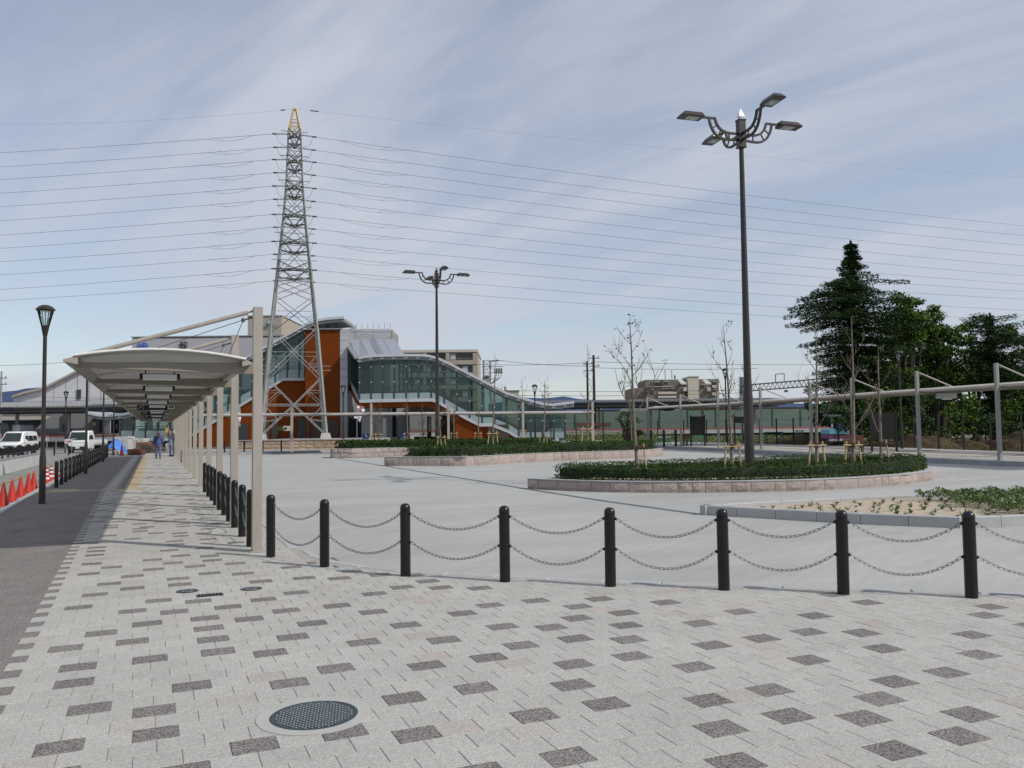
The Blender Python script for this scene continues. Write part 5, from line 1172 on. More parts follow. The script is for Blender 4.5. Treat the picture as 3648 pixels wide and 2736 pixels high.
# big grey sheet roof sloping down to the front
DT, DBm = 85.4, 78.2
topx = [1241, 1281, 1327, 1364, 1405]; botx = [1279, 1312, 1356, 1395, 1441]
for i in range(4):
    g0 = 1.2 if i in (1, 3) else 0; a, b = S(topx[i]+g0, 1207.5, DT), S(topx[i+1], 1207.5, DT); c_, d2 = S(botx[i+1], 1264, DBm), S(botx[i]+g0*2.2, 1267 if i else 1276, DBm)
    th = Vector((0, 0, -.18)); MB().hexa([d2+th, c_+th, b+th, a+th, d2, c_, b, a]).build('roof_sheet', 'metal_roof', ST)
for i in (1, 3):
    a = S(topx[i], 1208, DT); b = S(botx[i], 1267, DBm); MB().bar(a-Vector((0, 0, .12)), b-Vector((0, 0, .12)), .35, .1).build('roof_joint', 'dark_void', ST)
a = S(1328, 1205, DT); b = S(1358, 1264, DBm); lad = MB(); lad.bar(a+Vector((-.18, -.1, .12)), b+Vector((-.18, -.1, .12)), .05, .05); lad.bar(a+Vector((.18, -.1, .12)), b+Vector((.18, -.1, .12)), .05, .05)
for i in range(14): q = a.lerp(b, i/13)+Vector((0, -.1, .12)); lad.bar(q-Vector((.18, 0, 0)), q+Vector((.18, 0, 0)), .03, .03)
lad.build('roof_ladder', 'galv', ST)
hp = [a+Vector((-.7+.7*math.cos(u), -.1, .35*math.sin(u)+.1)) for u in [i*PI/8 for i in range(9)]]; MB().tube(hp, .03, 5).build('ladder_hoop', 'galv', ST)
# angled glazed return wall left of the landing, with its orange string and lilac edge
B0, B1 = lambda y: S(1244, y, 85), lambda y: S(1281, y, 78.2)
MB().add and None
def quad3(pts, mname, nm, th=.08):
    n_ = (Vector(pts[1])-Vector(pts[0])).cross(Vector(pts[3])-Vector(pts[0])).normalized()*th; mb = MB(); mb.hexa([Vector(p) for p in pts]+[Vector(p)+n_ for p in pts]); return mb.build(nm, mname, ST)
for i in range(4):
    u0, u1 = i/4+.008, (i+1)/4-.008
    lo0, lo1, hi0, hi1 = B0(1346), B1(1424), B0(1216), B1(1276)
    quad3([lo0.lerp(lo1, u0), lo0.lerp(lo1, u1), hi0.lerp(hi1, u1), hi0.lerp(hi1, u0)], 'glass', 'pane', .03)
quad3([B0(1350), B1(1429), B1(1423), B0(1343)], 'white_panel', 'stair_edge', .15); quad3([B0(1372), B1(1452), B1(1430), B0(1351)], 'orange_wall', 'stair_string', .18)
mb = MB(); bx(mb, 1232, 1213, 1246, 1350, 85.6, .4); mb.build('corner_post', 'white_panel', ST)
quad3([S(1238, 1219, 85.2), S(1281, 1279, 78), S(1281, 1272, 78), S(1238, 1211, 85.2)], 'beam_grey', 'eave', .5)
# brown timber inner wall and light slots seen through the glass
mb = MB(); bx(mb, 1246, 1220, 1330, 1420, 86.05, -.05); mb.build('inner_wall', 'brown_wall', ST)
for i in range(8): mb = MB(); bx(mb, 1262+i*9, 1323, 1266+i*9, 1333, 84.2, .05); mb.build('light_slot', 'diffuser', ST)
for i in range(5): mb = MB(); bx(mb, 1404+i*15, 1290, 1408+i*15, 1415, 83.0, .3); mb.build('inner_post', 'dark_frame', ST)
# right stairway
RR = [(1281, 1273), (1300, 1268), (1340, 1264), (1420, 1262), (1500, 1262), (1530, 1265), (1560, 1273), (1600, 1291), (1700, 1343), (1800, 1395), (1870, 1418), (1930, 1434), (1970, 1438), (2044, 1429)]
LR = [(1281, 1424), (1340, 1422), (1540, 1419), (1560, 1427), (1660, 1484), (1708, 1508), (1752, 1508), (1812, 1532), (1856, 1560), (1990, 1560)]
stair(RR, LR, 78.0, 4.8, [1281, 1322, 1363, 1404, 1447, 1491, 1536, 1582, 1627, 1672, 1717, 1761, 1804, 1847, 1890, 1932, 1972, 2012], 2012, 9, 22)
# orange string and walls below the right stairway
def spoly(pts, d, th, mname, nm): return MB().prism([(S(x, y, d).x, S(x, y, d).z) for x, y in pts], d, d+th, 'y').build(nm, mname, ST)
spoly([(1281, 1452), (1520, 1449), (1560, 1462), (1640, 1512), (1660, 1492), (1560, 1433), (1541, 1426), (1281, 1431)], 78.15, 4.2, 'orange_wall', 'stair_string')
spoly([(1622, 1590), (1737, 1590), (1737, 1515), (1707, 1514), (1660, 1491), (1622, 1478)], 78.13, 4.1, 'orange_wall', 'stair_wall')
spoly([(1737.5, 1590), (1813, 1590), (1813, 1512.5), (1737.5, 1512.5)], 77.9, 3.9, 'brown_wall', 'brown_panel')
spoly([(1814, 1590), (1858, 1590), (1858, 1566), (1814, 1540)], 78.1, 4, 'orange_wall', 'stair_wall')
spoly([(1560, 1590), (1626, 1590), (1626, 1482), (1590, 1476), (1560, 1500)], 84, .3, 'brown_wall', 'shade_wall')  # orange wall set back, its shadow put into the colour as brown
# ground floor under the landing
for (x0, y0, x1, y1, d_, th, mm, nm) in ((1288, 1452, 1382, 1590, 81, 4, 'grey_wall', 'lift_shaft'), (1383, 1448, 1408, 1590, 84, 1, 'dark_void', 'doorway'), (1408, 1448, 1447, 1560, 86, 1, 'white_panel', 'rear_panel'), (1447, 1448, 1456, 1590, 85, 1, 'dark_frame', 'pier'), (1456, 1470, 1560, 1530, 88, 1, 'grey_wall', 'rear_wall'), (1448, 1446, 1640, 1470, 83, .6, 'brown_block', 'ceiling_beam'), (1522, 1482, 1536, 1560, 83, .2, 'dark_void', 'notice'), (1212, 1490, 1290, 1590, 83, 2, 'dark_void', 'entrance')):  # doorway and entrance are solid boxes, inner shade painted as near-black
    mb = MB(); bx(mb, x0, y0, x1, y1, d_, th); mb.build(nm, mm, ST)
for i in range(8): mb = MB(); bx(mb, 1527.5, 1482+i*7.2, 1534, 1486+i*7.2, 82.95, .03); mb.build('notice_letter', 'white_paint', ST)
p = S(1376, 1488, 80.8); MB().b2((p.x-.35, 80.7, -.1), (p.x, 81.05, p.z)).build('door_pillar', 'white_panel', ST)

# white concourse above the tracks with its lettering
CB = thing('concourse', 'pale grey concourse block with blue JR lettering behind the canopy', 'building', (S(700, 1400, 100).x, 100, 0), 's')
mb = MB(); bx(mb, 468, 1198, 1128, 1392, 100, 12); mb.build('wall', 'lilac_shade_wall', CB)
mb = MB(); bx(mb, 466, 1195, 1130, 1199, 99.9, 12.2); mb.build('parapet', 'grey_wall', CB)
for x in (520, 760, 1000): mb = MB(); bx(mb, x, 1392, x+14, 1590, 104, 1); mb.build('pier', 'grey_wall', CB)
bC = BASE[CB.name]
p = S(489, 1256, 99.9); textmesh('JR', 1.75, 'logo_blue', 'lettering', CB, (p.x-bC.x, -.14, p.z-bC.z), (PI/2, 0, 0), .04, 'LEFT', 1.0)
p = S(640, 1254, 99.9); textmesh('駅', 1.55, 'text_black', 'lettering', CB, (p.x-bC.x, -.14, p.z-bC.z), (PI/2, 0, 0), .03, 'LEFT', .62)
# far beige tower with a sail emblem
HB = thing('hotel_block', 'far plain beige tower block with a teal sail emblem', 'building', (S(963, 1400, 170).x, 170, 0), 's'); bH = BASE[HB.name]
mb = MB(); bx(mb, 880, 1125, 1003, 1590, 170, 18); mb.build('wall', 'beige_block', HB)
mb = MB(); bx(mb, 878, 1122.5, 1005, 1126, 169.8, 18.5); mb.build('parapet', 'beige_block', HB)
e = [S(949, 1157, 169.9), S(963, 1157, 169.9), S(962, 1135, 169.9), S(957, 1140, 169.9)]; MB().prism([(q.x, q.z) for q in e], 169.75, 169.9, 'y').build('emblem', 'logo_teal', HB)
e = [S(953, 1153, 169.8), S(961, 1151, 169.8), S(961, 1141, 169.8)]; MB().prism([(q.x, q.z) for q in e], 169.6, 169.74, 'y').build('emblem_sail', 'white_paint', HB)
p = S(960, 1169.5, 169.9); textmesh('ANO AKI', .8, 'text_grey', 'lettering', HB, (p.x-bH.x, -.2, p.z-bH.z), (PI/2, 0, 0), .03, 'CENTER', .95)
# beige flats right of the station
AB = thing('apartment_block', 'beige apartment block with long dark balcony windows behind the glass stairs', 'building', (S(1560, 1400, 150).x, 150, 0), 's')
mb = MB(); bx(mb, 1405, 1250, 1700, 1595, 150.4, 16); mb.build('wall', 'beige_block', AB)
mb = MB(); bx(mb, 1403, 1244, 1702, 1257, 149.9, 17); mb.build('parapet', 'beige_light', AB)
for fl in range(6):
    y0 = 1257+fl*44.3; y1 = y0+25
    mb = MB(); bx(mb, 1403, y1+.3, 1702, y0+44, 149.95, .6); mb.build('spandrel', 'beige_block', AB)
    for (x0, x1) in ((1684.5, 1702), (1588, 1601.5), (1508, 1518), (1430, 1440)): mb = MB(); bx(mb, x0, y0, x1, y1+.3, 149.95, .6); mb.build('pier', 'beige_block', AB)
    for (x0, x1) in ((1602, 1644), (1645, 1684), (1519, 1550), (1551, 1587), (1441, 1475), (1476, 1507)):
        mb = MB(); bx(mb, x0, y0+.4, x1, y1, 150.3, .08); wnd = mb.build('window', 'window_dark', AB)
        if (fl+int(x0)) % 2 == 0: mb = MB(); bx(mb, x0+3, y0+3, x0+21, y1-.5, 150.24, .04); mb.build('curtain', 'curtain', wnd)
        mb = MB(); bx(mb, x0, y1-5, x1, y1-4, 150.1, .06); mb.build('rail', 'grey_box', wnd)

# ================================================================ platforms, roofs and line-side things
def platform_roof(label, x0, x1, y, d):
    a, b = S(x0, y, d), S(x1, y, d); t = thing('platform_roof', label, 'platform roof', ((a.x+b.x)/2, d, 0), 's'); z = (a.z+b.z)/2
    n = int((b.x-a.x)/.33); mb = MB(); V = []; dep = 6.5
    for i in range(2*n+1):
        x = a.x+i*.165; zz = z+(.17 if i % 2 else 0); V += [(x, d, zz), (x, d+dep, zz+.35), (x, d, zz-.05), (x, d+dep, zz+.30)]
    Fc = []
    for i in range(2*n): k = 4*i; Fc += [(k, k+4, k+5, k+1), (k+2, k+3, k+7, k+6), (k, k+2, k+6, k+4)]
    mb.add(V, Fc); mb.build('corrugated_sheet', 'galv', t)
    MB().b2((a.x, d+.25, z-.62), (b.x, d+.6, z-.06)).build('fascia_beam', 'roof_dark', t)
    MB().b2((a.x, d+3, z-.75), (b.x, d+3.3, z-.1)).build('purlin', 'roof_dark', t); MB().b2((a.x, d+5.8, z-.4), (b.x, d+6.1, z+.1)).build('purlin', 'roof_dark', t)
    x = a.x+2.5
    while x < b.x:
        MB().b2((x-.16, d+2.8, .8), (x+.16, d+3.1, z-.76)).build('column', 'beam_grey', t); x += 6.6
    return t
platform_roof('dark corrugated platform roof behind the vans at left', -60, 432, 1450, 103)
platform_roof('long dark corrugated platform roof right of the glass stairs', 1880, 2800, 1430, 103)
# platform deck with red safety stripe
a, b = S(-200, 1560, 100), S(3050, 1560, 100); t = thing('platform', 'long railway platform with a red edge stripe beyond the plaza', 'platform', ((a.x+b.x)/2, 100, -.1), 's')
zP = S(2300, 1532, 100).z
MB().b2((a.x, 100.3, -.1), (b.x, 109, zP-.5)).build('base', 'dark_void', t); MB().b2((a.x, 100, zP-.48), (b.x, 109.2, zP)).build('deck_edge', 'grey_box', t); MB().b2((a.x, 99.96, zP+.02), (b.x, 101, zP+.16)).build('safety_stripe', 'red_strip', t)
# green net bank behind the tracks
a, b = S(1850, 1560, 118), S(3020, 1560, 118); zN = S(2400, 1462, 118).z
t = thing('net_fence', 'long dull green mesh screen standing behind the platform', 'fence', ((a.x+b.x)/2, 118, -.1), 's'); x = a.x; i = 0
while x < b.x:
    MB().b2((x+.02, 118, -.1), (min(x+3.98, b.x), 118.12, zN+.05*math.sin(i*1.7))).build('mesh_panel', 'green_mesh', t); MB().b2((x-.05, 117.9, -.1), (x+.05, 117.98, zN+.1)).build('post', 'green_frame', t); x += 4; i += 1
# grassy bank between fence and platform
mb = MB(); a, b = S(1960, 1560, 80), S(2900, 1560, 80)
rr = random.Random(2); pos = []
for i in range(22000):
    u = rr.random(); x = a.x+(b.x-a.x)*u; d_ = rr.uniform(78, 96); pos.append((x, d_, .05+rr.random()**1.6*1.15*(1.0 if u < .5 else .5)))
t = thing('weeds', 'rough green weeds growing along the track side fence', 'weeds', ((a.x+b.x)/2, 86, -.1), 's'); o = leaves('foliage', pos, [(0, -.5, 1)]*len(pos), .17, 'weed', t, 8, .4, .8, off=BASE[t.name]); o['kind'] = 'stuff'
# platform furniture
def pxbox(name, label, cat, x0, y0, x1, y1, d, th, mm, group=None, extra=None):
    p = S(x0, y1, d); q = S(x1, y0, d); t = thing(name, label, cat, ((p.x+q.x)/2, d+th/2, p.z), 's', group=group); return t, p, q
t, p, q = pxbox('platform_bench', 'row of dark red seats on the platform beneath the corrugated roof', 'bench', 2057, 1506, 2178, 1527, 104, .6, 'rust_brown')
for i in range(10):
    x = p.x+(q.x-p.x)*i/10; w_ = (q.x-p.x)/10*.86; sb = MB().b2((x, 104, q.z-.45), (x+w_, 104.1, q.z)).build('seat_back', 'rust_brown', t); MB().b2((x, 103.6, p.z+.30), (x+w_, 104, p.z+.38)).build('seat', 'rust_brown', t)
for i in range(4): x = p.x+(q.x-p.x)*(i+.3)/4; MB().b2((x, 103.8, p.z), (x+.1, 103.95, q.z-.3)).build('leg', 'galv_dark', t)
t, p, q = pxbox('cabinet', 'dark green platform cabinet near the stair foot', 'cabinet', 1966, 1507, 1983, 1530, 103.5, .8, 'dark_frame'); MB().b2((p.x, 103.5, p.z), (q.x, 104.2, q.z-.1)).build('body', 'dark_frame', t); MB().b2((p.x-.08, 103.4, q.z-.09), (q.x+.08, 104.3, q.z)).build('lid', 'roof_dark', t)
# parked pale vehicles and debris seen over the screen
for (x0, x1, y0, y1, mm, lb) in ((2020, 2090, 1440, 1457, 'blue_bus', 'long blue and white bus seen beneath the platform roof'),):
    t, p, q = pxbox('bus', lb, 'bus', x0, y0, x1, y1, 125, 2.4, mm); MB().b2((p.x, 125, p.z), (q.x, 127.4, q.z)).build('body', mm, t)
    MB().b2((p.x+.3, 124.96, p.z+.42*(q.z-p.z)), (q.x-.3, 124.99, p.z+.75*(q.z-p.z))).build('window_band', 'window_dark', t)
    for u in (.0, .86): MB().b2((p.x+u*(q.x-p.x), 124.9, p.z+.05), (p.x+(u+.14)*(q.x-p.x), 124.99, q.z-.1)).build('end_panel', 'white_paint', t)
t, p, q = pxbox('shed', 'pale flat roofed shed behind the platform right of the poles', 'shed', 2128, 1443, 2160, 1458, 128, 4, 'white_dirty'); MB().prism([(p.x, p.z), (q.x-.8, p.z), (q.x, (p.z+q.z)/2), (q.x-.9, q.z), (p.x, q.z)], 128, 132, 'y').build('body', 'white_dirty', t)
t, p, q = pxbox('embankment', 'grey brown embankment behind the green screen', 'embankment', 2090, 1445, 2960, 1470, 132, 5, 'soil'); MB().prism([(p.x, -1), (q.x+30, -1), (q.x+30, q.z-.4), (p.x+20, q.z-.1), (p.x, q.z-.3)], 132, 139, 'y').build('bank', 'soil', t)
t, p, q = pxbox('train_roof', 'white line of a train roof just above the green screen', 'train', 2212, 1439, 2420, 1446, 122, 2.8, 'white_paint'); MB().b2((p.x, 122, p.z), (q.x, 124.8, q.z)).build('roof', 'white_paint', t); MB().b2((p.x, 122.1, -.1), (q.x, 124.7, p.z-.01)).build('body', 'grey_wall', t)
# brown brick flats on the horizon
FB_ = thing('distant_flats', 'distant stepped brown apartment block on the horizon right of centre', 'building', (S(2400, 1500, 230).x, 230, 0), 's')
for (x0, y0, x1, y1, d, th, mm, nm) in ((2304, 1350, 2560, 1590, 232, 14, 'brown_block', 'wall'), (2255, 1382, 2312, 1590, 231, 14, 'brown_block', 'wing'), (2310, 1377, 2440, 1590, 229.5, 10, 'brown_block', 'lower_wall'), (2456, 1341, 2489, 1590, 229, 8, 'beige_light', 'stair_tower'), (2455, 1339.5, 2490, 1342.5, 228.8, 8.4, 'beige_light', 'tower_cap'), (2360, 1352, 2388, 1378, 231, 2, 'brown_block', 'bay'), (2312, 1376, 2400, 1379, 229, 3, 'beige_light', 'terrace_edge')):
    mb = MB(); bx(mb, x0, y0, x1, y1, d, th); mb.build(nm, mm, FB_)
for (x0, y0, x1, y1, d) in ((2345, 1395, 2410, 1404, 229), (2345, 1410, 2410, 1418, 229), (2435, 1380, 2447, 1394, 228.5), (2520, 1380, 2532, 1394, 231), (2538, 1372, 2552, 1381, 231), (2538, 1398, 2552, 1408, 231)):
    mb = MB(); bx(mb, x0, y0, x1, y1, d, 1.2); mb.build('balcony', 'beige_light', FB_)
for (x0, y0, x1, y1, d) in ((2368, 1360, 2380, 1370, 230.9), (2324, 1362, 2334, 1374, 231.9), (2336, 1362, 2350, 1374, 231.9), (2318, 1388, 2328, 1404, 229.4), (2360, 1386, 2385, 1394, 229.4), (2390, 1386, 2410, 1394, 229.4), (2540, 1360, 2552, 1371, 231.9), (2540, 1388, 2552, 1397, 231.9), (2500, 1372, 2510, 1384, 231.9)):
    mb = MB(); bx(mb, x0, y0, x1, y1, d, .1); wnd = mb.build('window', 'window_dark', FB_); mb = MB(); bx(mb, x0-1, y0-2, x1+1, y0-.3, d-.5, .6); mb.build('hood', 'beige_light', wnd)
for x0 in (2414, 2502):
    a, b, c_, e = S(x0, 1352, 230), S(x0+16, 1352, 230), S(x0+32, 1366, 228), S(x0+12, 1366, 228); th = Vector((0, 0, -.3)); MB().hexa([e+th, c_+th, b+th, a+th, e, c_, b, a]).build('skylight', 'grey_box', FB_)
for x0, y0 in ((2369, 1318), (2393, 1318), (2402, 1337)): mb = MB(); bx(mb, x0, y0, x0+(1.2 if y0 < 1330 else 5), 1350, 234, .2); mb.build('aerial', 'galv_dark', FB_)
# small cream building with a water tank by the stairs
CT = thing('tank_building', 'small cream building with a rooftop water tank right of the stairs', 'building', (S(1820, 1500, 170).x, 170, 0), 's')
mb = MB(); bx(mb, 1790, 1393, 1849, 1590, 170, 9); mb.build('wall', 'beige_light', CT); mb = MB(); bx(mb, 1788, 1390, 1850, 1394, 169.8, 9.4); mb.build('roof_edge', 'brown_block', CT)
p = S(1804, 1390, 172); MB().lathe((p.x, 173, p.z), [(.45, 0), (.5, .1), (.5, .75), (.4, .86), (.02, .95)], 14).build('water_tank', 'white_paint', CT, 40) if 0 else MB().lathe((p.x, 173, p.z), [(.48, 0), (.5, .1), (.5, .8), (.4, .9), (.02, .98)], 14).build('water_tank', 'white_paint', CT, 40)
# left hand side: white gabled hall, station side walls
GH = thing('gabled_hall', 'white hall with a sweeping gable roof behind the left platform', 'building', (S(200, 1450, 118).x, 118, 0), 's')
pl = [(48, 1590), (480, 1590), (480, 1330), (420, 1262), (360, 1275), (266, 1325), (159, 1380), (88, 1396), (48, 1409)]
MB().prism([(S(x, y, 118).x, S(x, y, 118).z) for x, y in pl], 118, 134, 'y').build('wall', 'pale_wall', GH)
rl = [(44, 1409), (88, 1395), (159, 1378), (266, 1323), (360, 1273), (420, 1258), (482, 1328)]; mb = MB()
for (x0, y0), (x1, y1) in zip(rl, rl[1:]):
    a, b = S(x0, y0, 117.6), S(x1, y1, 117.6); mb.hexa([(a.x, 117.4, a.z-.32), (b.x, 117.4, b.z-.32), (b.x, 135, b.z-.32), (a.x, 135, a.z-.32), (a.x, 117.4, a.z), (b.x, 117.4, b.z), (b.x, 135, b.z), (a.x, 135, a.z)])
mb.build('roof', 'beige_block', GH)
mb = MB(); bx(mb, 272, 1389, 288, 1422, 117.9, .05); wnd = mb.build('window', 'window_dark', GH); mb = MB(); bx(mb, 270.5, 1387, 289.5, 1389.2, 117.8, .15); mb.build('frame', 'grey_wall', wnd)
for x in range(150, 460, 42): mb = MB(); bx(mb, x, lin([(48, 1409), (88, 1396), (159, 1380), (266, 1325), (360, 1275), (420, 1262), (480, 1330)], x)+4, x+.6, 1440, 117.96, .05); mb.build('wall_joint', 'grey_wall', GH)
mb = MB(); bx(mb, -40, 1429, 405, 1446, 114, 3); mb.build('lower_wall', 'white_panel', GH)
SW = thing('side_building', 'grey station side wall with a sloping stair soffit behind the vans', 'building', (S(230, 1500, 107).x, 107, 0), 's')
MB().prism([(S(x, y, 111).x, S(x, y, 111).z) for x, y in ((112, 1540), (330, 1540), (330, 1470), (195, 1470))], 111, 113, 'y').build('wall', 'grey_wall', SW)
for x0, x1 in ((223, 244), (0, 0)):
    if x1: mb = MB(); bx(mb, x0, 1472, x1, 1535, 110.7, .4); mb.build('pier', 'galv_dark', SW)
MB().prism([(S(x, y, 112).x, S(x, y, 112).z) for x, y in ((0, 1512), (0, 1502), (60, 1512), (130, 1540), (170, 1560), (110, 1560), (60, 1530))], 110.2, 110.8, 'y').build('stair_soffit', 'roof_dark', SW)
mb = MB(); bx(mb, -60, 1468, 190, 1497, 113.5, 1); mb.build('upper_band', 'beige_light', SW); mb = MB(); bx(mb, -60, 1465, 205, 1469, 113.2, 1.6); mb.build('band_edge', 'white_paint', SW); mb = MB(); bx(mb, -60, 1497, 150, 1560, 114, 1); mb.build('undercroft', 'roof_dark', SW)
mb = MB(); bx(mb, 328, 1483, 352, 1545, 106, 1.5); mb.build('machine_housing', 'dark_frame', SW)
p = S(335, 1510, 105.9); MB().box((p.x, 105.95, p.z), (.3, .05, .35)).build('warning_plate', 'yellow_steel', SW)
for i in range(5): mb = MB(); bx(mb, 362+i*6, 1490, 365+i*6, 1545, 107, .2); mb.build('slat', 'white_dirty', SW)
mb = MB(); bx(mb, 395, 1492, 470, 1545, 109, .4); mb.build('shop_glazing', 'window_dark', SW)
for i in range(6): mb = MB(); bx(mb, 402+i*11, 1505+(i % 3)*6, 406+i*11, 1530, 108.9, .05); mb.build('shop_poster', 'white_dirty', SW)
mb = MB(); bx(mb, 0, 1508, 27, 1545, 104, 1); wnd = mb.build('kiosk_window', 'window_dark', SW)
mb = MB(); bx(mb, 28, 1514, 70, 1560, 105, 3); mb.build('kiosk_wall', 'white_panel', SW)
# hills
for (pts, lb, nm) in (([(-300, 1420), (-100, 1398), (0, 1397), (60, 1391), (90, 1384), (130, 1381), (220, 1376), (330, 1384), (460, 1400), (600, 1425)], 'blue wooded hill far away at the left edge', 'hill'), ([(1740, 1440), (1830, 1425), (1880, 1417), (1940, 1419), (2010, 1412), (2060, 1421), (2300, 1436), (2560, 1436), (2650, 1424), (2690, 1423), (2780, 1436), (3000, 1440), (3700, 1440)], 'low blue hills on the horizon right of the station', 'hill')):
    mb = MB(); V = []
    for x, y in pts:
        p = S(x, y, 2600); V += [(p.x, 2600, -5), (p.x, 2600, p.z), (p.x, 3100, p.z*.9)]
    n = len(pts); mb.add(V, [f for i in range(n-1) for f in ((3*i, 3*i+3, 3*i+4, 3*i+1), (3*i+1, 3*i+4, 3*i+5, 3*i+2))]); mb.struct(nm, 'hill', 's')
# overhead electrification
def gantry():
    t = thing('rail_gantry', 'grey lattice railway gantry left of the tall conifer', 'gantry', (S(2650, 1560, 95).x, 95, 0), 's')
    a0, a1, b0, b1 = S(2640, 1373, 95), S(2640, 1395, 95), S(3060, 1338, 86), S(3060, 1362, 86); mb = MB(); mb.bar(a0, b0, .12, .12); mb.bar(a1, b1, .12, .12); mb.bar(a0+Vector((0, 1, 0)), b0+Vector((0, 1, 0)), .1, .1); mb.bar(a1+Vector((0, 1, 0)), b1+Vector((0, 1, 0)), .1, .1); mb.build('chord', 'beam_grey', t)
    for i in range(26): MB().bar(a1.lerp(b1, i/26), a0.lerp(b0, (i+.5)/26), .05, .05).build('lacing', 'beam_grey', t); MB().bar(a0.lerp(b0, (i+.5)/26), a1.lerp(b1, (i+1)/26), .05, .05).build('lacing', 'beam_grey', t)
    for i in (0, 1): p = S(2640+i*8, 1345, 95+i); MB().b2((p.x-.12, 95+i, -.1), (p.x+.12, 95.25+i, p.z)).build('mast', 'beam_grey', t)
    for i in range(7): p, q = S(2632, 1345+i*9, 95), S(2652, 1345+i*9, 95); MB().b2((p.x, 94.9, p.z), (q.x, 95, p.z+.07)).build('rung', 'beam_grey', t)
    f0, f1 = S(2763, 1333, 92.5), S(2794, 1331, 92); mb = MB(); mb.bar(f0, f1, .08, .08); mb.bar(f0, S(2763, 1362, 92.5), .08, .08); mb.bar(f1, S(2794, 1359, 92), .08, .08); mb.build('bracket_frame', 'beam_grey', t)
    p = S(2800, 1390, 92); mb = MB(); mb.box((p.x, 92, p.z-.1), (.4, .1, .25)); mb.build('insulator', 'beam_grey', t)
gantry()
for (px, yt, yb, d, lb, k) in ((2094, 1287, 1424, 108, 'shorter of the two dark utility poles above the platform roof', .16), (2117, 1265, 1424, 108, 'taller of the two dark utility poles above the platform roof', .19), (3, 1323, 1445, 112, 'pale utility pole with crossarms at the left edge', .14)):
    b = S(px, yb, d); a = S(px, yt, d); t = thing('utility_pole', lb, 'utility pole', (b.x, d, -.1), 's'); MB().cyl((b.x, d, -.1), (b.x, d, a.z), k*1.2, k*.8, 8).build('shaft', 'bark_dark' if px > 100 else 'grey_wall', t)
    for zz in ((.93, .75) if px > 100 else (.62, .80)): z = b.z+(a.z-b.z)*zz; MB().bar((b.x-.55, d, z), (b.x+.75, d, z), .1, .1).build('crossarm', 'galv_dark', t); MB().cyl((b.x+.6, d, z), (b.x+.6, d, z+.3), .05, n=6).build('insulator', 'insulator', t)
for i, (x0, y0, x1, y1, d, lb) in enumerate(((1690, 1298, 2094, 1292, 108, 'upper thin wire between the signal frame and the utility poles'), (1790, 1285, 2094, 1304, 108, 'lower thin wire between the signal frame and the utility poles'), (2117, 1289, 3050, 1298, 108, 'thin wire running right from the taller utility pole'), (1845, 1392, 2660, 1388, 106, 'upper track wire above the platform roof'), (1850, 1409, 2660, 1399, 106, 'lower track wire above the platform roof'), (-60, 1402, 420, 1418, 104, 'thin sloping cable across the white gabled hall'), (-60, 1430, 420, 1420, 104, 'long cable above the left platform roof'), (-60, 1302, 300, 1284, 100, 'single dark cable leading up behind the left canopy tip'), (2117, 1310, 2700, 1312, 109, 'second thin wire right of the utility poles'))):
    P = wirepts(S(x0, y0, d), S(x1, y1, d), .18, 12); MB().tube(P, .035 if d > 104 else .03, 4).solo('overhead_wire', 'wire', lb, 'wire', 's')
# substation frame beside the flats
SF = thing('switch_frame', 'grey steel switch frame with hanging insulators beside the beige flats', 'switchgear', (S(1750, 1400, 110).x, 110, 0), 's')
for px in (1722, 1746): a, b = S(px, 1285, 110), S(px, 1400, 110); MB().b2((a.x-.11, 110, -.1), (a.x+.11, 110.2, a.z)).build('post', 'galv', SF)
for y in (1285, 1306, 1328, 1350): a, b = S(1716, y, 110), S(1792 if y < 1340 else 1775, y, 110); MB().bar(a, b, .09, .09).build('rail', 'galv', SF)
for y in (1285, 1306, 1328): MB().bar(S(1722, y, 110), S(1746, y+21, 110), .06, .06).build('lacing', 'galv', SF); MB().bar(S(1746, y, 110), S(1722, y+21, 110), .06, .06).build('lacing', 'galv', SF)
for i in range(5): a, b = S(1763+i*6, 1312, 109.9), S(1763+i*6, 1330, 109.9); MB().cyl(a, b, .09, n=7).build('insulator', 'insulator', SF)
for i in range(3): MB().tube([S(1768+i*9, 1330, 109.8), S(1766+i*9, 1345, 109.8), S(1758+i*4, 1358, 109.8), S(1750, 1368, 109.8)], .04, 5).build('cable', 'insulator', SF)
mb = MB(); bx(mb, 1724, 1337, 1744, 1362, 109.6, .5); mb.build('control_box', 'grey_wall', SF); mb = MB(); bx(mb, 1726, 1341, 1742, 1345, 109.5, .05); mb.build('nameplate', 'text_black', SF)
MB().bar(S(1750, 1287, 109.5), S(1777, 1284, 109.5), .3, .14).build('switch_arm', 'insulator', SF)

# ================================================================ fence, boards, benches, mounds, excavator at right
FL = [(39.3, 24.5), (39.95, 28.3), (40.5, 30.4), (41.0, 32.4), (41.5, 34.4), (42.1, 36.6), (42.6, 39), (43.0, 41.5), (43.4, 44), (43.8, 46.5), (44.05, 49.1), (44.1, 51.0), (44.3, 53.2), (44.4, 55.4), (44.4, 57.6), (44.2, 60), (43.5, 62.4), (42.2, 64.6), (40.4, 66.4), (38.2, 67.6), (35.8, 68.4), (33.4, 68.8), (31, 69)]
t = thing('wire_fence', 'black post and wire fence around the back of the right pavement', 'fence', (FL[0][0], FL[0][1], .1))
for i, p in enumerate(FL): MB().box((p[0], p[1], 1.12), (.07, .07, 2.12)).build('post', 'black_paint', t)
for a, b in zip(FL, FL[1:]):
    mb = MB()
    for z in (.3, .75, 1.2, 1.65, 2.05): mb.cyl((a[0], a[1], z), (b[0], b[1], z), .006 if z < 2 else .012, n=4)
    mb.build('wires', 'black_paint', t)
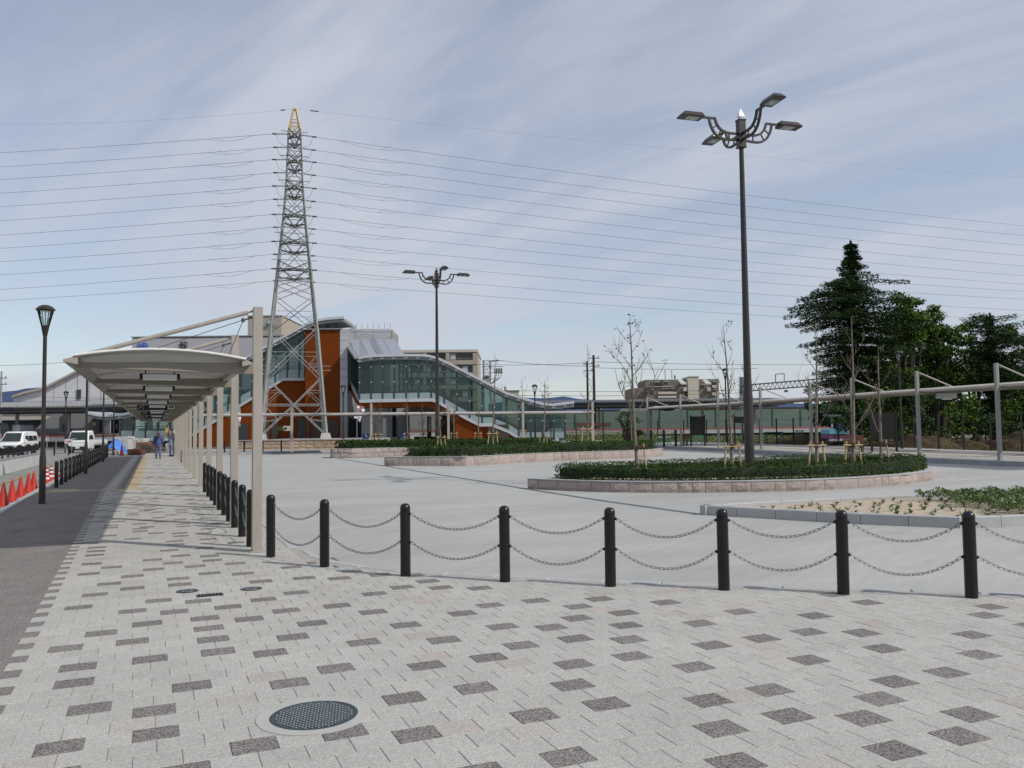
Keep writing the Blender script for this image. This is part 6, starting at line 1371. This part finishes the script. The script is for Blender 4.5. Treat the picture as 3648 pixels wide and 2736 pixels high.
def board(label, xa, xb, yt, ybd, yf, d, z=.16):
    p, q = S(xa, ybd, d), S(xb, yt, d); t = thing('notice_board', label, 'notice board', ((p.x+q.x)/2, d, z), 's', group='blank black notice boards')
    MB().b2((p.x+.04, d-.03, p.z), (q.x-.04, d+.03, q.z)).build('panel', 'black_paint', t)
    for x in (p.x, q.x): MB().b2((x-.05, d-.05, z-.05), (x+.05, d+.05, q.z+.1)).build('post', 'black_paint', t)
board('blank black notice board beside the second canopy column from the far end', 2461, 2509, 1483, 1550, 1590, 62)
board('small blank dark board just left of the tall lamp pole', 2616, 2660, 1484, 1507, 1590, 62)
board('blank black notice board behind the short right-hand tree', 3105, 3190, 1470, 1566, 1612, 45)
def bench(label, xa, xb, yt, yb, d):
    p, q = S(xa, yb, d), S(xb, yt, d); z0 = .16; t = thing('bench', label, 'bench', ((p.x+q.x)/2, d, z0), 's', group='dark red benches under the right canopy')
    for i in range(4): z = z0+.48+i*.11; MB().b2((p.x, d+.35+i*.03, z), (q.x, d+.39+i*.03, z+.09)).build('back_slat', 'rust_brown', t)
    for i in range(4): MB().b2((p.x, d-.1+i*.11, z0+.40), (q.x, d-.01+i*.11, z0+.44)).build('seat_slat', 'rust_brown', t)
    for x in (p.x+.25, q.x-.25): MB().b2((x-.06, d, z0-.03), (x+.06, d+.3, z0+.395)).build('leg', 'galv_dark', t)
bench('dark red bench behind the tallest bare tree at right', 3014, 3090, 1562, 1606, 44)
bench('dark red bench beside the black notice board under the far canopy', 2426, 2460, 1553, 1588, 63)
def mound(label, x0, x1, yt, d, seed, mm='soil'):
    a, b = S(x0, 1590, d), S(x1, 1590, d); h = S((x0+x1)/2, yt, d).z+.1; r = np.random.default_rng(seed); n = 22; V = []; mb = MB(); ph = r.uniform(0, 6, 6)
    for j in range(12):
        for i in range(n):
            u = i/(n-1); v = j/11; e = max(0, math.sin(PI*u))**.8*max(0, math.sin(PI*v))**.8
            k = 1+.22*math.sin(u*9+ph[0])*math.cos(v*7+ph[1])+.12*math.sin(u*23+ph[2])+.08*r.uniform(-1, 1); V.append((a.x+(b.x-a.x)*u, d-2+5*v, -.12+h*e*k))
    mb.add(V, [(j*n+i, j*n+i+1, (j+1)*n+i+1, (j+1)*n+i) for j in range(11) for i in range(n-1)]); mb.solo('soil_mound', mm, label, 'soil mound', 's', 'soil mounds beyond the fence', 60)
mound('brown soil mound behind the second right canopy column', 3190, 3420, 1546, 53, 1); mound('brown soil mound at the right edge behind the fence', 3540, 3760, 1540, 52, 2); mound('soil mound left of the small excavator', 2760, 2990, 1548, 66, 3); mound('low soil mound between the two right-hand canopy columns', 3400, 3580, 1571, 54, 4)
# small excavator seen from behind
eb = S(2985, 1580, 61); EX = thing('excavator', 'small blue and purple excavator with white canopy behind the fence', 'excavator', (eb.x, 61, .1), 's')
def ep(x, y, d=61): return S(x, y, d)
for sx in (2925, 2985):
    p, q = ep(sx, 1590), ep(sx+22, 1573); mb = MB(); mb.prism([(p.x, p.z+.1), (p.x+.12, p.z), (q.x-.12, p.z), (q.x, p.z+.1), (q.x, q.z-.1), (q.x-.12, q.z), (p.x+.12, q.z), (p.x, q.z-.1)], 60.2, 62.2, 'y'); mb.build('track', 'rubber', EX)
p, q = ep(2942, 1568), ep(3011, 1547); lower = MB().prism([(p.x+.1, p.z), (q.x-.1, p.z), (q.x, p.z+.12), (q.x, q.z), (p.x, q.z), (p.x, p.z+.12)], 60.3, 62, 'y').build('rear_body', 'exc_pink', EX)
p, q = ep(2942, 1546.5), ep(3000, 1527); MB().prism([(p.x, p.z), (q.x, p.z), (q.x, q.z-.05), (q.x-.1, q.z), (p.x+.12, q.z), (p.x, q.z-.1)], 60.25, 62, 'y').build('hood', 'exc_blue', EX)
p, q = ep(2940, 1570), ep(3010, 1563); MB().b2((p.x, 60.2, p.z), (q.x, 60.28, q.z)).build('bumper', 'exc_white', EX)
p, q = ep(3000.5, 1568), ep(3014, 1524); MB().b2((p.x, 60.35, p.z), (q.x, 61.8, q.z)).build('side_box', 'exc_white', EX)
for x in (2966, 2986): p, q = ep(x, 1527), ep(x, 1486); MB().b2((p.x-.05, 61, p.z), (p.x+.05, 61.1, q.z)).build('canopy_post', 'exc_white', EX)
p, q = ep(2947, 1486), ep(2989, 1477); MB().prism([(p.x, q.z-.03), (p.x+.1, q.z), (q.x-.05, q.z), (q.x, q.z-.08), (q.x-.15, p.z), (p.x+.4, p.z)], 60.6, 62, 'y').build('canopy_roof', 'exc_white', EX)
MB().b2((ep(2970, 1527).x, 61.3, ep(2970, 1527).z), (ep(2983, 1527).x, 61.6, ep(2970, 1508).z)).build('seat', 'rubber', EX)
bm = [ep(2994, 1525), ep(2996, 1505), ep(3002, 1490), ep(3013, 1482)]; mb = MB()
for a, b in zip(bm, bm[1:]): mb.bar(a, b, .28, .32, (0, 1, 0))
mb.build('boom', 'exc_purple', EX); mb = MB(); mb.bar(ep(3013, 1483), ep(3024, 1520), .2, .24, (0, 1, 0)); mb.build('dipper_arm', 'text_black', EX)
q = ep(3024, 1524); MB().prism([(q.x-.3, q.z-.35), (q.x+.05, q.z-.45), (q.x+.25, q.z-.2), (q.x+.15, q.z+.15), (q.x-.1, q.z+.1)], 60.8, 61.3, 'y').build('bucket', 'text_black', EX)
# green trestles and pale paving stock beyond the fence
for i, (x0, x1, y0, y1, lb) in enumerate(((2345, 2388, 1557, 1586, 'leftmost green steel trestle beyond the wire fence'), (2470, 2510, 1553, 1586, 'green steel trestle behind the black notice board'), (2598, 2656, 1545, 1580, 'green steel trestle left of the tall lamp pole'), (2724, 2790, 1540, 1570, 'green steel trestle right of the tall lamp pole'), (2835, 2862, 1535, 1560, 'rightmost green steel trestle near the soil mound'))):
    d = 71; p, q = S(x0, y1, d), S(x1, y0, d); p.z = -.1; t = thing('trestle', lb, 'trestle', ((p.x+q.x)/2, d, -.1), 's', group='green trestles beyond the fence')
    MB().bar((p.x, d, q.z), (q.x, d, q.z), .09, .09).build('top_rail', 'white_dirty' if i == 0 else 'green_frame', t)
    for x, sg in ((p.x+.1, -1), (p.x+.1, 1), (q.x-.1, -1), (q.x-.1, 1)): MB().bar((x, d, q.z), (x+sg*.25, d+sg*.2, p.z), .06, .06).build('leg', 'green_frame', t)
    MB().bar((p.x, d, (p.z+q.z)/2), (q.x, d, (p.z+q.z)/2), .05, .05).build('mid_rail', 'green_frame', t)
bushy('loose feathery shrub by the far end of the right canopy', 'shrub', 'shrub', [(2235, 1470, 22, 0), (2260, 1500, 30, 0), (2225, 1515, 28, 0), (2270, 1530, 25, 0), (2240, 1550, 25, 0), (2210, 1490, 14, 0)], 68, 91, 'leaf_shrub', .2, 18, True, .1)
for i, (x0, y0, x1, y1, d, lb) in enumerate(((1996, 1571, 2030, 1585, 70, 'stack of pale kerb blocks behind the middle hedge'), (2117, 1568, 2146, 1580, 70, 'pale grey crate behind the middle hedge before the fence'))):
    p, q = S(x0, y1, d), S(x1, y0, d); p.z = .16; t = thing('block_stack', lb, 'blocks', ((p.x+q.x)/2, d, .16), 's')
    for k in range(3): z = p.z+(q.z-p.z)*k/3; MB().b2((p.x+.05*(k % 2), d, z), (q.x-.08*(k % 2), d+.6, z+(q.z-p.z)/3-.02)).build('block', 'white_dirty', t)

# ================================================================ left road: wall, railing, cones, vans, works
t = thing('road_wall', 'low pale concrete wall beside the left road', 'wall', (-6.1, 42, -.1))
MB().b2((-6.25, 24, -.15), (-5.95, 54.4, .52)).build('wall', 'white_dirty', t); MB().b2((-6.28, 24, .523), (-5.92, 54.42, .56)).build('coping', 'concrete', t)
rl = thing('wavy_railing', 'black railing with a wavy top on the low concrete wall', 'railing', (-6.1, 42, .56))
def wav(y): return 1.04+.05*math.sin(y*2*PI/3.1+.6)
P = [(-6.1, 26+i*.2, wav(26+i*.2)) for i in range(143)]; mb = MB(); mb.tube(P, .025, 6); mb.build('top_rail', 'black_paint', rl, 60)
MB().b2((-6.12, 26, .70), (-6.08, 54.4, .74)).build('bottom_rail', 'black_paint', rl)
mb = MB(); y = 26.05
while y < 54.4: mb.b2((-6.11, y, .735), (-6.09, y+.022, wav(y))); y += .075
mb.build('bars', 'black_paint', rl, kind='stuff')
y = 26.6
while y < 54.4: p_ = MB(); p_.b2((-6.13, y, .56), (-6.07, y+.06, .71)); p_.b2((-6.18, y-.05, .555), (-6.02, y+.11, .575)); p_.build('foot', 'black_paint', rl); y += 1.55
CONES = [(-3.33, 21.9, 0), (-3.32, 23.2, 0), (-3.33, 24.6, 0), (-3.36, 26.3, 0), (-3.38, 28.0, 0), (-3.40, 29.3, 0), (-3.45, 33.1, 1), (-3.48, 34.8, 1), (-3.5, 36.9, 1), (-3.52, 38.6, 1)]
cone_proto = {}
for i, (x, y, st) in enumerate(CONES):
    lb = ('%s plain red traffic cone from the left edge beside the kerb' % ordn(i)) if not st else '%s red and white banded traffic cone behind the near post lamp' % ordn(i-6)
    if st not in cone_proto:
        t = thing('traffic_cone', lb, 'traffic cone', (0, 0, 0), group='traffic cones along the left kerb')
        MB().bevbox((0, 0, .015), (.36, .36, .03), .006).build('base', 'cone_red', t)
        MB().lathe((0, 0, 0), [(.145, .03), (.03, .66), (.028, .70), (.02, .705)], 18).build('body', 'cone_red', t, 40)
        if st:
            for z in (.18, .36, .53): r0 = .145-.115*(z-.03)/.63; r1 = .145-.115*(z+.075-.03)/.63; MB().lathe((0, 0, 0), [(r0+.004, z), (r1+.004, z+.075)], 18).build('band', 'white_paint', t, 40)
        MB().lathe((0, 0, 0), [(.034, .64), (.038, .655), (.034, .67)], 12).build('ring', 'cone_red', t)
        cone_proto[st] = t; o = t
    else: o = copy_tree(cone_proto[st])
    o.location = (x, y, -.1); o.scale = (.85, .85, .82); o.rotation_euler.z = i*.7; o['label'] = lb
for i in range(len(CONES)-1):
    a, b = CONES[i], CONES[i+1]
    if b[1]-a[1] > 3: continue
    MB().cyl((a[0], a[1]+.02, .435), (b[0], b[1]-.02, .435+.006), .017, n=7).solo('cone_bar', 'bar_yellow', 'yellow and black bar in the %s gap between the traffic cones' % ordn(i), 'barrier bar', group='bars linking the traffic cones')
g = G(400, 1663); MB().lathe((-2.2, 66.5, 0), [(.17, 0), (.17, .04), (.13, .05), (.03, .8), (.01, .82)], 14).solo('traffic_cone', 'cone_red', 'lone traffic cone by the blue tarpaulin at the end of the bollards', 'traffic cone')
def wheel(t, x, y, z, r_, wd, hub='galv'):
    mb = MB(); mb.cyl((x-wd/2, y, z), (x+wd/2, y, z), r_, n=18); ty = mb.build('wheel', 'rubber', t, 40); mb = MB(); mb.cyl((x-wd/2-.01, y, z), (x+wd/2+.01, y, z), r_*.58, n=14); mb.build('rim', hub, ty)
def loft(mb, secs):
    """secs: (y, [(x,z)...]) mirrored outline rings joined along y"""
    b = len(mb.v); m_ = len(secs[0][1])
    for y, ring in secs:
        for x, z in ring: mb.v.append((x, y, z))
    for i in range(len(secs)-1):
        for k in range(m_): mb.f.append((b+i*m_+k, b+i*m_+(k+1) % m_, b+(i+1)*m_+(k+1) % m_, b+(i+1)*m_+k)); mb.m.append(0)
    mb.f.append(tuple(b+k for k in range(m_))); mb.m.append(0); mb.f.append(tuple(b+(len(secs)-1)*m_+k for k in range(m_-1, -1, -1))); mb.m.append(0)
def ring(hw, zl, zm, zr, tw_):  # half width, bottom, belt, roof, roof half width
    return [(-hw+.06, zl), (hw-.06, zl), (hw, zl+.15), (hw, zm), (tw_+.04, zr-.09), (tw_-.06, zr), (-tw_+.06, zr), (-tw_-.04, zr-.09), (-hw, zm), (-hw, zl+.15)]
def van():
    b = at(66, 1600, 71); t = thing('van', 'white minivan facing the camera behind the wavy railing at left', 'van', (b.x, b.y, -.1), rotz=-YAW+.20)
    mb = MB(); loft(mb, [(-2.15, ring(.76, .42, .72, .86, .70)), (-2.05, ring(.84, .30, .98, 1.02, .72)), (-1.62, ring(.86, .28, 1.05, 1.12, .76)), (-1.0, ring(.86, .26, 1.08, 1.88, .70)), (-.6, ring(.86, .26, 1.08, 1.96, .70)), (1.9, ring(.86, .28, 1.08, 1.96, .70)), (2.2, ring(.83, .36, 1.05, 1.86, .66))]); mb.build('body', 'van_white', t, 35)
    MB().hexa([(-.70, -1.64, 1.13), (.70, -1.64, 1.13), (.60, -1.02, 1.80), (-.60, -1.02, 1.80), (-.70, -1.68, 1.17), (.70, -1.68, 1.17), (.61, -1.06, 1.83), (-.61, -1.06, 1.83)]).build('windscreen', 'car_glass', t)
    for sx in (-1, 1):
        for y0, y1 in ((-.95, -.2), (-.12, .85), (.93, 1.85)):
            MB().hexa([(sx*.855, y0, 1.15), (sx*.855, y1, 1.15), (sx*.735, y1, 1.74), (sx*.735, y0+(.25 if y0 < -.5 else 0), 1.74), (sx*.872, y0, 1.15), (sx*.872, y1, 1.15), (sx*.752, y1, 1.74), (sx*.752, y0+(.25 if y0 < -.5 else 0), 1.74)]).build('side_window', 'car_glass', t)
        MB().bevbox((sx*.60, -2.12, .74), (.30, .12, .17), .03).build('headlight', 'lamp_lens', t); MB().bevbox((sx*.98, -1.15, 1.16), (.17, .12, .20), .03).build('mirror', 'van_white', t)
        for y in (-1.4, 1.35): wheel(t, sx*.76, y, .31, .31, .18)
    MB().bevbox((0, -2.19, .45), (1.6, .12, .24), .03).build('bumper', 'van_white', t); MB().box((0, -2.185, .72), (.75, .05, .12)).build('grille', 'text_black', t); MB().box((0, -2.26, .45), (.34, .02, .16)).build('number_plate', 'white_paint', t)
van()
def truck():
    b = at(312, 1620, 75); t = thing('truck', 'small white flatbed truck parked behind the left-hand bollards', 'truck', (b.x, b.y, -.1), rotz=-YAW+.14)
    mb = MB(); loft(mb, [(-2.35, ring(.80, .40, .95, 1.02, .78)), (-2.25, ring(.85, .36, 1.08, 1.14, .80)), (-1.95, ring(.85, .36, 1.12, 1.90, .73)), (-1.7, ring(.85, .36, 1.12, 1.97, .73)), (-.9, ring(.85, .36, 1.12, 1.97, .73))]); mb.build('cab', 'van_white', t, 35)
    MB().hexa([(-.74, -2.27, 1.18), (.74, -2.27, 1.18), (.66, -1.97, 1.82), (-.66, -1.97, 1.82), (-.74, -2.31, 1.20), (.74, -2.31, 1.20), (.66, -2.01, 1.84), (-.66, -2.01, 1.84)]).build('windscreen', 'car_glass', t)
    for sx in (-1, 1):
        MB().hexa([(sx*.845, -2.05, 1.2), (sx*.845, -1.1, 1.2), (sx*.745, -1.1, 1.8), (sx*.745, -1.85, 1.8), (sx*.862, -2.05, 1.2), (sx*.862, -1.1, 1.2), (sx*.762, -1.1, 1.8), (sx*.762, -1.85, 1.8)]).build('side_window', 'car_glass', t)
        MB().bevbox((sx*.62, -2.34, .68), (.26, .1, .16), .03).build('headlight', 'lamp_lens', t); MB().bevbox((sx*1.0, -2.1, 1.45), (.15, .1, .28), .03).build('mirror', 'text_black', t)
        for y in (-1.75, 1.4): wheel(t, sx*.74, y, .33, .33, .18)
        MB().b2((sx*.86-.02, -.85, .8), (sx*.86+.02, 2.5, 1.15)).build('bed_side', 'van_white', t)
    MB().bevbox((0, -2.38, .46), (1.62, .14, .26), .03).build('bumper', 'rubber', t); MB().b2((-.84, -.87, .66), (.84, 2.52, .79)).build('bed_floor', 'grey_wall', t); MB().b2((-.84, -.87, .8), (.84, -.83, 1.6)).build('headboard', 'van_white', t); MB().b2((-.5, -2, .3), (.5, 2.4, .65)).build('chassis', 'rubber', t)
    MB().box((-.3, -2.32, 1.27), (.3, .02, .09)).build('dash_paper', 'lamp_pane', t); MB().box((0, -2.46, .5), (.33, .02, .16)).build('number_plate', 'white_paint', t)
truck()
# direction sign, pipe rail, stub posts on the left road
p, q = S(230, 1580, 70), S(259, 1564, 70); t = thing('arrow_sign', 'small white sign with a red arrow pointing right by the truck', 'sign', ((p.x+q.x)/2, 70, -.1), 's')
MB().b2((p.x, 70, p.z), (q.x, 70.03, q.z)).build('board', 'white_paint', t); zc_ = (p.z+q.z)/2; x0, x1 = p.x+.12, q.x-.1
MB().prism([(x0, zc_-.025), (x1-.16, zc_-.025), (x1-.16, zc_-.1), (x1, zc_), (x1-.16, zc_+.1), (x1-.16, zc_+.025), (x0, zc_+.025)], 69.97, 69.99, 'y').build('arrow', 'text_red', t)
for x in (p.x+.1, q.x-.1): MB().cyl((x, 70.06, -.1), (x, 70.06, q.z), .025, n=6).build('leg', 'galv', t)
t = thing('pipe_rail', 'thin grey pipe rail across the far end of the left road', 'railing', (S(200, 1600, 74).x, 74, -.1), 's')
for z in (.95, .35): a, b = S(120, 1550, 74), S(275, 1550, 74); MB().cyl((a.x, 74, z), (b.x, 74, z), .03, n=6).build('rail', 'galv', t)
for i in range(4): x = S(168, 1550, 74).x+i*(S(232, 1550, 74).x-S(168, 1550, 74).x)*.5; MB().cyl((x, 74, -.1), (x, 74, 1.0), .035, n=6).build('post', 'galv', t)
for i, px in enumerate((193, 245)): b = at(px, 1612, 66); bollard(b.x, b.y, 0, '%s of two dark stub bollards on the left road before the truck' % ('left' if i == 0 else 'right'), 'stub bollards on the left road').location.z = -.1
t = thing('iron_fence', 'far pale picket fence along the tracks behind the truck', 'fence', (S(260, 1560, 96).x, 96, -.1), 's'); a, b = S(176, 1560, 96), S(420, 1560, 96)
for z in (.5, 1.55): MB().b2((a.x, 96, z), (b.x, 96.05, z+.06)).build('rail', 'black_paint', t)
n = 60
for i in range(n): x = a.x+(b.x-a.x)*i/n; MB().b2((x, 95.97, .2), (x+.05, 95.99, 1.6)).build('picket', 'black_paint', t)
# building material at the end of the walkway
def rubble(label, px, py, d, sx, n, seed, mm, szz):
    b = S(px, py, d); r = random.Random(seed); mb = MB()
    for i in range(n):
        u = r.gauss(0, .4)*sx; v = r.gauss(0, .35)*sx*.6; h = max(0, 1-abs(u)/sx)*max(0, 1-abs(v)/sx)*szz*3.2; s_ = szz*r.uniform(.5, 1.2); mb.box((b.x+u, d+v, .02+h*r.random()), (s_, s_*.8, s_*.6), r.uniform(0, 3))
    mb.solo('rubble_heap', mm, label, 'rubble', 's', kind=None)
rubble('heap of pale broken rubble in front of the blue tarpaulin', 414, 1618, 62, .9, 170, 1, 'rubble', .13)
def stack(label, x0, x1, y0, y1, d, th, n, mm, name='pallet_stack', part='block', z0=0.0):
    p, q = S(x0, y1, d), S(x1, y0, d); t = thing(name, label, 'building material', ((p.x+q.x)/2, d, z0), 's'); r = random.Random(int(x0)); h = (q.z-z0)/n
    for k in range(n):
        e = r.uniform(-.04, .04); m_ = 3 if mm == 'white_dirty' else 1
        for j in range(m_): MB().b2((p.x+e+(q.x-p.x)*j/m_+.01, d+r.uniform(0, .05), z0+k*h+.006), (p.x+e+(q.x-p.x)*(j+1)/m_-.01, d+th, z0+(k+1)*h)).build(part, mm, t)
    return t
stack('tall stack of wrapped white paving blocks behind the tarpaulin', 402, 455, 1555, 1600, 74, 1.3, 7, 'white_dirty')
stack('shorter stack of white paving blocks under the canopy end', 458, 482, 1562, 1600, 75, 1.2, 5, 'white_dirty'); stack('right stack of white paving blocks under the canopy end', 486, 511, 1562, 1600, 75, 1.2, 5, 'white_dirty')
stack('pile of brown timber boards beside the tarpaulin', 483, 531, 1575, 1610, 68, 1.2, 8, 'wood', 'timber_pile', 'board'); stack('dark green brown crate of planks on the walkway', 499, 541, 1586, 1618, 66, 1.0, 3, 'wood_dark', 'plank_crate', 'board')
stack('low rusty brown pile of wooden forms on the walkway', 452, 494, 1600, 1628, 61, 1.2, 4, 'rust_brown', 'timber_pile', 'board'); stack('pale concrete blocks right of the walking worker', 588, 602, 1580, 1602, 70, .6, 3, 'white_dirty')
r = np.random.default_rng(4); p, q = S(393, 1614, 64.5), S(462, 1578, 64.5); n = 18; V = []
for j in range(10):
    for i in range(n):
        u = i/(n-1); v = j/9; h = (q.z)*(math.sin(PI*min(1, u*1.25+.06))**.6)*(1-.72*u)*math.sin(PI*min(1, v+.08))**.5*1.7; V.append((p.x+(q.x-p.x)*u, 63.8+1.8*v, max(.01, h+.07*math.sin(u*21+v*5)+.05*r.uniform(-1, 1))))
mb = MB(); mb.add(V, [(j*n+i, j*n+i+1, (j+1)*n+i+1, (j+1)*n+i) for j in range(9) for i in range(n-1)]); mb.solo('tarpaulin', 'tarp', 'crumpled bright blue tarpaulin over a pile at the walkway end', 'tarpaulin', 's', smooth=50)
# timber tripod with yellow chain hoist
t = thing('tripod_hoist', 'wooden tripod with a yellow chain hoist beside the workers', 'hoist', (S(600, 1600, 68).x, 68, 0), 's'); ap = S(597, 1516, 68)
for (px, dd) in ((569, 67.4), (624, 67.4), (612, 69.2)): b = S(px, 1605, dd); MB().cyl((b.x, dd, 0), ap, .07, .06, 8).build('pole', 'wood', t)
p = S(597, 1530, 68); MB().bevbox((p.x, 67.9, p.z-.1), (.22, .2, .34), .04).build('hoist', 'yellow_steel', t); MB().cyl((p.x, 67.9, p.z-.1), (p.x+.02, 67.9, p.z-.75), .025, n=6).build('chain', 'chain_steel', t); MB().lathe((ap.x, ap.y, ap.z-.08), [(.05, 0), (.11, .03), (.11, .12), (.04, .16)], 10).build('lashing', 'rust_brown', t)
# banners and parking signs
def banner(label, x0, x1, y0, y1, d, zb, tilt=0):
    p, q = S(x0, y1, d), S(x1, y0, d); t = thing('banner', label, 'banner', (p.x, d, zb), 's', group='white banners with red lettering')
    MB().cyl((p.x-.05, d, zb), (p.x-.05, d, q.z+.15), .02, n=6).build('pole', 'galv', t); n = 9; V = []; h = q.z-p.z; w_ = q.x-p.x
    for j in range(n+1):
        for i in range(4): V.append((p.x+w_*i/3*(1-.05*math.sin(j)), d+.07*math.sin(j*.9+i), p.z+h*j/n-tilt*i/3))
    mb = MB(); mb.add(V, [(j*4+i, j*4+i+1, (j+1)*4+i+1, (j+1)*4+i) for j in range(n) for i in range(3)]); cl = mb.build('cloth', 'flag_white', t, 60)
    for j in range(4):
        z = p.z+h*(.16+.2*j); c_ = MB(); x = p.x+w_*.52; s_ = w_*.36; c_.box((x, d-.13, z+s_*.4), (s_, .01, s_*.22)); c_.box((x, d-.13, z-s_*.1), (s_*.25, .01, s_*1.0)); c_.box((x-s_*.3, d-.13, z-s_*.3), (s_*.3, .01, s_*.25)); c_.build('letter', 'text_red', cl)
banner('white banner with red letters between the second and third beige columns', 843, 858, 1452, 1519, 64, .1); banner('white banner with red letters above the far canopy by the lamp', 1273, 1298, 1442, 1468, 66, .9, .15); banner('small white banner with red letters below the far canopy by the lamp', 1274, 1284, 1482, 1501, 64.5, .9, .1)
def psign(label, x0, x1, y0, y1, d, wheel_):
    p, q = S(x0, y1, d), S(x1, y0, d); t = thing('parking_sign', label, 'sign', ((p.x+q.x)/2, d, .1), 's', group='blue sign boards behind the far hedge'); MB().b2((p.x, d, p.z), (q.x, d+.05, q.z)).build('board', 'sign_blue', t)
    MB().b2((p.x+.1, d+.06, .1), (p.x+.16, d+.12, q.z-.1)).build('leg', 'galv', t); MB().b2((q.x-.16, d+.06, .1), (q.x-.1, d+.12, q.z-.1)).build('leg', 'galv', t)
    w_ = q.x-p.x; cx_ = (p.x+q.x)/2; h = q.z-p.z; m_ = MB(); yy = d-.02
    if wheel_:
        rr_ = [(cx_+.02+.16*w_*math.cos(u), yy, p.z+.60*h+.13*h*math.sin(u)) for u in [-2.6+i*.32 for i in range(15)]]; m_.tube(rr_, .018, 4); m_.box((cx_-.02, yy, p.z+.75*h), (.05, .01, .2*h)); m_.box((cx_, yy, p.z+.9*h), (.09, .01, .09)); m_.box((cx_+.06, yy, p.z+.66*h), (.16, .01, .04)); m_.box((cx_+.14, yy, p.z+.58*h), (.04, .01, .13*h))
        for i in range(4): m_.box((p.x+w_*(.2+.2*i), yy, p.z+.25*h), (w_*.13, .01, .14*h))
    else:
        m_.box((cx_, yy, p.z+.72*h), (w_*.34, .01, .26*h))
        for i in range(2): m_.box((cx_+(i-.4)*w_*.3, yy, p.z+.25*h), (w_*.16, .01, .14*h))
    m_.build('symbol', 'white_paint', t)
psign('blue wheelchair symbol sign board left behind the farthest hedge', 1292, 1313, 1544, 1572, 62, True); psign('blue sign board with white marks right of the wheelchair sign', 1429, 1450, 1540, 1562, 62, False)
MB().bevbox((S(1370, 1570, 62).x, 62, .35), (.3, .3, .45), .05).xform(Matrix.Identity(4)).solo('traffic_cone', 'cone_red', 'small red marker behind the farthest hedge near the lift shaft', 'marker', 's') if 0 else None
# ================================================================ workers
def limb_mesh(name, pts, edges, rad, mname, parent, sub=1):
    me = bpy.data.meshes.new(name); me.from_pydata(pts, edges, []); o = bpy.data.objects.new(name, me); link(o); o.parent = parent
    md = o.modifiers.new('skin', 'SKIN'); md.use_smooth_shade = True
    sv = me.skin_vertices[0].data
    for i, r_ in enumerate(rad): sv[i].radius = (r_, r_) if not isinstance(r_, tuple) else r_; sv[i].use_root = (i == 0)
    s_ = o.modifiers.new('sub', 'SUBSURF'); s_.levels = sub; s_.render_levels = sub; me.materials.append(M[mname]); return o
def worker(label, loc, rz, jm, tm, bend=0.0, step=.16, k=1.0):
    t = thing('person', label, 'person', (loc[0], loc[1], 0), rotz=rz); t.scale = (k, k, k); f = bend
    hip = (0, 0, .90); ch = (0, f*.55, 1.28-f*.2); nk = (0, f*.75, 1.45-f*.32); hd = (0, f*.95+.02, 1.58-f*.4)
    kn = [(-.10, step*.5+.03, .49), (.10, -step*.3+.05, .49)]; an = [(-.10, step*.9, .09), (.10, -step*.9, .11)]
    sh = [(-.19, f*.7, 1.38-f*.3), (.19, f*.7, 1.38-f*.3)]; el = [(-.25, f*.7-.06, 1.12-f*.35), (.25, f*.7+.03, 1.12-f*.35)]; wr = [(-.25, f*.8+.04, .88-f*.3), (.24, f*.8+.12, .88-f*.3)]; hn = [(-.25, f*.8+.06, .79-f*.3), (.24, f*.8+.15, .79-f*.3)]
    body = limb_mesh('body', [hip, ch, nk, hd, (0, hd[1], hd[2]+.09)]+[kn[0], an[0], kn[1], an[1], sh[0], el[0], wr[0], hn[0], sh[1], el[1], wr[1], hn[1]], [(0, 1), (1, 2), (2, 3), (3, 4), (0, 5), (5, 6), (0, 7), (7, 8), (2, 9), (9, 10), (10, 11), (11, 12), (2, 13), (13, 14), (14, 15), (15, 16)], [.11, .12, .055, .085, .075, .06, .045, .06, .045, .055, .045, .032, .03, .055, .045, .032, .03], 'skin', t)
    limb_mesh('jacket', [(0, 0, .76), (0, f*.25, 1.0), ch, (0, f*.72, 1.40-f*.3), sh[0], el[0], wr[0], sh[1], el[1], wr[1]], [(0, 1), (1, 2), (2, 3), (3, 4), (4, 5), (5, 6), (3, 7), (7, 8), (8, 9)], [(.20, .15), (.19, .145), (.20, .145), (.13, .10), .085, .07, .055, .085, .07, .055], jm, t)
    limb_mesh('trousers', [(0, 0, .97), (-.09, .01, .82), kn[0], an[0], (.09, .01, .82), kn[1], an[1]], [(0, 1), (1, 2), (2, 3), (0, 4), (4, 5), (5, 6)], [(.17, .13), .125, .09, .08, .125, .09, .08], tm, t)
    for a in an: MB().bevbox((a[0], a[1]+.05, .05), (.09, .26, .10), .03).build('boot', 'boot', t)
    MB().lathe((0, hd[1]-.005, hd[2]-.02), [(.085, 0), (.092, .05), (.088, .09)], 12).build('hair', 'hair', t, 60)
    MB().lathe((0, hd[1], hd[2]+.03), [(.14, 0), (.12, .015), (.112, .07), (.085, .13), (.02, .155)], 14).build('cap', 'cap', t, 60)
    for side in hn:
        for j in range(5): MB().cyl((side[0]-.02+.01*j, side[1]+.01, side[2]-.0), (side[0]-.024+.012*j, side[1]+.035, side[2]-.055+abs(j-2)*.008), .009, .007, 6).build('finger', 'skin', body)
    return t
worker('worker in a blue jacket and pale cap walking away under the canopy', (0.20, 56.4), 0.1, 'jacket', 'trousers', .06, .12, 1.0)
worker('worker in grey blue overalls bending beside the timber tripod', (1.0, 60.6), -.7, 'cloth_grey', 'cloth_grey', .22, .08, 1.02)
